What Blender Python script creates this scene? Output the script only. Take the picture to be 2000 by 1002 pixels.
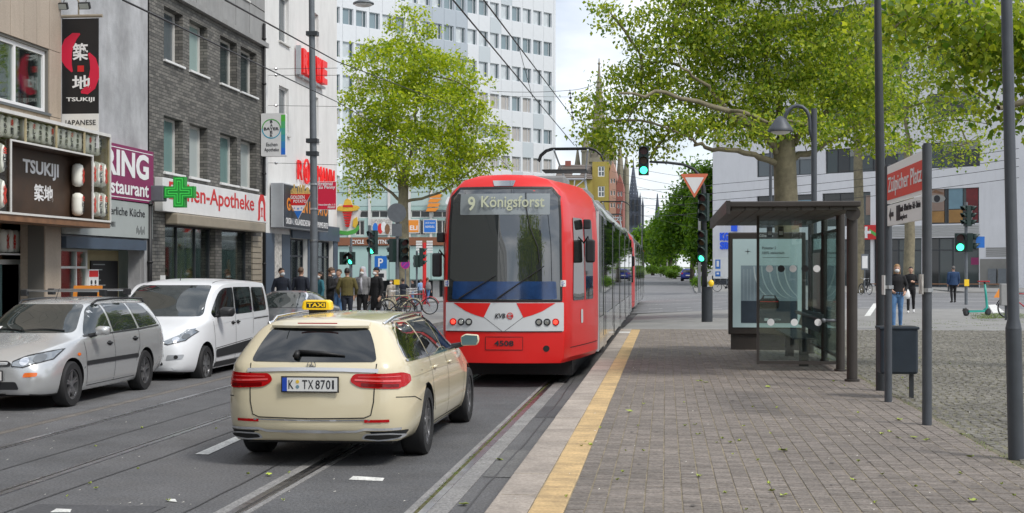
import bpy, bmesh, math, random
import numpy as np
from mathutils import Vector, Matrix
from mathutils.bvhtree import BVHTree
R = math.radians
rnd = random.Random(7)
for _o in list(bpy.data.objects): bpy.data.objects.remove(_o)
SC = bpy.context.scene
COL = SC.collection

# ------------------------------------------------------------------ camera
F, CX, HY, CH = 2700.0, 1000.0, 526.0, 1.85     # focal length, principal column, horizon row (2000 px wide), eye height
YAW = math.atan2(300.0, F)
SA, CA = math.sin(YAW), math.cos(YAW)
cam_d = bpy.data.cameras.new('camera'); cam = bpy.data.objects.new('camera', cam_d); COL.objects.link(cam)
cam.location = (0, 0, CH); cam.rotation_euler = (R(90), 0, YAW)
cam_d.sensor_width = 36; cam_d.lens = 36 * F / 2000
cam_d.shift_y = (HY - 501) / 2000
cam_d.clip_start = .1; cam_d.clip_end = 8000
SC.camera = cam

# ------------------------------------------------------------------ sky, sun, exposure
W = bpy.data.worlds.new('World'); SC.world = W; W.use_nodes = True
nt = W.node_tree; N = nt.nodes; L = nt.links
for n in list(N): N.remove(n)
SUN_EL, SUN_AZ = R(50), R(124)      # azimuth measured clockwise from +Y: behind the camera to the right
sky = N.new('ShaderNodeTexSky'); sky.sky_type = 'NISHITA'; sky.sun_disc = False
sky.sun_elevation = SUN_EL; sky.sun_rotation = SUN_AZ; sky.dust_density = .6; sky.ozone_density = 1.0
tc = N.new('ShaderNodeTexCoord')
mp = N.new('ShaderNodeMapping'); mp.inputs['Scale'].default_value = (1, 1, 2.6)
n1 = N.new('ShaderNodeTexNoise'); n1.inputs['Scale'].default_value = 2.3; n1.inputs['Detail'].default_value = 9; n1.inputs['Roughness'].default_value = .55
n1.inputs['Distortion'].default_value = .35
r1 = N.new('ShaderNodeValToRGB'); r1.color_ramp.elements[0].position = .36; r1.color_ramp.elements[1].position = .60
r1.color_ramp.elements[0].color = (.62, .62, .62, 1); r1.color_ramp.elements[1].color = (1, 1, 1, 1)
n2 = N.new('ShaderNodeTexNoise'); n2.inputs['Scale'].default_value = 4.5; n2.inputs['Detail'].default_value = 7
r2 = N.new('ShaderNodeValToRGB')
r2.color_ramp.elements[0].position = .40; r2.color_ramp.elements[0].color = (5.6, 6.2, 7.2, 1)
r2.color_ramp.elements[1].position = .66; r2.color_ramp.elements[1].color = (11.6, 11.8, 12.2, 1)
mx = N.new('ShaderNodeMix'); mx.data_type = 'RGBA'
bg = N.new('ShaderNodeBackground'); bg.inputs['Strength'].default_value = .075
wo = N.new('ShaderNodeOutputWorld')
L.new(tc.outputs['Generated'], mp.inputs['Vector']); L.new(mp.outputs[0], n1.inputs['Vector']); L.new(mp.outputs[0], n2.inputs['Vector'])
L.new(n1.outputs['Fac'], r1.inputs[0]); L.new(n2.outputs['Fac'], r2.inputs[0])
L.new(r1.outputs[0], mx.inputs['Factor']); L.new(sky.outputs[0], mx.inputs['A']); L.new(r2.outputs[0], mx.inputs['B'])
L.new(mx.outputs['Result'], bg.inputs[0]); L.new(bg.outputs[0], wo.inputs[0])
sd = bpy.data.lights.new('sun', 'SUN'); sd.energy = 1.5; sd.angle = R(14); sd.color = (1, .955, .885)
sun = bpy.data.objects.new('sun', sd); COL.objects.link(sun)
_sv = Vector((math.sin(SUN_AZ) * math.cos(SUN_EL), math.cos(SUN_AZ) * math.cos(SUN_EL), math.sin(SUN_EL)))
sun.rotation_euler = (-_sv).to_track_quat('-Z', 'Y').to_euler(); sun.location = (20, -20, 40)
SC.view_settings.view_transform = 'Standard'; SC.view_settings.look = 'None'; SC.view_settings.gamma = 1
SC.view_settings.exposure = 0.78
SC.cycles.max_bounces = 6; SC.cycles.transparent_max_bounces = 12; SC.cycles.diffuse_bounces = 3; SC.cycles.glossy_bounces = 3

# ------------------------------------------------------------------ placing
def wp(px, d):
    u = (px - CX) / F * d
    return (-d * SA + u * CA, d * CA + u * SA)
def gp(px, py, z=0.0):
    return wp(px, F * (CH - z) / (py - HY))
def zz(py, d): return CH - (py - HY) / F * d
def onx(px, X):
    t = (px - CX) / F; d = X / (-SA + t * CA); return d, wp(px, d)[1]
def ony(px, Y):
    t = (px - CX) / F; d = Y / (CA + t * SA); return d, wp(px, d)[0]
def dep(X, Y): return -X * SA + Y * CA

# ------------------------------------------------------------------ colours and materials
def C(h, k=1.0):
    h = h.lstrip('#'); o = []
    for i in (0, 2, 4):
        c = int(h[i:i+2], 16) / 255
        o.append((c / 12.92 if c <= .04045 else ((c + .055) / 1.055) ** 2.4) * k)
    return tuple(o) + (1,)
M = {}
def mat(name, col, rough=.6, metal=0, var=0., vs=4., bump=0., bs=60., coat=0., emis=0., spec=.5, island=0., dirt=0., speck=0., ss=45., pos=False, ior=0.):
    if isinstance(col, str): col = C(col)
    m = bpy.data.materials.new(name); m.use_nodes = True
    n = m.node_tree.nodes; l = m.node_tree.links; b = n['Principled BSDF']
    b.inputs['Base Color'].default_value = col; b.inputs['Roughness'].default_value = rough
    b.inputs['Metallic'].default_value = metal; b.inputs['Specular IOR Level'].default_value = spec
    if coat: b.inputs['Coat Weight'].default_value = coat; b.inputs['Coat Roughness'].default_value = .06
    if emis: b.inputs['Emission Color'].default_value = col; b.inputs['Emission Strength'].default_value = emis
    if ior: b.inputs['IOR'].default_value = ior
    last = None
    if var or bump or dirt or island or speck:
        t = n.new('ShaderNodeTexCoord')
        if pos: t = n.new('ShaderNodeNewGeometry')
        tv = t.outputs['Position' if pos else 'Object']
    if var:
        a = n.new('ShaderNodeTexNoise'); a.inputs['Scale'].default_value = vs; a.inputs['Detail'].default_value = 8; a.inputs['Roughness'].default_value = .62
        l.new(tv, a.inputs['Vector'])
        mr = n.new('ShaderNodeMapRange'); mr.inputs['From Min'].default_value = .28; mr.inputs['From Max'].default_value = .72
        mr.inputs['To Min'].default_value = 1 - var; mr.inputs['To Max'].default_value = 1 + var
        l.new(a.outputs['Fac'], mr.inputs['Value'])
        x = n.new('ShaderNodeMix'); x.data_type = 'RGBA'; x.blend_type = 'MULTIPLY'; x.inputs['Factor'].default_value = 1
        x.inputs['A'].default_value = col; l.new(mr.outputs[0], x.inputs['B']); last = x.outputs['Result']
        rr = n.new('ShaderNodeMapRange'); rr.inputs['To Min'].default_value = max(.02, rough - .12 * (var > .03)); rr.inputs['To Max'].default_value = min(1, rough + .12 * (var > .03))
        l.new(a.outputs['Fac'], rr.inputs['Value']); l.new(rr.outputs[0], b.inputs['Roughness'])
    if dirt:
        a = n.new('ShaderNodeTexNoise'); a.inputs['Scale'].default_value = .9; a.inputs['Detail'].default_value = 10; a.inputs['Roughness'].default_value = .7
        mpg = n.new('ShaderNodeMapping'); mpg.inputs['Scale'].default_value = (2.2, 2.2, .55); l.new(tv, mpg.inputs[0]); l.new(mpg.outputs[0], a.inputs['Vector'])
        mr = n.new('ShaderNodeMapRange'); mr.inputs['From Min'].default_value = .45; mr.inputs['From Max'].default_value = .75; mr.inputs['To Max'].default_value = dirt
        l.new(a.outputs['Fac'], mr.inputs['Value'])
        x = n.new('ShaderNodeMix'); x.data_type = 'RGBA'; l.new(mr.outputs[0], x.inputs['Factor'])
        if last: l.new(last, x.inputs['A'])
        else: x.inputs['A'].default_value = col
        x.inputs['B'].default_value = (.10, .09, .075, 1); last = x.outputs['Result']
    if island:
        g = n.new('ShaderNodeObjectInfo'); g2 = n.new('ShaderNodeNewGeometry'); ad = n.new('ShaderNodeMath'); ad.operation = 'ADD'
        l.new(g.outputs['Random'], ad.inputs[0]); l.new(g2.outputs['Random Per Island'], ad.inputs[1])
        fr = n.new('ShaderNodeMath'); fr.operation = 'FRACT'; l.new(ad.outputs[0], fr.inputs[0])
        mr = n.new('ShaderNodeMapRange'); mr.inputs['To Min'].default_value = 1 - island; mr.inputs['To Max'].default_value = 1 + island; l.new(fr.outputs[0], mr.inputs['Value'])
        x = n.new('ShaderNodeMix'); x.data_type = 'RGBA'; x.blend_type = 'MULTIPLY'; x.inputs['Factor'].default_value = 1
        if last: l.new(last, x.inputs['A'])
        else: x.inputs['A'].default_value = col
        l.new(mr.outputs[0], x.inputs['B']); last = x.outputs['Result']
    if speck:
        a = n.new('ShaderNodeTexNoise'); a.inputs['Scale'].default_value = ss; a.inputs['Detail'].default_value = 3; l.new(tv, a.inputs['Vector'])
        mr = n.new('ShaderNodeMapRange'); mr.inputs['From Min'].default_value = .3; mr.inputs['From Max'].default_value = .7; mr.inputs['To Min'].default_value = 1 - speck; mr.inputs['To Max'].default_value = 1 + speck; l.new(a.outputs['Fac'], mr.inputs['Value'])
        x = n.new('ShaderNodeMix'); x.data_type = 'RGBA'; x.blend_type = 'MULTIPLY'; x.inputs['Factor'].default_value = 1
        if last: l.new(last, x.inputs['A'])
        else: x.inputs['A'].default_value = col
        l.new(mr.outputs[0], x.inputs['B']); last = x.outputs['Result']
    if last: l.new(last, b.inputs['Base Color'])
    if bump:
        a = n.new('ShaderNodeTexNoise'); a.inputs['Scale'].default_value = bs; a.inputs['Detail'].default_value = 6
        l.new(tv, a.inputs['Vector'])
        bp = n.new('ShaderNodeBump'); bp.inputs['Strength'].default_value = bump; bp.inputs['Distance'].default_value = .02
        l.new(a.outputs['Fac'], bp.inputs['Height']); l.new(bp.outputs[0], b.inputs['Normal'])
    M[name] = m; return m
def glass_thin(name, tint, gloss=.12, rough=.02):
    m = bpy.data.materials.new(name); m.use_nodes = True; n = m.node_tree.nodes; l = m.node_tree.links
    for q in list(n): n.remove(q)
    o = n.new('ShaderNodeOutputMaterial'); t = n.new('ShaderNodeBsdfTransparent'); t.inputs[0].default_value = tint
    g = n.new('ShaderNodeBsdfGlossy'); g.inputs['Roughness'].default_value = rough; g.inputs['Color'].default_value = (.9, .95, .95, 1)
    f = n.new('ShaderNodeLayerWeight'); f.inputs[0].default_value = .25
    mm = n.new('ShaderNodeMath'); mm.operation = 'MULTIPLY_ADD'; mm.inputs[1].default_value = .7; mm.inputs[2].default_value = gloss
    l.new(f.outputs['Fresnel'], mm.inputs[0])
    x = n.new('ShaderNodeMixShader'); l.new(mm.outputs[0], x.inputs[0]); l.new(t.outputs[0], x.inputs[1]); l.new(g.outputs[0], x.inputs[2]); l.new(x.outputs[0], o.inputs[0])
    M[name] = m; return m

# ------------------------------------------------------------------ objects
WORLDROOT = set()
def tag(o, label=None, cat=None, group=None, kind=None):
    if label: o['label'] = label
    if cat: o['category'] = cat
    if group: o['group'] = group
    if kind: o['kind'] = kind
    return o
def empty(name, loc, label, cat, group=None, rz=0., world=True):
    o = bpy.data.objects.new(name, None); COL.objects.link(o); o.empty_display_size = .2
    o.location = loc; o.rotation_euler = (0, 0, rz)
    if world: WORLDROOT.add(o)
    return tag(o, label, cat, group)
def link(name, me, m=None, parent=None, mw=None):
    o = bpy.data.objects.new(name, me); COL.objects.link(o)
    if m is not None and not me.materials:
        for q in (m if isinstance(m, (list, tuple)) else [m]): me.materials.append(M[q] if isinstance(q, str) else q)
    if parent is not None:
        o.parent = parent
        if parent in WORLDROOT: o.matrix_parent_inverse = Matrix.Translation(-Vector(parent.location))
    if mw is not None: o.matrix_basis = mw
    return o
def copy_tree(o, parent=None):
    c = o.copy(); COL.objects.link(c); c.parent = parent
    for ch in o.children: copy_tree(ch, c)
    return c

class MB:
    def __init__(s): s.v = []; s.f = []; s.m = []; s.cur = 0; s.X = None
    def add(s, vs, fs):
        k = len(s.v)
        if s.X is not None: vs = [tuple(s.X @ Vector(p)) for p in vs]
        s.v.extend(tuple(p) for p in vs)
        for f in fs: s.f.append(tuple(i + k for i in f)); s.m.append(s.cur)
        return s
    def quad(s, a, b, c, d): return s.add([a, b, c, d], [(0, 1, 2, 3)])
    def box(s, x0, x1, y0, y1, z0, z1):
        return s.add([(x0,y0,z0),(x1,y0,z0),(x1,y1,z0),(x0,y1,z0),(x0,y0,z1),(x1,y0,z1),(x1,y1,z1),(x0,y1,z1)],
                     [(0,3,2,1),(4,5,6,7),(0,1,5,4),(1,2,6,5),(2,3,7,6),(3,0,4,7)])
    def cyl(s, p0, p1, r0, r1=None, n=12, caps=True):
        if r1 is None: r1 = r0
        return s.tube([p0, p1], [r0, r1], n, caps)
    def tube(s, pts, r, n=8, caps=True):
        pts = [Vector(p) for p in pts]
        rs = list(r) if isinstance(r, (list, tuple)) else [r] * len(pts)
        vs = []; fs = []; prev = None
        for i, p in enumerate(pts):
            t = (pts[min(i+1, len(pts)-1)] - pts[max(i-1, 0)])
            if t.length < 1e-9: t = Vector((0,0,1))
            t.normalize()
            if prev is None:
                a = Vector((0,0,1)) if abs(t.z) < .9 else Vector((1,0,0))
                u = t.cross(a).normalized()
            else:
                u = prev - t * prev.dot(t)
                if u.length < 1e-6: u = t.orthogonal()
                u.normalize()
            prev = u; w = t.cross(u)
            for k in range(n):
                q = 2 * math.pi * k / n
                vs.append(tuple(p + (u * math.cos(q) + w * math.sin(q)) * rs[i]))
        for i in range(len(pts) - 1):
            for k in range(n):
                fs.append((i*n+k, i*n+(k+1)%n, (i+1)*n+(k+1)%n, (i+1)*n+k))
        if caps:
            fs.append(tuple(range(n))[::-1]); fs.append(tuple((len(pts)-1)*n + k for k in range(n)))
        return s.add(vs, fs)
    def lathe(s, prof, n=20, c=(0,0,0), axis='z'):
        vs = []; fs = []
        for r, h in prof:
            for k in range(n):
                q = 2 * math.pi * k / n; a, b = r * math.cos(q), r * math.sin(q)
                p = (a, b, h) if axis == 'z' else ((h, a, b) if axis == 'x' else (b, h, a))
                vs.append((p[0]+c[0], p[1]+c[1], p[2]+c[2]))
        for i in range(len(prof) - 1):
            for k in range(n): fs.append((i*n+k, i*n+(k+1)%n, (i+1)*n+(k+1)%n, (i+1)*n+k))
        fs.append(tuple(range(n))[::-1]); fs.append(tuple((len(prof)-1)*n + k for k in range(n)))
        return s.add(vs, fs)
    def prism(s, poly, h0, h1, fr=None):
        """poly: 2-D outline (u, v); extruded from h0 to h1 along the frame's normal"""
        n = len(poly)
        vs = [(p[0], p[1], h0) for p in poly] + [(p[0], p[1], h1) for p in poly]
        if fr is not None: vs = [tuple(fr @ Vector(p)) for p in vs]
        fs = [tuple(range(n))[::-1], tuple(range(n, 2*n))] + [(i, (i+1)%n, n+(i+1)%n, n+i) for i in range(n)]
        return s.add(vs, fs)
    def ball(s, c, r, n=10, sq=(1,1,1)):
        vs = []; fs = []; h = n // 2
        for i in range(h + 1):
            th = math.pi * i / h
            for k in range(n):
                q = 2 * math.pi * k / n
                vs.append((c[0]+r*sq[0]*math.sin(th)*math.cos(q), c[1]+r*sq[1]*math.sin(th)*math.sin(q), c[2]+r*sq[2]*math.cos(th)))
        for i in range(h):
            for k in range(n): fs.append((i*n+k, (i+1)*n+k, (i+1)*n+(k+1)%n, i*n+(k+1)%n))
        return s.add(vs, fs)
    def mesh(s, name, mats, smooth=False, fix=True):
        me = bpy.data.meshes.new(name); me.from_pydata(s.v, [], s.f)
        for q in (mats if isinstance(mats, (list, tuple)) else [mats]): me.materials.append(M[q])
        me.polygons.foreach_set('material_index', s.m)
        if fix:
            b = bmesh.new(); b.from_mesh(me); bmesh.ops.recalc_face_normals(b, faces=b.faces); b.to_mesh(me); b.free()
        if smooth: me.polygons.foreach_set('use_smooth', [True] * len(me.polygons)); 
        if smooth == 'auto': me.set_sharp_from_angle(angle=R(38))
        return me
    def build(s, name, mats, parent=None, smooth=False, bevel=0., fix=True, mw=None):
        o = link(name, s.mesh(name, mats, smooth, fix), None, parent, mw)
        if bevel:
            b = o.modifiers.new('bevel', 'BEVEL'); b.width = bevel; b.segments = 2; b.limit_method = 'ANGLE'
        return o
def frame(o, right, up):
    r = Vector(right).normalized(); u = Vector(up).normalized(); n = r.cross(u); o = Vector(o)
    return Matrix(((r.x,u.x,n.x,o.x),(r.y,u.y,n.y,o.y),(r.z,u.z,n.z,o.z),(0,0,0,1)))
def FX(x, y, z): return frame((x,y,z), (0,1,0), (0,0,1))      # faces +X (left-hand facades)
def FNX(x, y, z): return frame((x,y,z), (0,-1,0), (0,0,1))    # faces -X
def FNY(x, y, z): return frame((x,y,z), (1,0,0), (0,0,1))     # faces -Y (towards the camera)
def boxm(mb, fr, u0, u1, v0, v1, n0, n1):
    old = mb.X; mb.X = fr if old is None else old @ fr; mb.box(u0, u1, v0, v1, n0, n1); mb.X = old; return mb
_txt = {}
def text_mesh(body, bold=0., ext=.01, shear=0., sp=1.0):
    k = (body, bold, ext, shear, sp)
    if k in _txt: return _txt[k]
    cu = bpy.data.curves.new('lettering', 'FONT'); cu.body = body; cu.size = 1; cu.offset = bold; cu.extrude = ext; cu.shear = shear; cu.space_character = sp
    cu.resolution_u = 3
    ob = bpy.data.objects.new('lettering', cu); COL.objects.link(ob)
    dg = bpy.context.evaluated_depsgraph_get(); me = bpy.data.meshes.new_from_object(ob.evaluated_get(dg))
    COL.objects.unlink(ob); bpy.data.objects.remove(ob)
    n = len(me.vertices); a = np.zeros(n*3); me.vertices.foreach_get('co', a); a = a.reshape(-1,3)
    fs = [tuple(p.vertices) for p in me.polygons]
    _txt[k] = (a, fs); return _txt[k]
def text(body, fr, w, h, m, parent, name='lettering', bold=.012, off=.004, th=.004, shear=0., fit=True, sp=1.0):
    """lettering squeezed into the rectangle (0..w, 0..h) of frame fr, a thin solid proud of the surface by off"""
    a, fs = text_mesh(body, bold, .01, shear, sp)
    a = a.copy(); lo, hi = a.min(0), a.max(0)
    kx = w / (hi[0]-lo[0]); ky = h / (hi[1]-lo[1])
    if not fit: kx = ky = min(kx, ky)
    a[:,0] = (a[:,0]-lo[0]) * kx; a[:,1] = (a[:,1]-lo[1]) * ky
    if not fit: a[:,0] += (w - a[:,0].max()) / 2
    a[:,2] = off + (a[:,2]-lo[2]) / max(1e-6, hi[2]-lo[2]) * th
    vs = [tuple(fr @ Vector(p)) for p in a]
    me = bpy.data.meshes.new(name); me.from_pydata(vs, [], fs); me.materials.append(M[m])
    return link(name, me, None, parent)
def roundpoly(pts, r, n=5):
    out = []; k = len(pts)
    for i in range(k):
        p = Vector(pts[i]); a = Vector(pts[i-1]); b = Vector(pts[(i+1)%k])
        da = (a-p); db = (b-p); la, lb = da.length, db.length
        rr = r[i] if isinstance(r, (list, tuple)) else r
        q = min(rr, la*.49, lb*.49); p0 = p + da.normalized()*q; p1 = p + db.normalized()*q
        if rr <= 0: out.append(tuple(p)); continue
        for j in range(n + 1):
            t = j / n; out.append(tuple(p0*(1-t)**2 + p*2*t*(1-t) + p1*t*t))
    return out
def rectpoly(u0, u1, v0, v1, r=0, n=5):
    p = [(u0,v0),(u1,v0),(u1,v1),(u0,v1)]
    return roundpoly(p, r, n) if r else p
def circ(c, r, n=20, ry=None): return [(c[0]+r*math.cos(2*math.pi*k/n), c[1]+(ry or r)*math.sin(2*math.pi*k/n)) for k in range(n)]

# general materials
mat('asphalt', (.122,.122,.126,1), .85, var=.24, vs=.9, bump=.6, bs=90, speck=.38, pos=True, dirt=.25)
mat('asphalt_light', (.125,.125,.128,1), .85, var=.25, vs=1.6, bump=.5, bs=80, speck=.38, pos=True, dirt=.3)
mat('asphalt_ring', (.17,.17,.175,1), .8, var=.2, vs=.5, bump=.3, bs=50, speck=.15, ss=8)
mat('ground_far', (.16,.155,.14,1), .9, var=.2, vs=.1)
mat('rail_band', (.25,.245,.24,1), .8, var=.3, vs=2, bump=.5, bs=60, speck=.35, pos=True, dirt=.35)
mat('gutter', (.15,.135,.12,1), .85, var=.3, vs=2, speck=.35, pos=True, dirt=.3)
mat('rail_steel', (.46,.46,.48,1), .3, 1, var=.2, vs=5)
mat('groove', (.045,.042,.038,1), .9, var=.3, vs=9)
mat('moss', (.10,.095,.035,1), .95, var=.5, vs=9, bump=.8, bs=80, pos=True)
mat('paint_white', (.70,.70,.67,1), .7, var=.25, vs=9, speck=.25, pos=True, dirt=.3)
mat('kerb_stone', (.37,.32,.275,1), .85, var=.18, vs=3, bump=.5, bs=70, island=.10, speck=.2, pos=True, dirt=.4)
mat('tactile', (.53,.375,.19,1), .75, var=.2, vs=3, bump=.15, bs=40, island=.10, speck=.15, pos=True, dirt=.4)
mat('paver', (.205,.178,.156,1), .9, var=.2, vs=.8, bump=.5, bs=120, island=.17, speck=.3, pos=True, dirt=.35)
mat('joint', (.215,.18,.12,1), .95, var=.5, vs=2.2, speck=.3, pos=True)
mat('cobble', (.185,.175,.152,1), .9, var=.25, vs=.5, bump=.5, bs=60, island=.24, speck=.25, pos=True)
mat('cobble_bed', (.14,.13,.085,1), .95, var=.5, vs=1.0, pos=True)
mat('sidewalk', (.24,.235,.225,1), .9, var=.2, vs=1.5, bump=.3, bs=40)
mat('black', (.012,.012,.013,1), .5)
mat('dark_metal', (.045,.05,.056,1), .45, .3, var=.12, vs=8)
mat('grey_metal', (.15,.165,.18,1), .5, .3, var=.14, vs=6)
mat('steel', (.5,.51,.52,1), .3, 1)
mat('chrome', (.75,.76,.78,1), .1, 1)
mat('white', (.78,.78,.78,1), .5)
mat('offwhite', (.62,.61,.58,1), .7, var=.08, vs=3)
mat('red', (.62,.02,.02,1), .4)
mat('rubber', (.016,.016,.017,1), .75, var=.2, vs=20)
mat('wire', (.02,.02,.022,1), .6)
# ================================================================== ground, roads, platform
EDGE, PZ = -1.17, .28            # platform edge and height
def sheet(name, poly, z, m, parent=None, kind='structure'):
    mb = MB(); mb.add([(p[0], p[1], p[2] if len(p) > 2 else z) for p in poly], [tuple(range(len(poly)))])
    o = mb.build(name, m, parent, fix=False)
    if parent is None: o['kind'] = kind
    return o
sheet('ground', [(-3000,-600),(3000,-600),(3000,4000),(-3000,4000)], -1.6, 'ground_far')
road = sheet('road', [(-9.8,-30),(EDGE,-30),(EDGE,57),(-9.8,57)], 0, 'asphalt')
ring = MB()
xs = [-160,-60,-40,-26,-20,-14,-10,-6,-2,0,2,4,8,20,60,200]
def ring_z(x): return (max(-1.3, (x + 9) * .07) if x < -9 else 0.) if x < -2 else min(.26, (x + 2) / 6 * .26)
for a, b in zip(xs[:-1], xs[1:]):
    ring.quad((a,57,ring_z(a)-.004*(a<-9)),(b,57,ring_z(b)-.004*(a<-9)),(b,96,ring_z(b)-.004*(a<-9)),(a,96,ring_z(a)-.004*(a<-9)))
ring = ring.build('ring_road', 'asphalt_ring', fix=False); ring['kind'] = 'structure'
# street beyond the ring road, rising gently and bending
st = MB()
def bend(y): return (max(0, y - 96) / 100) ** 2 * 3.2
def rise(y): return max(0, y - 96) / 66 * .5
ys = [96,110,125,140,160,180,210,260,340]
for a, b in zip(ys[:-1], ys[1:]):
    st.quad((-8.5+bend(a),a,rise(a)),(2.2+bend(a),a,rise(a)+.0),(2.2+bend(b),b,rise(b)),(-8.5+bend(b),b,rise(b)))
st = st.build('street_beyond', 'asphalt_ring', fix=False); st['kind'] = 'structure'
sw = MB()
for a, b in zip(ys[:-1], ys[1:]):
    sw.add([(2.2+bend(a),a,rise(a)+.12),(20+bend(a),a,rise(a)+.2),(20+bend(b),b,rise(b)+.2),(2.2+bend(b),b,rise(b)+.12),(2.2+bend(a),a,rise(a)-.1),(2.2+bend(b),b,rise(b)-.1)],
           [(0,1,2,3),(4,0,3,5)])
sw.quad((2.2,96,.12),(2.2,96,-.1),(20,96,.0),(20,96,.2))
sw = sw.build('pavement_beyond', 'sidewalk', fix=False); sw['kind'] = 'structure'
mb = MB(); mb.box(20.2,120,96,150,-1.0,.34); o = mb.build('pavement_far_right', 'sidewalk'); o['kind'] = 'structure'
mb = MB()
fx = [-90,-40,-26,-20,-14,-8.6]
for a, b in zip(fx[:-1], fx[1:]): mb.add([(a,97,ring_z(a)+.1),(b,97,ring_z(b)+.1),(b,150,ring_z(b)+.1),(a,150,ring_z(a)+.1),(a,97,ring_z(a)-.1),(b,97,ring_z(b)-.1)], [(0,1,2,3),(4,5,1,0)])
o = mb.build('pavement_far_left', 'sidewalk', fix=False); o['kind'] = 'structure'
# left pavement with a bulge towards the crossing
mb = MB()
pl = [(-12.6,-30),(-9.75,-30),(-9.75,36.3),(-9.4,37.2),(-7.7,38.4),(-7.4,39.5),(-7.4,52),(-8.2,54.6),(-10.2,56.2),(-13.6,56.9),(-40,56.9),(-40,54),(-12.6,54)]
mb.prism(pl, -1.4, .11)
lp = mb.build('pavement_left', 'sidewalk'); lp['kind'] = 'structure'
# stretches of granite kerb along the left pavement, one stone each
kb = MB(); kb.box(0,.16,.012,.988,-.06,.125); kme = kb.mesh('kerb_stone', 'kerb_stone')
for i in range(44):
    link('kerb_stone', kme, None, lp, Matrix.Translation((-9.77, -8 + i, 0)))
# gutter strip / seam of the parking lane
mb = MB(); mb.box(-7.515,-7.40,-30,37.5,-.02,.005); mb.build('gutter_strip', 'gutter', road)
# parking lane with darker, patched asphalt
sheet('parking_lane', [(-9.6,-30),(-7.53,-30),(-7.53,37.0),(-9.6,37.0)], .004, 'asphalt_light', road)
mat('asphalt_patch', (.102,.103,.107,1), .85, var=.25, vs=1.2, bump=.5, bs=90, speck=.38, pos=True, dirt=.2)
sheet('asphalt_patch', [(-6.75,-30),(-5.5,-30),(-5.5,57),(-6.75,57)], .003, 'asphalt_patch', road)
sheet('asphalt_patch', [(-3.12,-30),(-1.95,-30),(-1.95,57),(-3.12,57)], .0034, 'asphalt_patch', road)
# tram rails: head, groove and guard lip in each
def rail(x, bl, br, y1=57.0, flip=1, moss=False):
    mb = MB(); mb.box(x-.032,x+.032,-30,y1,-.05,.010); mb.build('rail_head', 'rail_steel', road)
    g = MB(); s = flip; gw = .036; a, b = sorted((x+s*.032, x+s*(.032+gw))); g.box(a,b,-30,y1,-.05,.0055); g.build('rail_groove', 'moss' if moss else 'groove', road)
    l = MB(); a, b = sorted((x+s*(.032+gw), x+s*(.052+gw))); l.box(a,b,-30,y1,-.05,.009); l.build('rail_lip', 'rail_steel', road)
    e0 = x-.033-(gw+.02)*(s < 0); e1 = x+.033+(gw+.02)*(s > 0)
    for w_, a, b in ((bl, e0-bl, e0), (br, e1, e1+br)):
        if w_: q = MB(); q.box(a,b,-30,y1,-.05,.0065); q.build('rail_bed', 'rail_band', road)
rail(-6.86, 0, 0, flip=1); rail(-5.42, 0, 0, flip=-1)
rail(-3.27, .10, .05, flip=1); rail(-1.83, .05, .16, flip=-1, moss=True)
# painted dashes: one between the tracks, short ones across the lane
def dash(poly, z=.007): sheet('lane_marking', poly, z, 'paint_white', road)
def dpx(*p): dash([gp(a, b) for a, b in p])
dpx((381,888),(407,889),(484,853),(468,850))
_x0, _y0 = gp(395,888); _x1, _y1 = gp(476,852)
dash([(_x0-.06+(_x1-_x0)*-2.6, _y0-7.0),(_x0+.07+(_x1-_x0)*-2.6, _y0-7.0),(_x0+.07,_y0-4.2),(_x0-.06,_y0-4.2)])
for k in range(1, 6): dash([(_x1-.07,_y0+k*6),(_x1+.07,_y0+k*6),(_x1+.07,_y0+2.4+k*6),(_x1-.07,_y0+2.4+k*6)])
dpx((681,938),(747,941),(751,935),(690,931))
dpx((326,980),(346,982),(342,976),(328,976)); dpx((98,1002),(137,1002),(140,996),(110,995))
mat('patch_tar', (.055,.055,.057,1), .6, var=.2, vs=8)
for k, pts in enumerate((((-5.15,2),(-4.9,14),(-5.0,22),(-4.85,40)), ((-3.7,3),(-3.62,11),(-3.75,19)), ((-6.1,8),(-6.0,20),(-6.15,36)), ((-1.55,6),(-1.48,16),(-1.52,24)))):
    mb = MB(); pp = []
    for (xa, ya), (xb, yb) in zip(pts[:-1], pts[1:]):
        n_ = 14
        for i in range(n_): t = i / n_; pp.append((xa+(xb-xa)*t+rnd.uniform(-.015,.015), ya+(yb-ya)*t))
    for a, b in zip(pp[:-1], pp[1:]): mb.quad((a[0]-.008,a[1],.0078),(a[0]+.008,a[1],.0078),(b[0]+.008,b[1],.0078),(b[0]-.008,b[1],.0078))
    mb.build('tar_seam', 'patch_tar', road, fix=False)
# crossing markings on the ring road
for yy in (58.6, 62.5):
    for k in range(16):
        x = -9.5 + k * 1.25
        z = ring_z(x + .3) + .008
        mb = MB(); mb.quad((x,yy,ring_z(x)+.008),(x+.62,yy,ring_z(x+.62)+.008),(x+.62,yy+.16,ring_z(x+.62)+.008),(x,yy+.16,ring_z(x)+.008)); mb.build('crossing_marking', 'paint_white', ring, fix=False)
for yy in (70.0, 77.0, 88.0):
    mb = MB()
    for a, b in zip(xs[3:-1], xs[4:]): mb.quad((a,yy,ring_z(a)+.009),(b,yy,ring_z(b)+.009),(b,yy+.14,ring_z(b)+.009),(a,yy+.14,ring_z(a)+.009))
    mb.build('lane_marking', 'paint_white', ring, fix=False)
for pts in (((1688,618),(1700,617),(1716,593),(1706,593)), ((1930,596),(1944,595),(1962,610),(1940,612))):
    mb = MB(); mb.add([gp(a, b, .262) + (.27,) for a, b in pts], [(0,1,2,3)]); mb.build('lane_marking', 'paint_white', ring, fix=False)
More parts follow.
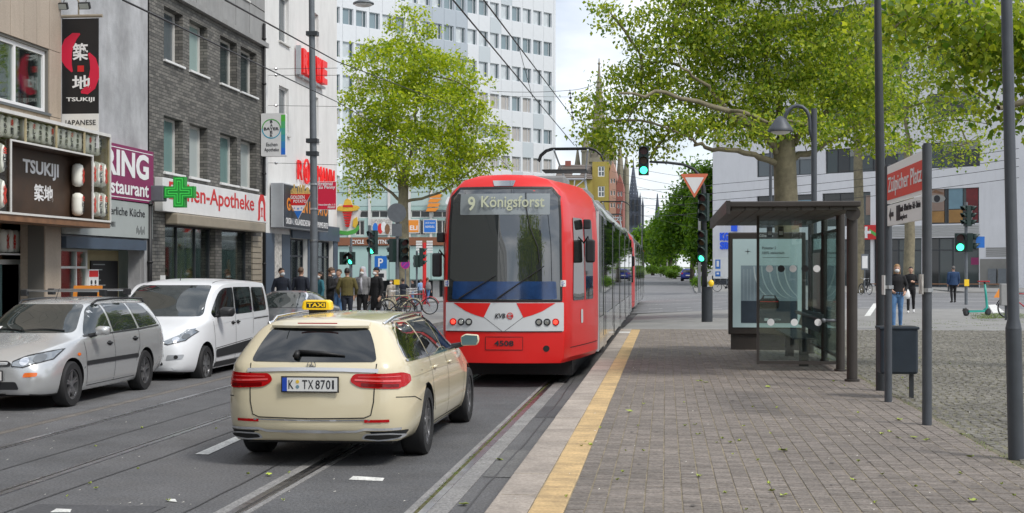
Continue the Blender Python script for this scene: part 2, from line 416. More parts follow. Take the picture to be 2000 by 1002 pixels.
for yy in (79.0, 80.44, 83.6, 85.04):
    mb = MB()
    for a, b in zip(xs[3:-1], xs[4:]): mb.quad((a,yy,ring_z(a)+.011),(b,yy,ring_z(b)+.011),(b,yy+.09,ring_z(b)+.011),(a,yy+.09,ring_z(a)+.011))
    mb.build('rail_head', 'rail_steel', ring, fix=False)

# ---- platform: core, kerb stones, tactile strip, pavers, cobbled plaza
PE = 36.6
mb = MB(); mb.box(EDGE+.03, 30, -30, PE, -.05, PZ-.0048); plat = mb.build('platform', 'joint'); plat['kind'] = 'structure'
mb = MB()
mb.add([(EDGE+.03,PE,PZ-.013),(3.6,PE,PZ-.013),(3.6,57,.26),(EDGE+.03,57,.015),(3.6,44,.27),(EDGE+.03,44,.16)], [(0,1,4,5),(5,4,2,3)])
mb.add([(3.6,PE,PZ-.013),(60,PE,PZ-.013),(60,57,.265),(3.6,57,.265)], [(0,1,2,3)])
mb.add([(EDGE+.03,PE,PZ-.013),(EDGE+.03,44,.16),(EDGE+.03,57,.015),(EDGE+.03,57,-.1),(EDGE+.03,PE,-.1)], [(0,1,2,3,4)])
o = mb.build('plaza_ramp', 'sidewalk', fix=False); o['kind'] = 'structure'
kb = MB(); kb.box(0,.285,.004,.996,-.02,PZ); km2 = kb.mesh('kerb_slab', 'kerb_stone')
for i in range(31):
    o = link('kerb_slab', km2, None, plat, Matrix.Translation((EDGE, 5.6+i, rnd.uniform(-.003,.003))))
    b = o.modifiers.new('bevel', 'BEVEL'); b.width = .012; b.segments = 2
mb = MB(); mb.box(EDGE+.02,-.88,34.2,34.9,PZ-.01,PZ+.004); mb.build('white_threshold_slab', 'offwhite', plat)
# tactile tiles with raised ribs
tb = MB(); tb.box(0,.225,.002,.298,PZ-.03,PZ-.001)
for j in range(8):
    y0 = .012 + j*.0365
    tb.add([(.006,y0,PZ-.001),(.219,y0,PZ-.001),(.219,y0+.028,PZ-.001),(.006,y0+.028,PZ-.001),(.012,y0+.007,PZ+.005),(.213,y0+.007,PZ+.005),(.213,y0+.021,PZ+.005),(.012,y0+.021,PZ+.005)],
           [(4,5,6,7),(0,1,5,4),(1,2,6,5),(2,3,7,6),(3,0,4,7)])
tme = tb.mesh('tactile_tile', 'tactile')
for i in range(100): link('tactile_tile', tme, None, plat, Matrix.Translation((-.882+rnd.uniform(-.002,.002), 6.0+i*.3, 0)))
# pavers 10 x 20 cm, staggered; nearest ones single, the rest one mesh
X0, X1 = -.652, 2.80; PW, PL = .1278, .0855; GW, GL = .1234, .0815
pav = []
ncol = int((X1-X0)/PW)
for c in range(ncol):
    co = rnd.uniform(-.008,.008)+(c % 2)*PL*.5
    for r in range(0, 360):
        y = 7.4 + r*PL + co
        if y + .1 > PE: continue
        x = X0 + c*PW
        dd = dep(x, y); px = CX + F*((x*CA+y*SA)/dd)
        if 900 < px < 2040: pav.append((y, x))
pav.sort()
vis = [p for p in pav if p[0] > 8.6]
near = set(vis[:300])
PV = lambda x, y, z, e: [(x,y,z-.007),(x+GW,y,z-.007),(x+GW,y+GL,z-.007),(x,y+GL,z-.007),(x+.005,y+.005,z),(x+GW-.005,y+.005,z-e),(x+GW-.005,y+GL-.005,z-e),(x+.005,y+GL-.005,z)]
PF = [(4,5,6,7),(0,1,5,4),(1,2,6,5),(2,3,7,6),(3,0,4,7)]
pm = MB(); pm.add(PV(0,0,0,0), PF); pme = pm.mesh('paver', 'paver', fix=False)
rest = MB()
for (y, x) in pav:
    dz = rnd.uniform(-.002,.002) + .002*math.sin(x*2.1+y*.9)*math.sin(y*1.7); tx = rnd.uniform(-.012,.012)
    if (y, x) in near: link('paver', pme, None, plat, Matrix.Translation((x,y,PZ+dz)) @ Matrix.Rotation(tx,4,'Y'))
    else: rest.add(PV(x,y,PZ+dz,GW*tx), PF)
o = rest.build('pavers', 'paver', plat, fix=False); o['kind'] = 'stuff'
# cobbles right of the pavers
mb = MB(); mb.box(2.81, 29.9, 6, PE-.01, PZ-.03, PZ-.003); bed = mb.build('plaza', 'cobble_bed'); bed['kind'] = 'structure'
cob = MB()
cl = []
y = 9.0; row = 0
while y < PE + 0:
    step = .105; x = 2.83 + rnd.random()*.05
    while x < 16:
        dd = dep(x, y); px = CX + F*((x*CA+y*SA)/dd)
        w = rnd.uniform(.085,.125)
        if 1560 < px < 2060: cl.append((y+rnd.uniform(-.012,.012)+.035*math.sin(x*1.4), x, w))
        x += w + .012
    y += step; row += 1
def stone(x, y, w, z):
    j = lambda: rnd.uniform(-.012,.012)
    h = .092
    return [(x,y,z-.03),(x+w,y,z-.03),(x+w,y+h,z-.03),(x,y+h,z-.03),(x+.016+j(),y+.016+j(),z),(x+w-.016+j(),y+.016+j(),z),(x+w-.016+j(),y+h-.016+j(),z),(x+.016+j(),y+h-.016+j(),z)]
SF = [(4,5,6,7),(0,1,5,4),(1,2,6,5),(2,3,7,6),(3,0,4,7)]
cvis = sorted([c for c in cl if CX+F*((c[1]*CA+c[0]*SA)/dep(c[1],c[0])) < 2000])[:300]; cset = set(cvis)
variants = []
for k in range(8):
    q = MB(); q.add(stone(0,0,.1,0), SF); variants.append(q.mesh('cobble_stone', 'cobble', fix=False))
for c in cl:
    z = PZ+.004+rnd.uniform(-.003,.003)
    if c in cset: link('cobble_stone', variants[rnd.randrange(8)], None, bed, Matrix.Translation((c[1],c[0],z)) @ Matrix.Diagonal((c[2]/.1,1,1,1)))
    else: cob.add(stone(c[1],c[0],c[2],z), SF)
o = cob.build('cobble_stones', 'cobble', bed, fix=False); o['kind'] = 'stuff'
# weeds growing in the joints, fallen leaves and litter on the ground
mat('weed', (.13,.19,.03,1), .8, island=.4)
gm = MB()
def tuft(x, y, z, n, r, h):
    for _ in range(n):
        a = rnd.uniform(0,6.28); q = r*math.sqrt(rnd.random()); bx, by = x+q*math.cos(a), y+q*math.sin(a)
        l = rnd.uniform(.4,1)*h; b = rnd.uniform(0,6.28); w = .006
        gm.add([(bx-w*math.sin(b),by+w*math.cos(b),z),(bx+w*math.sin(b),by-w*math.cos(b),z),(bx+l*.7*math.cos(b),by+l*.7*math.sin(b),z+l)], [(0,1,2)])
for _ in range(170):
    y = rnd.uniform(10, PE-1); tuft(rnd.uniform(2.75,2.95), y, PZ-.01, 26, .10, .02)
for _ in range(420):
    x, y = rnd.uniform(3.2,15), rnd.uniform(20,PE+8); tuft(x, y, PZ-.012, 16, .22, .026)
for _ in range(60): x, y = gp(rnd.uniform(1910,2000), rnd.uniform(612,622), PZ); tuft(x, y, PZ-.015, 40, .4, .06)
for _ in range(160): tuft(-1.83-.056, rnd.uniform(6,24), .004, 9, .03, .012)
o = gm.build('weeds', 'weed', fix=False); tag(o, 'thin green weeds growing in the joints of the paving', 'weeds', kind='stuff')
mat('leaf_fallen', (.30,.36,.06,1), .6, island=.45)
mat('litter', (.6,.58,.52,1), .8, island=.3)
lm = MB()
def fallen(x, y, z, s):
    a = rnd.uniform(0,6.28); pts = []
    for k in range(9):
        q = a + k*2*math.pi/9; r = s*(.55 if k % 2 else 1)*rnd.uniform(.8,1.1); pts.append((x+r*math.cos(q), y+r*math.sin(q), z+.006+rnd.uniform(0,.02)))
    lm.add(pts+[(x,y,z+.004)], [(k,(k+1)%9,9) for k in range(9)])
for px, py, z in ((525,930,0),(975,900,0),(1530,882,PZ),(1530,970,PZ),(1755,857,PZ),(1785,856,PZ),(1880,850,PZ),(1895,895,PZ),(1755,822,PZ),(1365,745,PZ),(1230,805,PZ),(1378,748,PZ),(1500,757,PZ),(905,988,0),(1810,862,PZ),(1900,980,PZ)):
    x, y = gp(px, py, z); fallen(x, y, z+.004, rnd.uniform(.03,.055))
for _ in range(60):
    px, py = rnd.uniform(1100,2000), rnd.uniform(680,1000); x, y = gp(px, py, PZ)
    if x > EDGE+.4: fallen(x, y, PZ+.002, rnd.uniform(.012,.03))
for _ in range(16):
    px, py = rnd.uniform(100,900), rnd.uniform(820,1000); x, y = gp(px, py, 0); fallen(x, y, .006, rnd.uniform(.012,.03))
o = lm.build('fallen_leaves', 'leaf_fallen', fix=False); tag(o, 'yellow-green leaves fallen on the paving and road', 'leaves', kind='stuff')
li = MB()
for _ in range(70):
    px, py = rnd.uniform(950,2000), rnd.uniform(660,1000); x, y = gp(px, py, PZ)
    if x > EDGE+.05: s = rnd.uniform(.006,.02); li.add([(x,y,PZ+.006),(x+s,y+s*.3,PZ+.008),(x+s*.7,y+s,PZ+.012)], [(0,1,2)])
for _ in range(50):
    px, py = rnd.uniform(0,820), rnd.uniform(790,1000); x, y = gp(px, py, 0); s = rnd.uniform(.006,.025); li.add([(x,y,.009),(x+s,y+s*.3,.012),(x+s*.7,y+s,.015)], [(0,1,2)])
o = li.build('litter', 'litter', fix=False); tag(o, 'pale specks of litter strewn over paving and road', 'litter', kind='stuff')

mat('verge', (.09,.12,.035,1), .95, var=.4, vs=.8)
mb = MB()
for a, b in zip(ys[3:-1], ys[4:]): mb.quad((-60,a,rise(a)-.0),(-8.5+bend(a),a,rise(a)+.03),(-8.5+bend(b),b,rise(b)+.03),(-60,b,rise(b)))
for a, b in zip(ys[3:-1], ys[4:]): mb.quad((20+bend(a),a,rise(a)+.2),(90,a,rise(a)+.2),(90,b,rise(b)+.2),(20+bend(b),b,rise(b)+.2))
mb.quad((-200,340,1.8),(200,340,1.8),(400,2600,6),(-400,2600,6))
o = mb.build('verge', 'verge', fix=False); o['kind'] = 'structure'

mat('gum', (.06,.056,.053,1), .9); gmb = MB()
for _ in range(130):
    x, y = rnd.uniform(-.6,2.7), rnd.uniform(8.7,30); r_ = rnd.uniform(.008,.022); gmb.add([(x+r_*rnd.uniform(.7,1.2)*math.cos(q*.785), y+r_*rnd.uniform(.7,1.2)*math.sin(q*.785), PZ+.009) for q in range(8)], [tuple(range(8))])
o = gmb.build('gum_spots', 'gum', plat, fix=False); o['kind'] = 'stuff'

mat('patch_a', (.075,.075,.079,1), .8, var=.2, vs=2, speck=.3, pos=True); mat('patch_b', (.135,.134,.132,1), .85, var=.2, vs=2, speck=.35, pos=True)
for m_, (x0, x1, y0, y1) in (('patch_a',(-4.9,-3.9,9.3,10.4)),('patch_b',(-1.62,-1.3,12.2,14.0)),('patch_a',(-1.62,-1.22,17.2,18.6)),('patch_b',(-5.2,-4.5,16.5,19.5)),('patch_b',(-7.3,-6.97,10,13.2)),('patch_a',(-9.2,-8.1,13.5,15.2)),('patch_a',(-5.1,-4.3,24,30))):
    sheet('repair_patch', [(x0+rnd.uniform(-.05,.05),y0),(x1,y0+rnd.uniform(-.08,.08)),(x1+rnd.uniform(-.05,.05),y1),(x0,y1+rnd.uniform(-.08,.08))], .0052, m_, road)
# ================================================================== left-hand buildings
FXL = -12.5
def Yp(px, X=FXL): return onx(px, X)[1]
def Zp(px, py, X=FXL): return zz(py, onx(px, X)[0])
def wall(fr, u0, u1, v0, v1, ops, depth, name, m, parent, back=True):
    us = sorted({u0, u1} | {o[0] for o in ops} | {o[1] for o in ops}); vs = sorted({v0, v1} | {o[2] for o in ops} | {o[3] for o in ops})
    us = [u for u in us if u0 <= u <= u1]; vs = [v for v in vs if v0 <= v <= v1]
    mb = MB(); mb.X = fr
    for a, b in zip(us[:-1], us[1:]):
        for c, d in zip(vs[:-1], vs[1:]):
            mu, mv = (a+b)/2, (c+d)/2
            if any(o[0] < mu < o[1] and o[2] < mv < o[3] for o in ops): continue
            mb.quad((a,c,0),(b,c,0),(b,d,0),(a,d,0))
    for o in ops:
        a, b, c, d = o[:4]; q = -depth
        mb.quad((a,c,q),(a,c,0),(a,d,0),(a,d,q)); mb.quad((b,c,0),(b,c,q),(b,d,q),(b,d,0))
        mb.quad((a,d,0),(b,d,0),(b,d,q),(a,d,q)); mb.quad((a,c,q),(b,c,q),(b,c,0),(a,c,0))
    return mb.build(name, m, parent, fix=False)
def window(parent, fr, u0, u1, v0, v1, dep_, fm='offwhite', pm='pane', fw=.06, mull=(), trans=(), sill=None, name='window'):
    mb = MB(); mb.X = fr; n0, n1 = -dep_-.02, -dep_+.05
    mb.box(u0,u0+fw,v0,v1,n0,n1); mb.box(u1-fw,u1,v0,v1,n0,n1); mb.box(u0+fw,u1-fw,v0,v0+fw,n0,n1-.001); mb.box(u0+fw,u1-fw,v1-fw,v1,n0,n1-.001)
    for t in mull: u = u0+(u1-u0)*t; mb.box(u-fw*.5,u+fw*.5,v0+fw,v1-fw,n0,n1-.004)
    for t in trans: v = v0+(v1-v0)*t; mb.box(u0+fw,u1-fw,v-fw*.5,v+fw*.5,n0,n1-.006)
    w = mb.build(name, fm, parent)
    edges = [u0+fw] + [u0+(u1-u0)*t for t in mull] + [u1-fw]
    for a, b in zip(edges[:-1], edges[1:]):
        g = MB(); g.X = fr; g.box(a,b,v0+fw,v1-fw,-dep_-.012,-dep_+.008); g.build('pane', pm if isinstance(pm, str) else pm[rnd.randrange(len(pm))], w)
    if sill:
        g = MB(); g.X = fr; g.box(u0-.05,u1+.05,v0-.055,v0-.002,-dep_,.07); g.build('sill', sill, w)
    return w
def glossy(name, col, rough=.03, coat=0., ior=0.): return mat(name, col, rough, spec=.5 if ior else .6, coat=coat, ior=ior)
glossy('pane', (.035,.05,.052,1)); glossy('pane_green', (.16,.26,.25,1)); glossy('pane_teal', (.30,.40,.38,1)); glossy('pane_pale', (.42,.47,.46,1))
glossy('pane_dark', (.015,.018,.02,1)); glossy('pane_grey', (.10,.12,.13,1))
glass_thin('shop_glass', (.80,.86,.84,1), .10); glass_thin('case_glass', (.95,.96,.93,1), .03)
mat('granite', (.42,.35,.28,1), .6, var=.14, vs=30, bump=.05, bs=200, island=.05, dirt=.25)
mat('stucco_grey', (.40,.405,.415,1), .9, var=.34, vs=.9, bump=.3, bs=25, dirt=.35)
mat('concrete_panel', (.30,.30,.295,1), .85, var=.12, vs=2, bump=.15, bs=30, dirt=.3)
mat('plaster_white', (.74,.735,.715,1), .85, var=.06, vs=.8, bump=.1, bs=40, dirt=.18)
mat('wood_dark', (.055,.032,.02,1), .5, var=.35, vs=3); mat('wood_brown', (.20,.10,.05,1), .5, var=.3, vs=4)
mat('lantern', (.80,.80,.72,1), .6, var=.08, vs=3); mat('lantern_frame', (.40,.34,.20,1), .7, var=.2, vs=4)
mat('sign_black', (.012,.011,.012,1), .5); mat('sign_red', (.62,.012,.05,1), .5); mat('purple', (.22,.012,.09,1), .45)
mat('sign_grey', (.36,.39,.38,1), .6, var=.06, vs=2); mat('sign_white', (.74,.74,.73,1), .45, var=.04, vs=2, dirt=.12); mat('ink', (.02,.02,.025,1), .6)
mat('apo_red', (.60,.02,.02,1), .45); mat('green_cross', (.01,.24,.03,1), .4, emis=.12); mat('green_line', (.05,.55,.08,1), .4, emis=.25)
mat('bayer_green', (.10,.42,.08,1), .4); mat('bayer_blue', (.02,.16,.55,1), .4); mat('bayer_cyan', (.03,.35,.50,1), .4)
mat('beige_metal', (.30,.26,.20,1), .6, var=.1, vs=5); mat('shop_dark', (.03,.036,.045,1), .5, var=.2, vs=2); mat('shop_blue', (.06,.085,.12,1), .5, var=.15, vs=2)
mat('cream_wall', (.45,.38,.22,1), .8, var=.1, vs=2); mat('yellow_band', (.48,.45,.06,1), .6, var=.15, vs=3); mat('interior', (.10,.09,.075,1), .9, var=.3, vs=2)
mat('orange', (.75,.26,.03,1), .5); mat('silver_panel', (.42,.44,.46,1), .45, .4, var=.08, vs=3)
mat('brick_joint', (.16,.155,.14,1), .95)
# grey clinker: brick courses too fine to pick apart at this distance
bm_ = mat('clinker', (.14,.135,.12,1), .8); n = bm_.node_tree.nodes; l = bm_.node_tree.links
t = n.new('ShaderNodeTexCoord'); mpn = n.new('ShaderNodeMapping'); mpn.inputs['Rotation'].default_value = (R(90), 0, R(90))
sx = n.new('ShaderNodeSeparateXYZ'); cb = n.new('ShaderNodeCombineXYZ'); ax = n.new('ShaderNodeMath'); ax.operation = 'ADD'
l.new(t.outputs['Object'], sx.inputs[0]); l.new(sx.outputs['X'], ax.inputs[0]); l.new(sx.outputs['Y'], ax.inputs[1]); l.new(ax.outputs[0], cb.inputs['X']); l.new(sx.outputs['Z'], cb.inputs['Y'])
bt = n.new('ShaderNodeTexBrick'); bt.inputs['Scale'].default_value = 1; bt.inputs['Brick Width'].default_value = .26; bt.inputs['Row Height'].default_value = .085
bt.inputs['Mortar Size'].default_value = .010; bt.inputs['Mortar Smooth'].default_value = .2; bt.inputs['Bias'].default_value = .0
bt.inputs['Color1'].default_value = (.085,.082,.075,1); bt.inputs['Color2'].default_value = (.19,.18,.16,1); bt.inputs['Mortar'].default_value = (.055,.054,.05,1)
l.new(cb.outputs[0], bt.inputs['Vector'])
nz = n.new('ShaderNodeTexNoise'); nz.inputs['Scale'].default_value = 1.1; nz.inputs['Detail'].default_value = 8; l.new(t.outputs['Object'], nz.inputs['Vector'])
mrn = n.new('ShaderNodeMapRange'); mrn.inputs['From Min'].default_value = .3; mrn.inputs['From Max'].default_value = .7; mrn.inputs['To Min'].default_value = .78; mrn.inputs['To Max'].default_value = 1.22; l.new(nz.outputs['Fac'], mrn.inputs['Value'])
mm = n.new('ShaderNodeMix'); mm.data_type = 'RGBA'; mm.blend_type = 'MULTIPLY'; mm.inputs['Factor'].default_value = 1; l.new(bt.outputs['Color'], mm.inputs['A']); l.new(mrn.outputs[0], mm.inputs['B'])
l.new(mm.outputs['Result'], n['Principled BSDF'].inputs['Base Color'])
bp = n.new('ShaderNodeBump'); bp.inputs['Strength'].default_value = .6; bp.inputs['Distance'].default_value = .01; bp.invert = True; l.new(bt.outputs['Fac'], bp.inputs['Height']); l.new(bp.outputs[0], n['Principled BSDF'].inputs['Normal'])

def fr0(X=FXL): return FX(X, 0, 0)          # u = world Y, v = world Z, n outward (+X)
def core(parent, y0, y1, z1, m, gf=2.6, zg=3.0, x1=-25):
    mb = MB(); mb.box(x1, FXL-.34, y0, y1, zg, z1); mb.box(x1, FXL-gf, y0+.01, y1-.01, .0, zg); return mb.build('core', m, parent)

# ---------------------------------------------------------------- granite-clad building with the Japanese restaurant
yA0, yA1 = -30.0, Yp(117)
b1 = empty('granite_building', (FXL, (yA0+yA1)/2, 0), 'granite-clad building with a white framed window at the left edge', 'building')
core(b1, yA0, yA1-.02, 13.5, 'interior')
wy0, wy1 = Yp(-75), Yp(92); wz0, wz1 = 5.02, 6.28
ops = [(wy0,wy1,wz0,wz1), (wy0-4.2,wy1-4.4,wz0,wz1), (yA0+.4,yA1-.75,.1,3.0)]
wall(fr0(), yA0, yA1, .1, 13.5, ops, .34, 'wall', 'brick_joint', b1)
for (a, b, c, d) in ops[:2]: window(b1, fr0(), a, b, c, d, .10, 'white', 'shop_glass', .085, mull=(.5,) if a < wy0-1 else (.62,), sill='grey_metal')
mb = MB(); mb.box(FXL-.33,FXL-.325,wy0-4,wy1,wz0-.1,wz1+.1); mb.build('blind_wall', 'interior', b1)
# cladding slabs, each its own piece
sl = MB(); 
zr = [(3.0,4.97),(4.97,6.33),(6.33,8.2),(8.2,10.2),(10.2,13.5)]
ysl = [wy1+.02]; 
y = yA1
edges_u = [yA1]
while edges_u[-1] > 14: edges_u.append(edges_u[-1]-.56)
for a, b in zip(edges_u[1:], edges_u[:-1]):
    for c, d in zr:
        if c < 5.5 < d and not (a > wy1-.02):
            continue
        mb = MB(); mb.X = fr0(); mb.box(a+.006,b-.006,c+.006,d-.006,.003,.03); mb.build('cladding_slab', 'granite', b1)
mb = MB(); mb.X = fr0(); mb.box(yA1-.56+.006,wy1+.02,4.97,6.33,.003,.028) if wy1+.02 > yA1-.55 else None
if mb.v: mb.build('cladding_slab', 'granite', b1)
# end wall towards the camera, pillar, entrance
mb = MB(); mb.box(FXL-.5,FXL+.03,yA1-.74,yA1-.01,.11,3.0); mb.build('pillar', 'granite', b1)
mb = MB(); mb.box(FXL-2.55,FXL-.05,yA0+.4,yA1-.76,2.82,2.98); mb.build('soffit', 'wood_dark', b1)
mb = MB(); mb.box(FXL-2.4,FXL-2.3,yA0+.4,yA1-.76,.1,2.82); mb.build('entrance_wall', 'wood_dark', b1)
d1 = MB(); q0, q1 = Yp(-30, FXL-.9), Yp(38, FXL-.9)
d1.X = fr0(FXL-.9); d1.box(q0,q0+.1,.11,2.05,0,.07); d1.box(q1-.1,q1,.11,2.05,0,.07); d1.box(q0+.1,q1-.1,1.95,2.05,0,.068); d1.box(q0+.1,q1-.1,.11,.3,0,.068)
d1 = d1.build('door', 'offwhite', b1); mb = MB(); mb.X = fr0(FXL-.9); mb.box(q0+.1,q1-.1,.3,1.95,.01,.03); mb.build('pane', 'pane_green', d1)
mb = MB(); mb.X = fr0(FXL-.9); mb.box(q0-6,q0-.01,.11,2.82,-.02,.03); mb.box(q1+.01,yA1-.78,.11,2.82,-.02,.03); mb.box(q0,q1,2.06,2.82,-.02,.03); mb.build('entrance_panel', 'wood_brown', b1)
# the flag seen inside the window
fl = empty('flag', (FXL-.25, Yp(42), 5.1), 'small star-spangled flag hanging inside the white framed window', 'flag')
mat('flag_blue', (.03,.05,.22,1), .8); mat('flag_red', (.5,.03,.04,1), .8); mat('flag_white', (.6,.6,.6,1), .8)
f0, f1 = Yp(25, FXL-.25), Yp(55, FXL-.25); H0, H1 = 5.12, 5.72
for k in range(7):
    mb = MB(); mb.X = fr0(FXL-.25); a = f0+(f1-f0)*k/7; mb.box(a,a+(f1-f0)/7,H0-.03*math.sin(k),H1,-.004+.01*math.sin(k*1.3),.004+.01*math.sin(k*1.3)); mb.build('stripe', 'flag_red' if k % 2 == 0 else 'flag_white', fl)
mb = MB(); mb.X = fr0(FXL-.25); mb.box(f0-.004,f0+(f1-f0)*.62,H0+.24,H1+.004,.016,.022); mb.build('canton', 'flag_blue', fl)
# ---- lantern case: a glazed box full of paper lanterns round a dark name board
BX = -11.75
ly1 = Yp(215, BX); lz1 = zz(266, onx(215, BX)[0]); lz0 = zz(433, onx(215, BX)[0])
ry1 = Yp(180, BX); ry0 = Yp(20, BX); ly0 = ry0-2.6; rz1 = lz1-.50; rz0 = lz0+.02
bx = empty('lantern_case', (BX-.3, (ly0+ly1)/2, lz0), 'glazed wooden case of paper lanterns framing a dark restaurant name board', 'sign')
mb = MB(); mb.box(FXL+.04,BX,ly0,ly1,lz1-.03,lz1+.03); mb.build('top_board', 'lantern_frame', bx)
mb = MB(); mb.box(FXL+.04,BX-.0,ly0,ly1,lz0-.14,lz0); mb.build('bottom_board', 'wood_brown', bx)
mb = MB(); mb.box(FXL+.04,FXL+.08,ly0,ly1,lz0,lz1-.03); mb.build('back_board', 'lantern_frame', bx)
mb = MB(); mb.box(FXL+.08,BX,ly1-.03,ly1,lz0,lz1-.03); mb.build('end_board', 'lantern_frame', bx)
mb = MB(); mb.box(FXL+.08,BX-.02,ry0,ry1,rz1-.02,rz1+.02); mb.build('inner_shelf', 'wood_dark', bx)
for yy in (ry0, ry1): mb = MB(); mb.box(FXL+.08,BX-.02,yy-.02,yy+.02,lz0,rz1-.02); mb.build('inner_side', 'wood_dark', bx)
mb = MB(); mb.box(FXL+.30,FXL+.34,ry0+.02,ry1-.02,lz0,rz1-.02); nb = mb.build('name_board', 'wood_dark', bx)
for (a, b, c, d) in ((ly0,ly1,lz1-.03,lz1+.035),(ly0,ly1,lz0-.02,lz0+.02),(ly1-.03,ly1+.005,lz0+.02,lz1-.03),(ry0-.02,ry1+.02,rz1-.015,rz1+.02),(ry1-.02,ry1+.02,lz0+.02,rz1-.015),(ry0-.02,ry0+.02,lz0+.02,rz1-.015)):
    mb = MB(); mb.X = fr0(BX); mb.box(a,b,c,d,.002,.025); mb.build('edge_trim', 'offwhite', bx)
for yy in np.linspace(ly0+.6, ly1, 6)[1:-1]:
    mb = MB(); mb.X = fr0(BX); mb.box(yy-.025,yy+.025,rz1+.021,lz1-.031,-.02,.01); mb.build('case_post', 'lantern_frame', bx)
gl = MB(); gl.X = fr0(BX); gl.quad((ly0,rz1,-.03),(ly1,rz1,-.03),(ly1,lz1,-.03),(ly0,lz1,-.03)); gl.quad((ry1,lz0,-.03),(ly1,lz0,-.03),(ly1,rz1,-.03),(ry1,rz1,-.03)); gl.quad((ly0,lz0,-.03),(ry0,lz0,-.03),(ry0,rz1,-.03),(ly0,rz1,-.03))
gl.build('glazing', 'case_glass', bx, fix=False)
tb0 = FX(FXL+.34, 0, 0)
dB = lambda px: Yp(px, FXL+.34)
text('TSUKIJI', FX(FXL+.34, dB(44), 3.62), dB(114)-dB(44), .34, 'white', nb, bold=.03)
text('築地', FX(FXL+.34, dB(66), 3.18), dB(103)-dB(66), .33, 'white', nb, bold=.02)
lat = MB(); lat.lathe([(.045,-.235),(.105,-.20),(.118,-.12),(.122,0),(.118,.12),(.105,.20),(.045,.235)], 12)
for j in range(1): pass
lme = lat.mesh('paper_lantern', 'lantern', True)
mat('lantern_red', (.55,.05,.03,1), .7)
def lantern(X, y, z, s, words, red, label, sw=1.):
    o = link('paper_lantern', lme, None, None, Matrix.Translation((X,y,z)) @ Matrix.Diagonal((s*sw,s*sw,s,1)))
    tag(o, label, 'lantern', 'paper lanterns of the Japanese restaurant')
    for k, ch in enumerate(words):
        n_ = len(words); hh = .36/n_
        fr = FX(.116, -.055, .18-hh*(k+1)+.01) @ Matrix.Rotation(R(0),4,'Y')
        text(ch, fr, .11, hh*.86, 'lantern_red' if (red == 2 or (red == 1 and k == 0)) else 'ink', o, bold=.03, off=.012)
ORD = ['','last','second','third','fourth','fifth','sixth','seventh','eighth','ninth','tenth','eleventh','twelfth','thirteenth','fourteenth','fifteenth','sixteenth','seventeenth','eighteenth','nineteenth','twentieth','twenty-first','twenty-second','twenty-third','twenty-fourth','twenty-fifth']
k = 0; yy = ly0+.55
words = ['小料理','鍋もの','寿司','小料理','料理','さしみ']
TOPX = BX-.145
ys_ = []
while yy < ly1-.15: ys_.append(yy); yy += .262 if (len(ys_) % 5) else .36
for k, y in enumerate(ys_):
    lantern(TOPX, y, (rz1+lz1)/2, .86, words[k % 6], 1 if k % 3 == 2 else 0, 'paper lantern in the top row, %s one from the right end of the case' % ORD[len(ys_)-k])
for k, (y, z, wh) in enumerate(((ry1+.16,lz0+.98,'upper row, nearest the name'),(ry1+.46,lz0+.98,'upper row, middle'),(ry1+.16,lz0+.34,'lower row, nearest the name'),(ry1+.46,lz0+.34,'lower row, middle'),(ry1+.74,lz0+.98,'upper row, far end'),(ry1+.74,lz0+.34,'lower row, far end'))):
    if y < ly1-.12: lantern(TOPX, y, z, 1.12, ('氷','生ビル') [k % 2], 2 if k % 2 == 0 else 1, 'white paper lantern right of the restaurant name, '+wh)
for k, z in enumerate((lz0+.98, lz0+.34)): lantern(TOPX, ry0-.2, z, 1.15, ('生ビル','氷')[k], 1, 'white paper lantern left of the restaurant name, '+('upper','lower')[k])
lantern(BX-.25, ry1-.14, lz0+.92, 1.0, '氷', 2, 'white paper lantern with a red character inside the name board recess, upper'); lantern(BX-.25, ry1-.14, lz0+.32, 1.0, '生ビル', 1, 'white paper lantern with red characters inside the name board recess, lower')
for k in range(4): lantern(FXL-.7, Yp(4+k*13, FXL-.7), 2.42, 1.0, '氷祭'[k % 2], 2, 'paper lantern on the shelf above the entrance door, %s from the left' % ('first','second','third','fourth')[k])
mb = MB(); mb.box(FXL-.88,FXL-.5,Yp(-40,FXL-.7),Yp(56,FXL-.7),2.14,2.17); o = mb.build('lantern_shelf', 'offwhite'); tag(o, 'thin white shelf carrying lanterns above the entrance door', 'shelf')
# ---- hanging banner, square to the facade
YB = yA1+.16
ban = empty('banner', (FXL+.45, YB, 4.6), 'tall black restaurant banner with red brush circle on a pale pole', 'banner')
dB_ = dep(-12.0, YB); bxl = wp(119, dB_)[0]; bxr = wp(194, dB_)[0]; bz1 = zz(36, dB_); bz0 = zz(222, dB_); bz00 = zz(262, dB_)
mb = MB(); mb.box(bxl,bxr,YB-.006,YB+.006,bz0,bz1); cl_ = mb.build('cloth', 'sign_black', ban)
mb = MB(); mb.box(bxl,bxr,YB-.008,YB+.008,bz00-.3,bz0-.002); cw = mb.build('lower_panel', 'sign_white', ban)
mb = MB(); mb.cyl((bxl-.10,YB,bz00-.35),(bxl-.10,YB,bz1+.05),.03); mb.cyl((bxl-.14,YB,bz1+.05),(bxr+.08,YB,bz1+.05),.035); mb.cyl((bxl-.1,YB,bz00-.2),(FXL+.0,YB,bz00-.2),.03)
for zc in (5.2, 6.0, 6.8): mb.box(bxl-.15,bxl-.05,YB-.05,YB+.05,zc,zc+.05)
mb.tube([(bxl+.36,YB,bz1+.08),(bxl+.38,YB-.05,bz1+.35),(bxl+.2,YB-.2,bz1+.7),(FXL,YB-.3,bz1+.9)], .018, 6)
mb.build('pole', 'beige_metal', ban)
bw = bxr-bxl; bh = bz1-bz0
def banp(px, py): return ((px-119)/75*bw, (222-py)/186*bh)
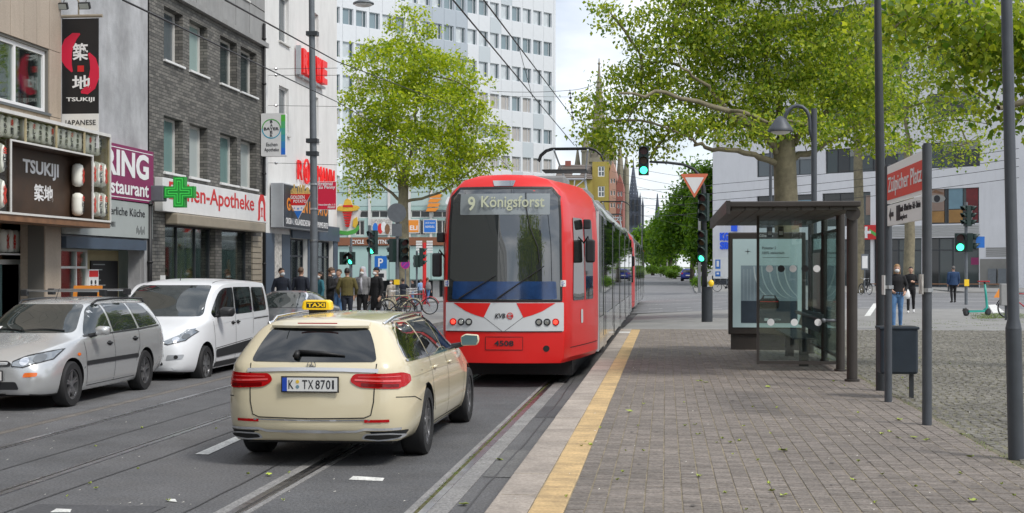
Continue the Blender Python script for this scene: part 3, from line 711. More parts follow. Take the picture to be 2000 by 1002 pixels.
def arc(pts, wd):
    P = [Vector(banp(*p)) for p in pts]; out1 = []; out2 = []
    for i, p in enumerate(P):
        t = (P[min(i+1,len(P)-1)]-P[max(i-1,0)]).normalized(); nn = Vector((-t.y,t.x))*wd[i]*bw
        out1.append(tuple(p+nn)); out2.append(tuple(p-nn))
    return out1+out2[::-1]
ff = FNY(bxl, YB, bz0)
for pts, wd in ((((156,66),(145,70),(134,82),(128,98),(128,114),(133,128),(140,140)), (.02,.10,.15,.16,.15,.09,.02)), (((174,104),(182,116),(186,134),(185,150),(178,168),(168,178),(158,180)), (.03,.09,.12,.14,.14,.10,.03))):
    mb = MB(); mb.prism(arc(pts, wd), .008, .011, ff); mb.build('brush_stroke', 'sign_red', cl_)
for s, x0, x1, y0, y1, m_ in (('築',141,173,118,84,'white'),('地',140,178,176,147,'white'),('TSUKIJI',128,186,200,190,'white')):
    a = banp(x0, y0); b = banp(x1, y1); text(s, ff @ Matrix.Translation((a[0],a[1],0)), b[0]-a[0], b[1]-a[1], m_, cl_, bold=.02, off=.014)
mb = MB(); a = banp(151,140); b = banp(164,128); boxm(mb, ff, a[0],b[0],a[1],b[1],.008,.012); mb.build('seal', 'apo_red', cl_)
f2 = FNY(bxl, YB, bz0)
text('JAPANESE', FNY(bxl+.06, YB-.008, bz0-.27), bw-.12, .14, 'ink', cw, bold=.004); text('CUISINE', FNY(bxl+.1, YB-.008, bz0-.50), bw-.2, .14, 'apo_red', cw, bold=.004)
for xx, nm in ((bxl+.12,'left'),(bxl+.60,'right')):
    fl2 = empty('flood_light', (xx, YB-.2, bz1+.2), 'small black flood light above the %s half of the black banner' % nm, 'lamp', 'flood lights over the banner')
    mb = MB(); mb.X = Matrix.Translation((xx,YB-.25,bz1+.22)) @ Matrix.Rotation(R(28),4,'X'); mb.box(-.12,.12,-.05,.03,-.07,.07); mb.build('housing', 'black', fl2, bevel=.01)
    mb = MB(); mb.X = Matrix.Translation((xx,YB-.25,bz1+.22)) @ Matrix.Rotation(R(28),4,'X'); mb.box(-.10,.10,-.053,-.05,-.055,.055); mb.build('lens', 'pane_pale', fl2)
    mb = MB(); mb.tube([(xx,YB-.2,bz1+.28),(xx,YB-.1,bz1+.5),(FXL,YB-.1,bz1+.75)], .01, 6); mb.build('bracket', 'black', fl2)
# ---------------------------------------------------------------- grey rendered house with the purple sign
yB1 = Yp(291)
b2 = empty('grey_rendered_house', (FXL, (yA1+yB1)/2, 0), 'blank grey rendered house front above a purple restaurant sign', 'building')
core(b2, yA1+.01, yB1-.01, 13.0, 'interior')
sgx0, sgx1 = yA1+.02, yB1-.02
gz = 2.55
wall(fr0(FXL-.03), yA1, yB1, .1, 13, [(yA1+.05,Yp(276),.11,gz)], .3, 'wall', 'stucco_grey', b2)
mb = MB(); mb.X = fr0(); mb.box(Yp(277),yB1,.1,gz,-.028,.06); mb.build('pillar', 'stucco_grey', b2)
mb = MB(); mb.X = fr0(); mb.box(yA1+.05,Yp(277),gz-.25,gz-.01,-.029,.12); mb.build('shutter_box', 'shop_blue', b2)
mb = MB(); mb.box(FXL-2.55,FXL-2.5,yA1+.05,yB1-.05,.1,gz); mb.build('back_wall', 'cream_wall', b2)
mb = MB(); mb.box(FXL-2.5,FXL-.32,yA1+.05,yB1-.05,gz-.02,gz-.0); mb.build('shop_ceiling', 'offwhite', b2)
s0, s1, s2, s3 = yA1+.05, Yp(196), Yp(222), Yp(276)
window(b2, fr0(), s0, s1, .3, gz-.26, .35, 'offwhite', 'shop_glass', .05, mull=(.3,.72), trans=(.80,), name='shop_window')
mb = MB(); mb.X = fr0(); mb.box(s1+.01,s3,.11,gz-.26,-.62,-.57); mb.build('side_panel', 'cream_wall', b2)
mb = MB(); mb.X = fr0(); mb.box(s2,s3-.12,.3,2.05,-.565,-.53); bb = mb.build('menu_board', 'sign_black', b2)
for k in range(12):
    mb = MB(); mb.X = fr0(); z = 1.95-k*.12; mb.box(s2+.1,s2+.1+rnd.uniform(.3,.85),z,z+.022,-.53,-.526); mb.build('chalk_line', 'sign_grey', bb)
mb = MB(); mb.X = fr0(); mb.box(Yp(196,FXL),Yp(215,FXL),1.1,1.85,-.3,-.27); ps = mb.build('notice', 'sign_white', b2)
mb = MB(); mb.X = fr0(); a, b = Yp(197), Yp(214); mb.box(a,b,1.68,1.82,-.27,-.266); mb.build('notice_heading', 'apo_red', ps)
for t in (.25, .7): 
    mb = MB(); mb.X = fr0(); u = a+(b-a)*t; mb.box(u-.05,u+.05,1.2,1.5,-.27,-.266); mb.prism(circ((u,1.56),.05,10),-.27,-.266); mb.build('pictogram', 'ink', ps)
rs = empty('restaurant_sign', (FXL+.1, (sgx0+sgx1)/2, 2.6), 'purple restaurant fascia sign with white letters over a grey panel', 'sign')
dR = onx(291, FXL+.12)[0]; pz1, pz0, pg0 = zz(295, dR), zz(398, dR), zz(466, dR)
mb = MB(); mb.X = fr0(); mb.box(sgx0,sgx1,pz0+.01,pz1,0,.12); pr_ = mb.build('purple_panel', 'purple', rs)
mb = MB(); mb.X = fr0(); mb.box(sgx0,sgx1,pg0,pz0-.01,0,.10); gr_ = mb.build('grey_panel', 'sign_grey', rs)
yq = lambda px: Yp(px, FXL+.12)
for z in (pz1-.09, pz0+.06):
    mb = MB(); mb.X = fr0(FXL+.12); mb.box(sgx0+.1,sgx1-.06,z,z+.018,.001,.005); mb.build('white_line', 'white', pr_)
text('RING', FX(FXL+.12, yq(203), pz0+.55), yq(290)-yq(203), .60, 'white', pr_, bold=.035)
text('Restaurant', FX(FXL+.12, yq(190), pz0+.14), yq(290)-yq(190), .34, 'white', pr_, bold=.02)
text('Bürgerliche Küche', FX(FXL+.10, yq(192), pg0+.44), yq(284)-yq(192), .24, 'ink', gr_, bold=.006)
text('seit 1981', FX(FXL+.10, yq(200), pg0+.22), yq(226)-yq(200), .12, 'ink', gr_, bold=.004)
mb = MB(); mb.X = fr0(FXL+.1); mb.prism(circ((yq(140), pg0+.3), .16, 16, .12), .001, .006); mb.build('emblem', 'white', gr_)
mb = MB(); mb.X = fr0(FXL+.1); mb.prism(circ((yq(140), pg0+.31), .11, 16, .07), .0065, .009); mb.build('emblem', 'ink', gr_)
mb = MB(); mb.X = fr0(FXL+.1)
for k in range(9): u = yq(268)+k*.06; mb.box(u,u+.02,pg0+.1+.03*math.sin(k*2),pg0+.24+.05*math.sin(k*1.7),.001,.004)
mb.build('graffiti_tag', 'ink', gr_)
# ---------------------------------------------------------------- clinker house with the pharmacy
yC1 = Yp(517)
b3 = empty('clinker_house', (FXL, (yB1+yC1)/2, 0), 'dark grey brick house with paired tall windows above a pharmacy', 'building')
core(b3, yB1+.01, yC1-.01, 15, 'interior', gf=2.4, zg=3.2)
ops = []; w1 = [(320,357),(370,405),(430,463),(470,501)]
for a, b in w1: ops += [(Yp(a),Yp(b),4.30,5.72),(Yp(a),Yp(b),7.12,8.47)]
g0, g1, g2, g3, g4 = Yp(322), Yp(421), Yp(433), Yp(490), Yp(509)
ops += [(g0,g1,.45,3.0),(g2,g3,.45,3.0)]
wall(fr0(), yB1, yC1, .1, 8.78, ops, .30, 'wall', 'clinker', b3)
for i, o_ in enumerate(ops[:8]):
    window(b3, fr0(), *o_, .27, 'offwhite', ('pane_green','pane_teal','pane_pale','pane_green')[i % 4] if i % 2 == 0 else 'pane_grey' if i in (1,) else 'pane_teal' if i == 3 else 'pane', .065, sill='sign_white')
# cladding above
mb = MB(); mb.X = fr0(); mb.box(yB1,yC1,8.78,8.92,-.3,.14); mb.build('cornice', 'concrete_panel', b3)
tp = [(Yp(385),8.92),(Yp(460),8.92)]
pe = [yB1, Yp(383), Yp(460), Yp(487), yC1]
wall(fr0(FXL-.02), yB1, yC1, 8.92, 15, [(Yp(461),Yp(486),9.95,11.6)], .3, 'upper_wall', 'concrete_panel', b3)
window(b3, fr0(FXL-.02), Yp(461), Yp(486), 9.95, 11.6, .14, 'grey_metal', 'pane', .05, sill='offwhite')
for a, b in zip(pe[:-1], pe[1:]):
    for c, d in ((8.93,9.9),(9.92,12.2)):
        if a > Yp(455) and b < Yp(492) and c > 9.5: continue
        mb = MB(); mb.X = fr0(FXL-.02); mb.box(a+.02,b-.02,c+.01,d-.01,.002,.03); mb.build('cladding_panel', 'concrete_panel', b3)
for i, (a, b) in enumerate(((g0,g1),(g2,g3))):
    window(b3, fr0(), a, b, .45, 3.0, .22, 'dark_metal', 'shop_glass', .05, mull=(.34,.7) if i == 0 else (), name='shop_window')
mb = MB(); mb.box(FXL-2.3,FXL-2.25,yB1+.1,yC1-.1,.1,3.1); mb.build('back_wall', 'offwhite', b3)
mb = MB(); mb.box(FXL-2.25,FXL-.32,yB1+.1,yC1-.1,3.02,3.08); mb.build('shop_ceiling', 'offwhite', b3)
for px in (343,):
    mb = MB(); mb.X = fr0(FXL-.5); mb.box(Yp(338,FXL-.5),Yp(362,FXL-.5),.5,2.95,-.03,0); mb.build('display_banner', 'yellow_band', b3)
    mb = MB(); mb.X = fr0(FXL-.5); mb.box(Yp(366,FXL-.5),Yp(376,FXL-.5),.5,2.95,-.03,0); mb.build('display_banner', 'yellow_band', b3)
mb = MB(); mb.X = fr0(FXL-.45); mb.prism(circ((Yp(448,FXL-.45),1.75),.16,14,.42),-.02,0); mb.build('display_figure', 'orange', b3)
for k in range(3):
    mb = MB(); mb.box(FXL-1.4,FXL-.7,g0+.5+k*1.7,g0+1.7+k*1.7,.1,1.15); mb.build('display_shelf', 'sign_white', b3)
mb = MB(); mb.X = fr0(); mb.box(Yp(312),Yp(322)-.01,.6,1.7,.004,.02); mb.build('notice', 'sign_white', b3)
mb = MB(); mb.X = fr0(); mb.box(Yp(312)+.05,Yp(322)-.06,1.2,1.5,.021,.024); mb.build('notice_print', 'bayer_blue', b3)
for k in range(14):
    mb = MB(); mb.X = fr0(); z = .5+k*.17; mb.box(g3+.02,g4,z,z+.15,.004,.05); mb.build('shutter_slat', 'beige_metal', b3)
mat('posters', (.45,.43,.40,1), .8, var=.6, vs=9)
mb = MB(); mb.X = fr0(); mb.box(g4+.03,yC1-.05,.3,3.0,.004,.03); mb.build('poster_strip', 'posters', b3)
mb = MB(); mb.X = fr0(); mb.box(Yp(322),Yp(498),2.98,3.26,.002,.34); aw = mb.build('awning_case', 'beige_metal', b3, bevel=.03)
ap = empty('pharmacy_sign', (FXL+.1, Yp(420), 3.3), 'long white pharmacy fascia sign with red letters above the awning', 'sign')
aX = FXL+.22; ay0, ay1 = Yp(318, aX), Yp(522, aX); az1 = zz(346, onx(318, aX)[0]); az0 = zz(412, onx(318, aX)[0])
mb = MB(); mb.box(FXL+.005,aX,ay0,ay1,az0,az1); bd = mb.build('board', 'sign_white', ap, bevel=.01)
ya = lambda px: Yp(px, aX)
text('Eschen-Apotheke', FX(aX, ya(330), az0+.18), ya(496)-ya(330), .58, 'apo_red', bd, bold=.012)
def apoA(fr, w, h, m1, m2, parent):
    P = [(0,0),(.22,.0),(.30,.12),(.30,.60),(.42,.76),(.60,.76),(.72,.60),(.72,.12),(.80,0),(1,0),(.93,.14),(.93,.7),(.70,1),(.32,1),(.08,.7),(.08,.14)]
    mb = MB(); mb.prism([(p[0]*w,p[1]*h) for p in P], .003, .008, fr); a_ = mb.build('emblem_letter', m1, parent)
    mb = MB(); mb.prism([(p[0]*w,p[1]*h) for p in ((.38,.50),(.64,.50),(.56,.38),(.54,.22),(.64,.16),(.38,.16),(.48,.22),(.46,.38))], .003, .009, fr); mb.build('chalice', m1, a_)
apoA(FX(aX, ya(503), az0+.05), ya(519)-ya(503), .80, 'apo_red', 'white', bd)
# green cross on a bracket
dcr = 33.4; cxc = wp(349, dcr)[0]; ycr = wp(349, dcr)[1]; czc = zz(375, dcr)
gc = empty('pharmacy_cross', (cxc, ycr, czc-.38), 'green illuminated pharmacy cross on a bracket over the pavement', 'sign')
def cross(s, t): return [(-t,-s),(t,-s),(t,-t),(s,-t),(s,t),(t,t),(t,s),(-t,s),(-t,t),(-s,t),(-s,-t),(-t,-t)]
fc = FNY(cxc, ycr, czc)
mb = MB(); mb.prism(cross(.37,.14), -.2, 0, fc); body = mb.build('housing', 'green_cross', gc)
for s, t in ((.33,.10),(.27,.045)):
    P = cross(s, t); Q = cross(s-.018, t-.018); mb = MB()
    for i in range(12):
        j = (i+1) % 12; mb.add([tuple(fc @ Vector((p[0],p[1],.006))) for p in (P[i],P[j],Q[j],Q[i])], [(0,1,2,3)])
    mb.build('neon_line', 'green_line', body, fix=False)
mb = MB(); mb.box(FXL+.02,cxc-.38,ycr-.02,ycr+.24,czc-.22,czc+.16); mb.build('bracket_box', 'grey_metal', gc, bevel=.02)
# Bayer light box, square to the facade
db = onx(517, FXL)[0]; yb_ = Yp(512); xl, xr = FXL+.03, wp(567, db)[0]; bz1, bz0 = zz(225, db), zz(308, db)
bs = empty('light_box_sign', ((xl+xr)/2, yb_, bz0), 'white light box sign with round cross logo and green-blue edge', 'sign')
mb = MB(); mb.prism(rectpoly(xl, xr, bz0, bz1, .05), 0, .22, FNY(0, yb_, 0)); bd = mb.build('housing', 'sign_white', bs)
w = xr-xl; h = bz1-bz0
for k in range(6):
    nm = 'bayer_edge%d' % k; c0 = np.array((.10,.50,.06)); c1 = np.array((.02,.16,.62)); c = c0+(c1-c0)*k/5; mat(nm, tuple(c)+(1,), .4)
    mb = MB(); z1_ = bz1-.05-k*(h-.1)/6; mb.box(xr-.13,xr+.004,yb_-.224,yb_-.221,z1_-(h-.1)/6,z1_); mb.build('edge_stripe', nm, bd)
fb = FNY(xl, yb_-.22, bz0); cx_, cz_ = w*.43, h*.64; rr = h*.23
for k in range(24):
    a0, a1 = 2*math.pi*k/24, 2*math.pi*(k+1)/24
    mb = MB() if k % 12 == 0 else mb
    mb.prism([(cx_+r_*math.cos(a),cz_+r_*math.sin(a)) for r_, a in ((rr,a0),(rr,a1),(rr*.9,a1),(rr*.9,a0))], .003, .006, fb)
    if k % 12 == 11: mb.build('ring', 'bayer_green' if k < 12 else 'bayer_cyan', bd)
text('BAYER', fb @ Matrix.Translation((cx_-rr*.78,cz_-.045,0)), rr*1.56, .09, 'ink', bd, bold=.02)
for k, ch in enumerate('BA ER'):
    if ch != ' ': text(ch, fb @ Matrix.Translation((cx_-.04,cz_+.215-k*.108-.04,0)), .08, .085, 'ink', bd, bold=.02)
text('Eschen', fb @ Matrix.Translation((w*.22,h*.235,0)), w*.46, .11, 'ink', bd, bold=.003); text('Apotheke', fb @ Matrix.Translation((w*.14,h*.09,0)), w*.60, .14, 'ink', bd, bold=.003)
# drain pipe between the houses and slim one beside the light box
for px, X, z1, r_, lab in ((293,FXL+.12,3.5,.055,'black downpipe between the grey house and the brick house'),(516,FXL+.08,9.5,.05,'dark downpipe between the brick house and the white house')):
    mb = MB(); yy = Yp(px, X); mb.cyl((X,yy,.1),(X,yy,z1),r_)
    for z in np.arange(.6, z1, 1.4): mb.cyl((X,yy,z),(X,yy,z+.05),r_*1.35)
    o = mb.build('downpipe', 'black', None, True); tag(o, lab, 'pipe')
# ---------------------------------------------------------------- white corner house
yD1 = Yp(658)
b4 = empty('white_corner_house', (FXL, (yC1+yD1)/2, 0), 'white rendered corner house with red supermarket letters high up', 'building')
core(b4, yC1+.01, yD1-.02, 17, 'interior', gf=2.0, zg=3.0)
ops = []
for (a, b, c, d) in ((545,564,1,0),(610,622,1,0)):
    for z0 in (6.3, 9.3, 12.3): ops.append((Yp(a),Yp(b),z0+ (0 if a < 600 else .2), z0+1.55+(0 if a < 600 else .2)))
ops += [(Yp(565),Yp(600),.2,2.9),(Yp(618),Yp(650),.2,2.9)]
wall(fr0(), yC1, yD1, .1, 17, ops, .3, 'wall', 'plaster_white', b4)
mb = MB(); mb.X = FNY(0, 0, 0); wall(frame((FXL,yD1,0),(-1,0,0),(0,0,1)), 0, 14, .1, 17, [], .2, 'wall', 'plaster_white', b4)
for o_ in ops[:6]: window(b4, fr0(), *o_, .16, 'white', 'pane_grey', .06, sill='offwhite')
for o_ in ops[6:]: window(b4, fr0(), *o_, .2, 'shop_dark', 'shop_glass', .06, mull=(.35,.7), trans=(.78,), name='shop_window')
mb = MB(); mb.box(FXL-1.95,FXL-1.9,yC1+.05,yD1-.05,.1,3); mb.build('back_wall', 'interior', b4)
for a, b in ((yC1+.02,Yp(534)),(Yp(534)+.01,Yp(548)),(Yp(549),Yp(565)-.02),(Yp(600)+.02,Yp(618)-.02),(Yp(650)+.02,yD1)):
    mb = MB(); mb.X = fr0(); mb.box(a,b,.11,3.0,.003,.04); mb.build('shop_panel', 'posters' if b == Yp(548) else 'shop_blue', b4)
mb = MB(); mb.X = fr0(); mb.box(Yp(566),yD1+.03,2.9,3.45,.045,.10); mb.build('fascia', 'shop_blue', b4)
# red wall letters
lt = empty('supermarket_letters', (FXL+.1, Yp(612), 8.6), 'tall red block letters of the supermarket on the white house', 'lettering')
dR_ = onx(590, FXL+.15)[0]; z1, z0 = zz(95, dR_), zz(142, dR_); y0, y1 = Yp(590, FXL+.2), Yp(639, FXL+.2)
mat('letter_red', (.72,.012,.012,1), .4, emis=.15)
for k, ch in enumerate('REWE'):
    ww = (y1-y0)/4; text(ch, FX(FXL, y0+k*ww+.05, z0), ww-.16, z1-z0, 'letter_red', lt, name='letter', bold=.05, off=.02, th=.22)
mb = MB(); mb.X = fr0(); mb.box(y0-.1,y1,z0-.14,z0-.06,.05,.14); mb.box(y0-.25,y0-.12,z0-.1,z1+.05,.05,.2); mb.build('mounting_rail', 'silver_panel', lt)
lt = empty('drugstore_letters', (FXL+.1, Yp(620), 4.9), 'thin red drugstore letters on the white house above the snack bar', 'lettering')
dR_ = onx(583, FXL+.1)[0]; z1, z0 = zz(312, dR_), zz(350, dR_); y0, y1 = Yp(583, FXL+.1), Yp(655, FXL+.1); ww = (y1-y0)/8
for k, ch in enumerate('ROSSMANN'):
    if k == 1:
        mb = MB(); mb.X = fr0(FXL+.1)
        for q in range(18):
            a0, a1 = 2*math.pi*q/18, 2*math.pi*(q+1)/18; cc = (y0+1.5*ww, (z0+z1)/2); r1_, r2_ = .52, .42
            mb.prism([(cc[0]+r_*.75*math.cos(a),cc[1]+r_*.85*math.sin(a)) for r_, a in ((r1_,a0),(r1_,a1),(r2_,a1),(r2_,a0))], 0, .05)
        mb.prism([(y0+1.38*ww,z0+.1),(y0+1.62*ww,z0+.1),(y0+1.7*ww,z0+.42),(y0+1.55*ww,z0+.5),(y0+1.3*ww,z0+.42)], 0, .05)
        mb.build('round_emblem', 'letter_red', lt)
    text(ch, FX(FXL, y0+k*ww+.05, z0), ww*.82, z1-z0, 'letter_red', lt, name='letter', bold=-.012, off=.04, th=.06) if k != 1 else None
# snack bar sign box
GX = FXL+.46; gy0, gy1 = Yp(526), Yp(641, GX); dG = dep(GX, gy0); gz1, gz0 = zz(357, dG), zz(444, dG)
gs = empty('snack_bar_sign', ((FXL+GX)/2, gy0, gz0), 'grey boxed snack bar fascia with orange letters beside the brick house', 'sign')
mb = MB(); mb.box(FXL+.045,GX,gy0,gy1,gz0,gz1); bd = mb.build('housing', 'silver_panel', gs, bevel=.012)
mb = MB(); mb.X = fr0(GX); mb.box(gy0+.06,gy1-.05,gz0+.04,gz1-.04,.002,.02); pn = mb.build('panel', 'shop_dark', gs)
text('GOLDEN POTATO', FX(GX+.02, gy0+.3, gz0+.55), gy1-gy0-.5, .42, 'orange', pn, bold=.03)
text('ORIGINAL HOLLANDISCHE SNACKS UND POMMES FRITES', FX(GX+.02, gy0+.2, gz0+.12), gy1-gy0-.35, .20, 'white', pn, bold=.015)
def cone_sign(px0, px1, py0, py1, X_, d_, lab):
    x0, y_ = wp(px0, d_); x1 = wp(px1, d_)[0]; z1_, z0_ = zz(py0, d_), zz(py1, d_); w_, h_ = x1-x0, z1_-z0_
    e = empty('cone_sign', ((x0+x1)/2, y_, z0_), lab, 'sign', 'fries cone signs')
    f_ = FNY(x0, y_, z0_)
    mat('fries', (.62,.42,.14,1), .7, var=.35, vs=22) if 'fries' not in M else None
    P = [(.5,0),(.98,.70),(.02,.70)]
    mb = MB(); mb.prism([(p[0]*w_,p[1]*h_) for p in P], -.06, 0, f_); c_ = mb.build('cone', 'white', e)
    mb = MB(); mb.prism([(p[0]*w_,p[1]*h_) for p in ((.235,.385),(.765,.385),(.98,.70),(.02,.70))], .001, .005, f_); mb.build('red_band', 'apo_red', c_)
    mb = MB(); mb.prism([(p[0]*w_,p[1]*h_) for p in ((.5,.0),(.655,.23),(.345,.23))], .001, .005, f_); mb.build('blue_tip', 'bayer_blue', c_)
    for (u, v, s) in ((.36,.31,.035),(.5,.29,.05),(.64,.31,.035)):
        mb = MB(); mb.prism([((u+s*(1 if q % 2 == 0 else .4)*math.sin(q*math.pi/5))*w_, v*h_+s*w_*(1 if q % 2 == 0 else .4)*math.cos(q*math.pi/5)) for q in range(10)], .006, .009, f_); mb.build('star', 'bayer_blue', c_)
    text('GOLDEN', f_ @ Matrix.Translation((w_*.2,h_*.56,0)), w_*.55, h_*.10, 'white', c_, bold=.02, off=.007); text('POTATO', f_ @ Matrix.Translation((w_*.32,h_*.45,0)), w_*.5, h_*.09, 'white', c_, bold=.02, off=.007)
    fr_ = MB()
    for k in range(22):
        u = .06+.88*k/21; t_ = rnd.uniform(.82,1.0)-.5*(u-.5)**2; s_ = rnd.uniform(-.04,.04)
        fr_.prism([((u-.022)*w_,.66*h_),((u+.022)*w_,.66*h_),((u+.022+s_)*w_,t_*h_),((u-.022+s_)*w_,t_*h_)], -.05+.004*(k % 5), -.012+.003*(k % 4), f_)
    fr_.build('fries', 'fries', e)
    mb = MB(); mb.box(FXL+.4,x0+.1,y_+.01,y_+.05,z0_+h_*.55,z0_+h_*.6); mb.build('bracket', 'steel', e)
cone_sign(557, 609, 358, 428, FXL, 44.6, 'fries cone sign in red, white and blue on the snack bar, nearer one')
cone_sign(604, 640, 370, 424, FXL, 48.4, 'fries cone sign in red, white and blue on the snack bar, farther one')
# kebab sign with sombrero at the corner
dk = 53.2; k0 = wp(640, dk); 
ks = empty('kebab_sign', (wp(672, dk)[0], wp(672, dk)[1], 3.2), 'white snack sign with a red kebab spit under a yellow sombrero', 'sign')
def kp(px, py): return (wp(px, dk)[0]-k0[0], zz(py, dk))
fk = FNY(k0[0], k0[1], 0)
mb = MB(); mb.prism([kp(*p) for p in ((643,462),(690,458),(706,412),(664,398),(652,410))], -.18, 0, fk); bd = mb.build('board', 'sign_white', ks)
mat('straw', (.72,.47,.05,1), .6, var=.15, vs=8)
mb = MB(); mb.prism([kp(*p) for p in ((657,408),(664,403),(672,403),(675,392),(680,388),(687,392),(690,401),(700,402),(705,406),(700,411),(688,413),(672,413),(662,412))], .004, .10, fk); mb.build('sombrero', 'straw', ks)
mb = MB(); mb.prism([kp(*p) for p in ((672,401),(691,401),(692,405),(672,405))], .10, .11, fk); mb.build('hat_band', 'apo_red', ks)
for k in range(6):
    z_ = 413+k*5.2; w_ = 10-k*1.1; mb = MB(); mb.prism([kp(*p) for p in ((680-w_,z_+1),(680+w_,z_),(680+w_-1.5,z_+4.6),(680-w_+2,z_+4.2))], .006, .08, fk); mb.build('meat_layer', 'apo_red', ks)
mb = MB(); mb.prism([kp(*p) for p in ((656,445),(664,450),(680,452),(694,448),(702,440),(704,447),(696,456),(680,460),(664,457))], .006, .05, fk); mb.build('green_swirl', 'bayer_green', ks)
mb = MB(); mb.prism([kp(*p) for p in ((692,428),(699,424),(701,436),(696,446),(690,442))], .006, .04, fk); mb.build('yellow_patch', 'straw', ks)
mb = MB(); mb.box(FXL-.2,k0[0]+.2,k0[1]+.19,k0[1]+.25,3.6,3.7); mb.build('bracket', 'steel', ks)

# the street goes on behind the viewpoint; its fronts are mirrored in the tram and the cars
for nm, X_, y0, y1, rt, lab in (('terrace', FXL+.02, -110, -30.2, (0,1,0), 'terrace of plain house fronts on the left, behind the viewpoint'), ('terrace', 8.0, -112, -34, (0,-1,0), 'terrace of plain house fronts on the right, behind the viewpoint')):
    e = empty(nm, (X_,(y0+y1)/2,0), lab, 'building'); f_ = frame((X_,y0 if rt[1] > 0 else y1,0), rt, (0,0,1)); L_ = y1-y0; ops = []
    for fl_ in range(4):
        for k in range(11): u = 3+k*7; ops.append((u,u+2.2,4.4+fl_*3.2,6.3+fl_*3.2))
    wall(f_, 0, L_, -.1, 17, ops, .3, 'wall', 'plaster_white' if rt[1] > 0 else 'stucco_grey', e)
    for o_ in ops: window(e, f_, *o_, .2, 'white', 'pane_dark', .08)
    mb = MB(); boxm(mb, f_, .05, L_-.05, -.1, 17, -10, -.31); mb.build('core', 'interior', e)
# ================================================================== buildings across the ring road
def linefr(px0, d0, px1, d1):
    a = Vector(wp(px0, d0)); b = Vector(wp(px1, d1)); r = (b-a).normalized()
    fr = frame((a.x,a.y,0), (r.x,r.y,0), (0,0,1))
    def U(px):
        e = Vector(wp(px, 1.0)); det = e.x*(-r.y)+e.y*r.x
        s = (a.x*(-r.y)+a.y*r.x)/det; p = e*s
        return (p-a).dot(r)
    def D(px):
        p = a+r*U(px); return dep(p.x, p.y)
    return fr, U, D
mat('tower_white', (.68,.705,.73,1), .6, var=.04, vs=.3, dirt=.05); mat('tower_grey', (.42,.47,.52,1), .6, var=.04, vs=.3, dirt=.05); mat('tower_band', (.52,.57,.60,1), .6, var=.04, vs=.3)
mat('blind', (.44,.42,.40,1), .8, var=.08, vs=2); mat('curtain', (.55,.60,.62,1), .35, var=.2, vs=1.5, coat=.6)
glossy('tower_pane', (.20,.27,.30,1)); glossy('tower_pane_dark', (.07,.10,.11,1))
fr, U, D = linefr(1085, 160, 640, 136.7)
# keep u growing to the right
a = Vector(wp(600, 0)) ; 
fr, U, D = linefr(640, 136.7, 1085, 160)
tw = empty('office_tower', tuple(fr @ Vector((16,0,0))), 'tall pale office tower with ribbon rows of square windows', 'building')
L1 = U(1085); P_ = 1.71; ncol = 24; L0 = L1 - P_*ncol - .35
mb = MB(); boxm(mb, fr, L0, L1, -1.2, 42, -16, -.25); mb.build('core', 'tower_band', tw)
mb = MB(); boxm(mb, fr, L1-.28, L1, -1.2, 42, -.249, .02); mb.build('corner_pier', 'tower_white', tw)
fm = MB(); w_, h_ = 1.36, 1.66
for (a0,b0,c0,d0) in ((0,.06,0,h_),(w_-.06,w_,0,h_),(.06,w_-.06,0,.06),(.06,w_-.06,h_-.06,h_),(w_*.64,w_*.64+.05,.06,h_-.06)): fm.box(a0,b0,c0,d0,-.26,-.12)
wfm = fm.mesh('window', 'tower_white')
pm_ = {}
for q in ('tower_pane','tower_pane_dark','blind','curtain'):
    g = MB(); g.box(.06,w_*.64,.06,h_-.06,-.24,-.2); pa = g.mesh('pane', q)
    g = MB(); g.box(w_*.64+.05,w_-.06,.06,h_-.06,-.24,-.2); pb = g.mesh('pane', 'tower_pane_dark' if q in ('tower_pane','curtain') else q); pm_[q] = (pa, pb)
sp = {}
for q in ('tower_white','tower_grey','tower_band'):
    g = MB(); g.box(.012,P_-.012,0,3.37-h_,-.25,0); sp[q] = g.mesh('spandrel_panel', q)
    g = MB(); g.box(.0,P_-w_-.01,0,h_,-.25,-.004); sp[q+'p'] = g.mesh('pier_panel', q)
for k in range(-5, 6):
    z = 19.6 + k*3.37
    for c in range(ncol):
        u = L1-.28-(c+1)*P_
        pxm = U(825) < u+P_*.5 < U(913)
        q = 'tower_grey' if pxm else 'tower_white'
        T = fr @ Matrix.Translation((u, z+h_, 0))
        if u > U(640)-2 or True:
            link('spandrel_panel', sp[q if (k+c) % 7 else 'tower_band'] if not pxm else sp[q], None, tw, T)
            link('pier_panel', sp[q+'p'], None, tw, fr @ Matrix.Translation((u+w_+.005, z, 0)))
            w = link('window', wfm, None, tw, fr @ Matrix.Translation((u, z, 0)))
            kk = 'blind' if (k <= 0 and rnd.random() < .72) else ('curtain' if rnd.random() < .6 else 'tower_pane')
            for me in pm_[kk]: link('pane', me, None, w)
# fix parenting: tower pieces carry world matrices under a world root, panes follow their window
# ---------------------------------------------------------------- low teal building
YT = 128.0
ft = FNY(0, YT, 0)
def T_(px): return ony(px, YT)[1]
def TZ(py): return zz(py, 127.0)
mat('teal_panel', (.33,.47,.44,1), .4, var=.06, vs=.4, coat=.3); mat('teal_glass', (.40,.52,.50,1), .15, var=.12, vs=.3, coat=.8); mat('brown_band', (.22,.085,.04,1), .6, var=.1, vs=1)
te = empty('teal_building', (T_(770), YT, -1), 'low teal panelled shop building with a brown sign band', 'building')
t0, t1 = T_(600), T_(1010)
mb = MB(); mb.box(t0,t1,YT+.31,YT+7,TZ(548),TZ(345)); mb.build('core', 'teal_panel', te)
mb = MB(); mb.box(t0,t1,YT+3,YT+7,-1.6,TZ(548)); mb.build('ground_floor_back', 'shop_dark', te)
wpx = [600,640,683,722,760,800,842,885,930,975,1010]
ops = []
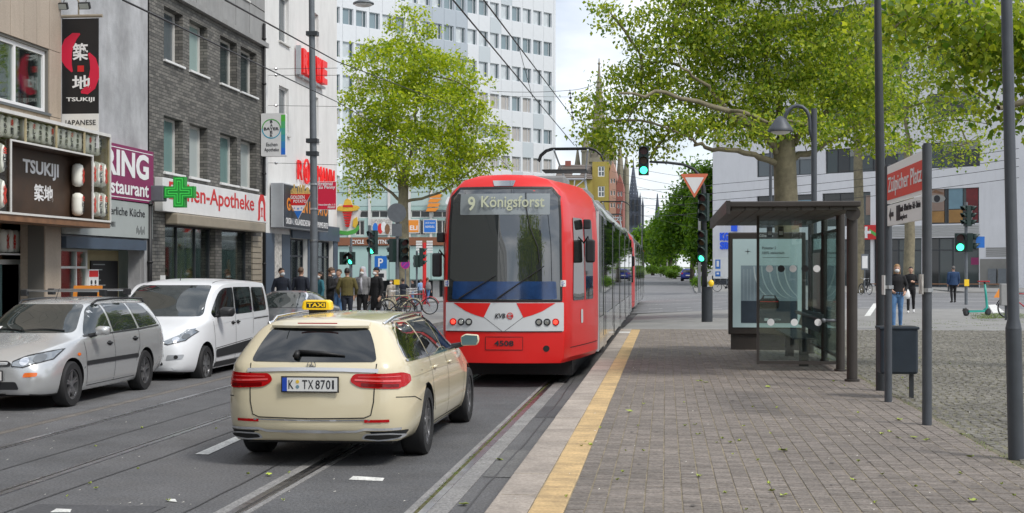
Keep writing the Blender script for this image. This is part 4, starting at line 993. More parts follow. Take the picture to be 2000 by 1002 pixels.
for a, b in zip(wpx[:-1], wpx[1:]):
    ops.append((T_(a)+.12,T_(b)-.12,TZ(423),TZ(408)))
    ops.append((T_(a)+.5,T_(b)-.5,TZ(458),TZ(428)))
wall(ft, t0, t1, TZ(478), TZ(400), ops, .3, 'wall', 'teal_panel', te)
for i, o_ in enumerate(ops): window(te, ft, *o_, .15, 'offwhite', 'pane_dark', .08, mull=(.5,))
for a, b in zip(wpx[:-1], wpx[1:]):
    for c, d in ((400,372),(372,345)):
        mb = MB(); boxm(mb, ft, T_(a)+.03,T_(b)-.03,TZ(c)+.03,TZ(d)-.03,-.3,.02); mb.build('glazed_panel', 'teal_glass', te)
    mb = MB(); boxm(mb, ft, T_(a)+.03,T_(b)-.03,TZ(546),TZ(480),-.3,.06); mb.build('canopy_panel', 'teal_panel', te)
    mb = MB(); boxm(mb, ft, T_(a)-.12,T_(a)+.12,TZ(480),TZ(345),.0,.12); mb.build('mullion', 'offwhite', te)
mb = MB(); mb.box(t0,t1,YT-.25,YT-.02,TZ(478),TZ(462)); bb = mb.build('sign_band', 'brown_band', te)
for s, a, b in (('CYCLE',688,712),('FITNESS',735,770)):
    text(s, FNY(T_(a), YT-.25, TZ(475)), T_(b)-T_(a), .38, 'sign_white', bb, bold=.02, off=.02)
for px in (690,735,800,850,900):
    mb = MB(); mb.box(T_(px)-.3,T_(px)+.3,YT+.4,YT+1.0,-1.5,TZ(545)); mb.build('column', 'concrete_panel', te)
for a, b, py0, py1, m_, lab in ((726,765,455,426,'posters','people photo poster on the teal building'),(800,826,452,428,'orange','orange sign with white letters on the teal building'),(818,835,452,428,'bayer_blue','blue notice with white lines on the teal building')):
    if m_ == 'bayer_blue': a, b = 829, 852
    if m_ == 'orange': a, b = 794, 818
    e = empty('wall_sign', (T_((a+b)/2), YT, TZ(py0)), lab, 'sign')
    mb = MB(); boxm(mb, ft, T_(a)-.1,T_(b)+.1,TZ(py0)-.1,TZ(py1)+.1,.13,.17); p_ = mb.build('backing', 'offwhite', e)
    mb = MB(); boxm(mb, ft, T_(a),T_(b),TZ(py0),TZ(py1),.172,.19); q_ = mb.build('panel', m_, e)
    if m_ == 'orange': text('ELI', FNY(T_(a)+.35, YT-.19, TZ(py0)+.2), T_(b)-T_(a)-.45, .42, 'white', q_, bold=.02)
    if m_ == 'posters':
        for k, (fx_, fz, mm_) in enumerate(((.2,.5,'bayer_blue'),(.45,.45,'apo_red'),(.62,.6,'sign_white'),(.8,.4,'wood_brown'))):
            mb = MB(); mb.X = ft; W_ = T_(b)-T_(a); H_ = TZ(py1)-TZ(py0); mb.prism(circ((T_(a)+W_*fx_, TZ(py0)+H_*fz*.8), W_*.13, 12, H_*.36), .192, .2+.002*k); mb.build('printed_figure', mm_, q_)
    if m_ == 'bayer_blue':
        for k, s in enumerate(('JETZT AUCH','INDIVIDUELL')): text(s, FNY(T_(a)+.12, YT-.19, TZ(py1)-.38-.34*k), T_(b)-T_(a)-.24, .2, 'white', q_, bold=.01)
# orange striped emblem and white letters on the roof edge
e = empty('roof_sign', (T_(850), YT-.4, TZ(412)), 'orange striped roof emblem followed by white letters', 'sign')
for k in range(4):
    py = 377+k*9; s = -k*2.2
    mb = MB(); mb.X = FNY(0, YT-.45, 0); mb.prism([(T_(840+s),TZ(py+7)),(T_(862+s-(3 if k % 2 else 0)),TZ(py+7)),(T_(866+s),TZ(py)),(T_(844+s),TZ(py))], 0, .12); mb.build('stripe', 'orange', e)
text('US', FNY(T_(872), YT-.45, TZ(398)), T_(912)-T_(872), .75, 'white', e, bold=.03, off=.02, th=.1, shear=.3)
mb = MB(); mb.box(T_(828),T_(915),YT-.3,YT-.1,TZ(412),TZ(409)); mb.build('carrier_rail', 'grey_metal', e)

# ---------------------------------------------------------------- yellow house, its neighbour, the church and the cathedral
mat('yellow_wall', (.40,.31,.075,1), .85, var=.08, vs=.3, dirt=.1); mat('slate', (.16,.135,.12,1), .8, var=.2, vs=.5, island=.15); mat('pink_wall', (.50,.30,.24,1), .85, var=.1, vs=.4); mat('red_wall', (.30,.10,.08,1), .8, var=.1, vs=.4)
mat('sandstone', (.25,.225,.175,1), .9, var=.25, vs=.25, dirt=.3); mat('cathedral_hazed_stone', (.075,.085,.115,1), .9, var=.25, vs=.06)  # blue haze of distance painted into the dark stone of cathedral and far spire
dY = 190.0
def yp(px): return wp(px, dY)[0]
yY = wp(1150, dY)[1]; fy = frame((0,yY,0),(1,0,0),(0,0,1)); yz = lambda py: zz(py, dY)
ye = empty('yellow_house', (yp(1150), yY, .6), 'mustard yellow house with white windows and a slate mansard roof', 'building')
wpos = [(1168,1181,385,364),(1168,1181,345,325),(1168,1181,425,404),(1126,1138,395,375),(1142,1153,395,375),(1126,1138,432,412),(1142,1153,432,412)]
ops = [(yp(a),yp(b),yz(c),yz(d)) for a, b, c, d in wpos]
wall(fy, yp(1157), yp(1189), -.5, yz(316), [o_ for o_ in ops[:3]], .2, 'wall', 'yellow_wall', ye)
wall(frame((0,yY-.6,0),(1,0,0),(0,0,1)), yp(1085), yp(1157)+.05, -.5, yz(351), ops[3:], .2, 'wall', 'yellow_wall', ye)
for i, o_ in enumerate(ops): window(ye, fy if i < 3 else frame((0,yY-.6,0),(1,0,0),(0,0,1)), *o_, .1, 'white', 'pane_grey', .12, mull=(.5,), trans=(.5,))
mb = MB(); mb.box(yp(1085),yp(1189)-.02,yY+.25,yY+10,-.5,yz(352)); mb.box(yp(1157)+.02,yp(1189)-.02,yY+.25,yY+9,yz(352),yz(316)-.02); mb.build('core', 'yellow_wall', ye)
x0, x1 = yp(1088), yp(1158); za, zb = yz(351), yz(319); n_ = 8
rf = MB(); rf.add([(x0-.3,yY-.9,za),(x1,yY-.9,za),(x1-.4,yY+2.6,zb),(x0-.0,yY+2.6,zb),(x0-.3,yY+9,za),(x1,yY+9,za)], [(0,1,2,3),(3,2,5,4)]); rf = rf.build('roof', 'slate', ye, fix=False)
for i in range(n_):
    t0_, t1_ = i/n_, (i+1)/n_
    mb = MB(); mb.add([(x0-.3+.3*t0_,yY-.9+3.5*t0_-.06,za+(zb-za)*t0_+.05),(x1-.4*t0_,yY-.9+3.5*t0_-.06,za+(zb-za)*t0_+.05),(x1-.4*t1_,yY-.9+3.5*t1_-.02,za+(zb-za)*t1_+.01),(x0-.3+.3*t1_,yY-.9+3.5*t1_-.02,za+(zb-za)*t1_+.01)], [(0,1,2,3)]); mb.build('slate_course', 'slate', rf, fix=False)
mb = MB(); a = yp(1117); mb.add([(a,yY-.05,za+.62),(a+1.1,yY-.05,za+.62),(a+1.3,yY+1.0,za+1.35),(a+.2,yY+1.0,za+1.35)], [(0,1,2,3)]); mb.build('skylight', 'curtain', rf, fix=False)
mb = MB(); mb.box(yp(1101),yp(1112),yY+2.2,yY+3.2,zb-.3,zb+.55); mb.build('chimney', 'red_wall', rf)
for nm, a, b, top, m_, lab in (('narrow_house',1189.5,1203,336,'pink_wall','narrow pinkish house front right of the yellow house'),('narrow_house',1203.5,1217,362,'red_wall','narrow red house front between pinkish house and cathedral')):
    e = empty(nm, (yp((a+b)/2), yY+1, .6), lab, 'building', 'narrow houses by the yellow house'); f_ = frame((0,yY+1,0),(1,0,0),(0,0,1))
    ops = []
    for r_ in range(4): ops += [(yp(a+2.5),yp(a+6),yz(top+12+r_*24+9),yz(top+12+r_*24)),(yp(a+8),yp(a+11.5),yz(top+12+r_*24+9),yz(top+12+r_*24))]
    wall(f_, yp(a), yp(b), -.5, yz(top), ops, .2, 'wall', m_, e)
    for o_ in ops: window(e, f_, *o_, .1, 'white', 'pane_grey', .05)
    mb = MB(); mb.box(yp(a)+.01,yp(b)-.01,yY+1.3,yY+10,-.5,yz(top)-.01); mb.prism([(yp(a),0),(yp(b),0),((yp(a)+yp(b))/2,1.6)], 0, 9, Matrix.Translation((0,yY+10,yz(top))) @ Matrix.Rotation(R(90),4,'X')); mb.build('body', m_, e)
def spire(mb, cx, cy, z0, z1, r0, r1, n=8): mb.lathe([(r0,z0),(r1,z1)], n, (cx,cy,0))
dC = 380.0; cx_, cy_ = wp(1170, dC); cz = lambda py: zz(py, dC); pm1 = dC/F
ch = empty('church', (cx_, cy_, 0), 'brown sandstone church tower with a slender pointed spire', 'church')
mb = MB(); spire(mb, cx_-.2*0, cy_, cz(312), cz(150), 20*pm1, 3.2*pm1); spire(mb, cx_, cy_, cz(150), cz(128), 3.2*pm1, 1.6*pm1); mb.build('spire', 'sandstone', ch)
for i in range(8):
    mb = MB(); q = i*math.pi/4
    for k in range(16):
        t = k/16; r_ = (20+(3.2-20)*t)*pm1; mb.ball((cx_+r_*math.cos(q), cy_+r_*math.sin(q), cz(312)+(cz(150)-cz(312))*t), .32, 6)
    mb.build('crocket_row', 'sandstone', ch)
mb = MB(); mb.lathe([(1.0*pm1,cz(128)),(3.2*pm1,cz(124)),(1.2*pm1,cz(121)),(.8*pm1,cz(114))], 8, (cx_,cy_,0)); mb.build('finial', 'sandstone', ch)
mb = MB(); w = 25*pm1; mb.box(cx_-w,cx_+w,cy_-w,cy_+w,-1,cz(312)); mb.build('tower', 'sandstone', ch)
mb = MB(); mb.box(cx_-w-.4,cx_+w+.4,cy_-w-.4,cy_+w+.4,cz(318),cz(310)); mb.build('gallery', 'sandstone', ch)
for sx_ in (-1, 1):
    for sy_ in (-1, 1):
        mb = MB(); a, b = cx_+sx_*w, cy_+sy_*w; mb.lathe([(1.1,0),(1.1,cz(300)),(1.3,cz(298)),(.15,cz(262))], 8, (a,b,0)); mb.build('pinnacle', 'sandstone', ch)
for dx in (-.45, .45):
    mb = MB(); mb.prism([(cx_+dx*w-.9,cz(365)),(cx_+dx*w+.9,cz(365)),(cx_+dx*w+.9,cz(335)),(cx_+dx*w,cz(325)),(cx_+dx*w-.9,cz(335))], .005, .05, frame((0,cy_-w,0),(1,0,0),(0,0,1))); mb.build('belfry_opening', 'shop_dark', ch)
for sx_, sc, top in ((-1.75,.7,285),(1.62,.62,268),(2.1,.5,300)):
    mb = MB(); a = cx_+sx_*w; mb.lathe([(1.5*sc,0),(1.5*sc,cz(330)),(.15,cz(top))], 8, (a,cy_+4,0)); mb.build('stair_turret', 'sandstone', ch)
# cathedral, far away
dK = 1900.0; kx, ky = wp(1237, dK); kz = lambda py: zz(py, dK); m1 = dK/F
ca = empty('cathedral', (kx, ky, 0), 'distant dark cathedral with openwork stone spires above the trees', 'church')
mb = MB(); spire(mb, kx, ky, kz(385), kz(322), 9.5*m1, 1.2*m1); spire(mb, kx, ky, kz(322), kz(307), 1.2*m1, .3*m1); spr = mb.build('spire', 'cathedral_hazed_stone', ca)
mat('sky_gap', (.35,.4,.5,1), .9)
for r_ in range(7):
    for q in range(3):
        t = .08+r_*.115; rr_ = (9.5+(1.2-9.5)*t)*m1*.93; ang = R(-90+(q-1)*45)+YAW
        mb = MB(); s_ = (1.6-1.1*t)*m1*.6; z_ = kz(385)+(kz(322)-kz(385))*t; c_ = (kx+rr_*math.cos(ang), ky+rr_*math.sin(ang)); mb.box(c_[0]-s_*.6,c_[0]+s_*.6,c_[1]-s_,c_[1]+s_*.2,z_,z_+s_*2.4); mb.build('tracery_opening', 'sky_gap', spr)
mb = MB(); w = 13*m1; mb.box(kx-w,kx+w,ky-w,ky+w,0,kz(386)); mb.build('tower', 'cathedral_hazed_stone', ca)
mb = MB(); mb.box(kx-w*1.06,kx+w*1.06,ky-w*1.06,ky+w*1.06,kz(392),kz(387)); mb.build('gallery', 'cathedral_hazed_stone', ca)
for sx_, tp, rr_ in ((-15,376,2.4),(13.5,376,2.2),(18.5,386,2.4),(-9,370,1.2),(9,370,1.2)):
    mb = MB(); mb.lathe([(rr_*m1,0),(rr_*m1,kz(tp+16)),(.1,kz(tp))], 8, (kx+sx_*m1,ky-w,0)); mb.build('pinnacle', 'cathedral_hazed_stone', ca)
for q in range(3):
    for r_ in range(2):
        mb = MB(); a = kx+(q-1)*8*m1; mb.prism([(a-1.5*m1,kz(440-r_*28)),(a+1.5*m1,kz(440-r_*28)),(a+1.5*m1,kz(422-r_*28)),(a,kz(416-r_*28)),(a-1.5*m1,kz(422-r_*28))], .5, 2, frame((0,ky-w,0),(1,0,0),(0,0,1))); mb.build('lancet_opening', 'ink', ca)
d2 = 1990; ex, ey = wp(1284, d2); e = empty('distant_spire', (ex, ey, 0), 'thin faint church spire above the green trees', 'church')
mb = MB(); mb.lathe([(4,0),(4,zz(425,d2)),(.6,zz(378,d2))], 8, (ex,ey,0)); mb.build('spire', 'cathedral_hazed_stone', e)
# ---------------------------------------------------------------- white building on the right
mat('white_render', (.70,.70,.72,1), .8, var=.05, vs=.3, dirt=.1); mat('louvre', (.42,.42,.41,1), .6); mat('grey_base', (.22,.215,.20,1), .8, var=.12, vs=1)
mat('ad_red', (.14,.012,.015,1), .5, var=.4, vs=1); mat('ad_orange', (.30,.16,.045,1), .5, var=.3, vs=.8); mat('ad_face', (.27,.19,.15,1), .5, var=.2, vs=.6); mat('ad_blue', (.16,.27,.33,1), .5, var=.2, vs=.6)
fr, U, D = linefr(1392, 130.8, 2012, 111)
rb = empty('white_commercial_building', tuple(fr @ Vector((12,0,.3))), 'white rendered commercial building with ribbon windows behind the plane trees', 'building')
Z = lambda px, py: zz(py, D(px))
u0, u1 = U(1392), U(1976)
bands = [(10.35,12.5),(14.6,16.6),(18.8,20.8),(23.0,25.0)]
ops = []
for i, (z0, z1) in enumerate(bands):
    for a, b in ((1478,1588),(1612,1775),(1812,1914)): ops.append((U(a),U(b),z0,z1))
ops += [(U(1478),U(1588),5.65,8.6),(U(1606),U(1700),5.65,8.6),(U(1716),U(1775),5.65,8.6),(U(1812),U(1912),5.65,8.6)]
gops = [(U(1482),U(1600),.35,4.5),(U(1606),U(1700),.35,4.5),(U(1706),U(1800),.35,4.5),(U(1806),U(1912),.35,4.5)]
wall(fr, u0, u1, .2, 31, ops+gops, .35, 'wall', 'white_render', rb)
mb = MB(); boxm(mb, fr, u0, u1, 4.6, 31, -14, -.36); boxm(mb, fr, u0, u1, .2, 4.6, -14, -3); mb.build('core', 'shop_dark', rb)
mb = MB(); boxm(mb, fr, u1+.02, u1+9, .2, 31, -14, .4); mb.build('stair_block', 'white_render', rb)
for i, o_ in enumerate(ops): window(rb, fr, *o_, .2, 'dark_metal', ('pane_dark','pane','pane_grey') if i < 12 else ('pane','pane_dark'), .08, mull=[t/ (4 if o_[1]-o_[0] < 6 else 7) for t in range(1, 4 if o_[1]-o_[0] < 6 else 7)] if i < 12 else (.36,.66))
for o_ in ops[:12]:
    for k in range(7):
        mb = MB(); z = o_[3]-.06-k*.1; boxm(mb, fr, o_[0]+(o_[1]-o_[0])*.3, o_[1]-.2, z-.05, z, -.14, -.08); mb.build('blind_slat', 'louvre', rb)
for o_ in gops: window(rb, fr, *o_, .28, 'dark_metal', ('pane_dark','pane'), .1, mull=(.25,.5,.75), trans=(.75,), name='shop_window')
# window posters
def poster(a, b, p0, p1, m_, lab, fn=None):
    e = empty('window_poster', tuple(fr @ Vector((U((a+b)/2),0,Z(a,p0)))), lab, 'poster', 'posters in the shop windows of the white building')
    mb = MB(); boxm(mb, fr, U(a),U(b),Z(a,p0),Z(a,p1),-.14,-.12); p = mb.build('sheet', m_, e)
    if fn: fn(p)
mat('eye_white', (.3,.29,.27,1), .5)
def eye(p):
    for cc, rx, rz, m_, n0 in (((1829,388),.75,.34,'eye_white',-.118),((1829,388),.28,.3,'ink',-.108)):
        mb = MB(); mb.X = fr; mb.prism(circ((U(cc[0]),Z(cc[0],cc[1])),rx,14,rz), n0, n0+.008); mb.build('printed_shape', m_, p)
    mb = MB(); mb.X = fr; mb.prism([(U(1818),Z(1820,376)),(U(1842),Z(1820,380)),(U(1842),Z(1820,377)),(U(1826),Z(1820,371))], -.118, -.11); mb.build('printed_shape', 'wood_brown', p)
poster(1815,1843,412,368,'ad_face','poster of an eye in an upper shop window',eye)
poster(1815,1843,435,413,'ad_orange','orange poster below the eye poster')
poster(1852,1879,408,368,'ad_blue','pale blue poster beside the eye poster'); poster(1852,1879,435,410,'ad_orange','orange poster below the pale blue poster')
poster(1886,1909,434,368,'ad_red','dark red poster in the right-hand upper shop window')
poster(1690,1716,420,382,'ad_face','warm-toned poster in the shop window left of the station sign')
poster(1535,1585,420,392,'ad_blue','pale blue poster in the shop window above the shelter')
for k in range(7):
    mb = MB(); z = 4.62+k*.14; boxm(mb, fr, U(1700),U(1912),z,z+.09,.005,.06); mb.build('louvre_slat', 'louvre', rb)
mb = MB(); boxm(mb, fr, U(1915),U(1975),.2,2.7,.004,.12); mb.build('base_block', 'grey_base', rb)
for k in range(5):
    mb = MB(); z = 2.9+k*.16; boxm(mb, fr, U(1926),U(1973),z,z+.08,.005,.05); mb.build('vent_slat', 'grey_base', rb)
for a in (1932, 1952):
    mb = MB(); boxm(mb, fr, U(a),U(a+16),.6,1.9,.125,.3); mb.build('meter_box', 'grey_metal', rb)
# left end: blue sign, poster board, black plinth
mb = MB(); boxm(mb, fr, u0-.02, U(1462), .2, 1.25, .004, .1); mb.build('plinth', 'shop_dark', rb)
mat('sign_blue', (.01,.08,.62,1), .4, emis=.15)
bsn = empty('blue_wall_sign', tuple(fr @ Vector((U(1415),0,3.8))), 'bright blue wall letters at the end of the white building', 'sign')
text('KG', fr @ Matrix.Translation((U(1407),Z(1407,470),0)), U(1424)-U(1407), .75, 'sign_blue', bsn, name='letter', bold=.05, off=.02, th=.1); text('SB', fr @ Matrix.Translation((U(1407),Z(1407,487),0)), U(1424)-U(1407), .7, 'sign_blue', bsn, name='letter', bold=.05, off=.02, th=.1)
mb = MB(); boxm(mb, fr, U(1431),U(1440),Z(1431,452),Z(1431,405),.01,.3); bl = mb.build('blue_pillar_sign', 'sign_blue', rb)
pb = empty('poster_board', tuple(fr @ Vector((U(1410),.1,1.2))), 'pale poster board with two blue icons beside the traffic light', 'board')
mb = MB(); boxm(mb, fr, U(1396),U(1426),Z(1396,544),Z(1396,503),.15,.25); q_ = mb.build('panel', 'sign_white', pb)
for a, b, p0, p1 in ((1400,1410,525,507),(1400,1410,540,530)):
    mb = MB(); boxm(mb, fr, U(a),U(b),Z(a,p0),Z(a,p1),.252,.262); mb.build('icon_field', 'bayer_blue', q_)
    mb = MB(); boxm(mb, fr, U(a)+.15,U(b)-.15,Z(a,p0)+.2,Z(a,p1)-.12,.264,.27); mb.build('icon', 'white', q_)
mb = MB(); a = U(1396); boxm(mb, fr, a+.1,a+.2,.25,Z(1396,544),.16,.24); a = U(1425); boxm(mb, fr, a-.2,a-.1,.25,Z(1396,544),.16,.24); mb.build('leg', 'grey_metal', pb)
# red shop sign with arrow
e = empty('shop_sign', tuple(fr @ Vector((U(1697),0,4.2))), 'red shop sign with white cross shape left of the station sign', 'sign')
mb = MB(); boxm(mb, fr, U(1688),U(1716),Z(1690,468),Z(1690,440),.06,.3); q_ = mb.build('panel', 'apo_red', e)
mb = MB(); u_ = U(1695); v_ = Z(1690,454); boxm(mb, fr, u_-.12,u_+.12,v_-.5,v_+.5,.302,.32); boxm(mb, fr, u_-.45,u_+.45,v_-.12,v_+.12,.303,.321); mb.build('white_cross', 'white', q_)
mb = MB(); mb.X = fr; mb.prism([(U(1701),v_+.3),(U(1715),v_-.1),(U(1715),v_-.4),(U(1701),v_+.0)], .302, .32); mb.build('green_stripe', 'bayer_green', q_)
e = empty('shop_sign', tuple(fr @ Vector((U(1903),0,2.3))), 'small dark red sign beside the shop door on the right', 'sign')
mb = MB(); boxm(mb, fr, U(1896),U(1911),Z(1896,517),Z(1896,503),-.1,-.05); q_ = mb.build('panel', 'purple', e)
# ================================================================== vehicles
def paint(name, col, metal=0., rough=.3, coat=.45): return mat(name, col, rough, metal, coat=coat, var=.02, vs=2)
paint('taxi_paint', (.67,.595,.415,1), 0, .3, .9); paint('silver_paint', (.60,.61,.61,1), .55, .26, .8); paint('van_paint', (.74,.76,.78,1), 0, .3); paint('dark_paint', (.05,.055,.065,1), .6, .3); paint('blue_paint', (.03,.05,.30,1), .3, .3)
paint('coupe_silver', (.40,.42,.45,1), .7, .3)
glossy('car_glass', (.006,.008,.009,1), .02, 0, 1.85); glossy('car_glass_pale', (.02,.027,.027,1), .02, 0, 1.9); mat('tail_red', (.45,.004,.006,1), .15, spec=.35); mat('tail_deep', (.16,.002,.003,1), .1); mat('tail_bright', (.75,.10,.10,1), .2, coat=1)
mat('lamp_clear', (.36,.38,.39,1), .1, .75, coat=1); mat('bright_trim', (.60,.61,.63,1), .25, .35); mat('amber', (.8,.16,.02,1), .2, coat=1); mat('trim', (.02,.021,.023,1), .5); mat('seam', (.012,.012,.012,1), .8); mat('plate', (.72,.72,.70,1), .5); mat('plate_blue', (.01,.06,.42,1), .5)
mat('taxi_yellow', (.80,.52,.01,1), .4, coat=.5, emis=.12); mat('alloy', (.45,.45,.46,1), .3, .9); mat('alloy_dark', (.10,.10,.11,1), .35, .7)
EK = {}; glossy('mirror_reflection_tint', (.10,.17,.18,1), .03)  # taxi mirror glass: reflected trees put into the base colour as dark teal
def loft(st, dyF, dyR, crease=(6,), cr=.55, sub=2):
    """st: stations from rear to front (y, zb, wlo, wm, zm, wsh, zsh, wr, zr, zc); returns an evaluated smooth body mesh object (unlinked mesh)"""
    rows = []
    n = len(st)
    for i, (y, zb, wlo, wm, zm, wsh, zsh, wr, zr, zc) in enumerate(st):
        h = [(0,zb),(wlo*.5,zb),(wlo,zb),(wm-.012,zb+.55*(zm-zb)*.55),(wm,zm),(wm*.55+wsh*.45+.006,(zm+zsh)/2+.02),(wsh,zsh),(wsh*.52+wr*.48+.012,(zsh+zr)/2),(wr,zr),(wr*.52,zc-.008),(0,zc)]
        d = dyR if i == 0 else dyF if i == n-1 else [0]*11
        if i == 1: d = [q*.75 for q in dyR]
        if i == n-2: d = [q*.6 for q in dyF]
        rows.append([(a, y+d[k], b) for k, (a, b) in enumerate(h)])
    vs = []; idx = {}
    def V(p):
        vs.append(p); return len(vs)-1
    ring = []
    for r in rows:
        L_ = [V((-p[0],p[1],p[2])) if 0 < k < 10 else None for k, p in enumerate(r)]; R_ = [V(p) for p in r]
        ring.append((L_, R_))
    loop = lambda i: [ring[i][1][k] for k in range(11)] + [ring[i][0][k] for k in range(9, 0, -1)]
    fs = []
    for i in range(n-1):
        A, B = loop(i), loop(i+1)
        for k in range(20): fs.append((A[k], A[(k+1)%20], B[(k+1)%20], B[k]))
    for e, sgn in ((0, -1), (n-1, 1)):
        L_, R_ = ring[e]; grid = []
        grid.append([L_[2], L_[1], R_[0], R_[1], R_[2]])
        for k in range(3, 8):
            a, b = Vector(vs[L_[k]]), Vector(vs[R_[k]]); bl = .075*sgn*min(1,(b.x-a.x)/1.4)
            mids = []
            for t in (.25, .5, .75):
                p = a.lerp(b, t); p.y += bl*(.8 if t != .5 else 1.0); mids.append(V(tuple(p)))
            grid.append([L_[k]]+mids+[R_[k]])
        grid.append([L_[8], L_[9], R_[10], R_[9], R_[8]])
        for a, b in zip(grid[:-1], grid[1:]):
            for k in range(4):
                q = (a[k], a[k+1], b[k+1], b[k]); fs.append(q if sgn < 0 else q[::-1])
    me = bpy.data.meshes.new('body'); me.from_pydata(vs, [], fs)
    b = bmesh.new(); b.from_mesh(me); bmesh.ops.recalc_face_normals(b, faces=b.faces)
    cl = b.edges.layers.float.get('crease_edge') or b.edges.layers.float.new('crease_edge')
    key = {}
    for i in range(n):
        for k in range(11):
            for s in (0, 1):
                if ring[i][s][k] is not None: key[ring[i][s][k]] = k
    for ed in b.edges:
        a, c = ed.verts[0].index, ed.verts[1].index
        if a in key and c in key and key[a] == key[c] and key[a] in crease: ed[cl] = cr
        if a in key and c in key and abs(key[a]-key[c]) == 1 and 3 <= min(key[a],key[c]) <= 6 and (ring[0][0][key[a]] in (a,c) or ring[0][1][key[a]] in (a,c)) and (ring[0][0][key[c]] in (a,c) or ring[0][1][key[c]] in (a,c)): ed[cl] = .35
        if a in key and c in key and key[a] == key[c] == 2: ed[cl] = .9
        if vs[a][2] < .36 and vs[c][2] < .36 and abs(vs[a][1]-vs[c][1]) < .02 and abs(vs[a][1]) > 2.1: ed[cl] = .9
    b.to_mesh(me); b.free()
    return me
def wheel_cut(me, wells, sub=2):
    ob = bpy.data.objects.new('tmp', me); COL.objects.link(ob)
    m = ob.modifiers.new('s', 'SUBSURF'); m.levels = sub; m.render_levels = sub
    cut = MB()
    for (x, y, z, r) in wells:
        s = 1 if x > 0 else -1; cut.cyl((x-s*.02,y,z),(x+s*.6,y,z),r,n=40)
    cme = cut.mesh('cut', 'black'); co = bpy.data.objects.new('cut', cme); COL.objects.link(co)
    bo = ob.modifiers.new('b', 'BOOLEAN'); bo.operation = 'DIFFERENCE'; bo.object = co; bo.solver = 'EXACT'
    dg = bpy.context.evaluated_depsgraph_get(); out = bpy.data.meshes.new_from_object(ob.evaluated_get(dg))
    bpy.data.objects.remove(ob); bpy.data.objects.remove(co)
    return out
def finish_body(out, name, pm, parent, wells):
    out.materials.clear(); out.materials.append(M[pm]); out.materials.append(M['black'])
    mi = []
    for p in out.polygons:
        c = p.center; k = 0
        for (x, y, z, r) in wells:
            dd = math.hypot(c.y-y, c.z-z)
            if (c.x > 0) == (x > 0) and dd < r*1.002 and (abs(c.x) < abs(x)+.02 or dd > r*.97): k = 1
        if c.z < .24 and p.normal.z < -.6: k = 1
        mi.append(k)
    out.polygons.foreach_set('material_index', mi); out.polygons.foreach_set('use_smooth', [True]*len(out.polygons)); out.set_sharp_from_angle(angle=R(45))
    return link(name, out, None, parent)
def bvh_of(me): return BVHTree.FromPolygons([v.co.copy() for v in me.vertices], [tuple(p.vertices) for p in me.polygons])
AX = {'x+': (Vector((1,0,0)), 1), 'x-': (Vector((-1,0,0)), 1), 'y+': (Vector((0,1,0)), 0), 'y-': (Vector((0,-1,0)), 0), 'z+': (Vector((0,0,1)), 2)}
def cast(bv, axis, u, v, off):
    dr, kind = AX[axis]
    o = (Vector((0,u,v)) if kind == 1 else Vector((u,0,v)) if kind == 0 else Vector((u,v,0))) + dr*60
    h, nrm, i, d = bv.ray_cast(o, -dr)
    if h is None:
        h, nrm, i, d = bv.find_nearest(o - dr*60 + dr*(1.0 if kind == 1 else 2.6)); 
    if nrm.dot(dr) < 0: nrm = -nrm
    return h + nrm*off
def decal(name, bv, axis, poly, m, parent, off=.004, cell=.07, thick=0.):
    b = bmesh.new(); f = b.faces.new([b.verts.new((p[0],p[1],0)) for p in poly])
    us = [p[0] for p in poly]; vs = [p[1] for p in poly]
    for (lo, hi, ax) in ((min(us), max(us), 0), (min(vs), max(vs), 1)):
        k = max(1, int((hi-lo)/cell))
        for i in range(1, k):
            c = lo+(hi-lo)*i/k; bmesh.ops.bisect_plane(b, geom=b.verts[:]+b.edges[:]+b.faces[:], plane_co=(c,0,0) if ax == 0 else (0,c,0), plane_no=(1,0,0) if ax == 0 else (0,1,0))
    bmesh.ops.triangulate(b, faces=b.faces[:])
    for v in b.verts: v.co = cast(bv, axis, v.co.x, v.co.y, off)
    b.normal_update(); dr = AX[axis][0]
    if sum(f.normal.dot(dr) for f in b.faces) < 0: bmesh.ops.reverse_faces(b, faces=b.faces[:])
    me = bpy.data.meshes.new(name); b.to_mesh(me); b.free(); me.materials.append(M[m]); me.polygons.foreach_set('use_smooth', [True]*len(me.polygons))
    o = link(name, me, None, parent)
    if thick: sm = o.modifiers.new('thick', 'SOLIDIFY'); sm.thickness = thick; sm.offset = 1
    return o
def both(name, bv, poly, m, parent, off=.004, cell=.07): return [decal(name, bv, a, poly, m, parent, off, cell) for a in ('x+','x-')]
def mir(name, bv, axis, poly, m, parent, off=.004, cell=.07, sx=(1,-1)): return [decal(name, bv, axis, [(s*p[0],p[1]) for p in poly], m, parent, off, cell) for s in sx]
def strip(name, bv, axis, pts, w, m, parent, off=.0035, step=.06):
    P = []
    for a, b in zip(pts[:-1], pts[1:]):
        a, b = Vector(a), Vector(b); k = max(1, int((b-a).length/step))
        P += [a.lerp(b, i/k) for i in range(k)]
    P.append(Vector(pts[-1])); mb = MB()
    vs = []
    for i, p in enumerate(P):
        t = (P[min(i+1,len(P)-1)]-P[max(i-1,0)]).normalized(); nn = Vector((-t.y,t.x))*w*.5
        vs += [tuple(cast(bv, axis, *(p+nn), off)), tuple(cast(bv, axis, *(p-nn), off))]
    mb.add(vs, [(2*i,2*i+1,2*i+3,2*i+2) for i in range(len(P)-1)])
    return mb.build(name, m, parent, fix=False)
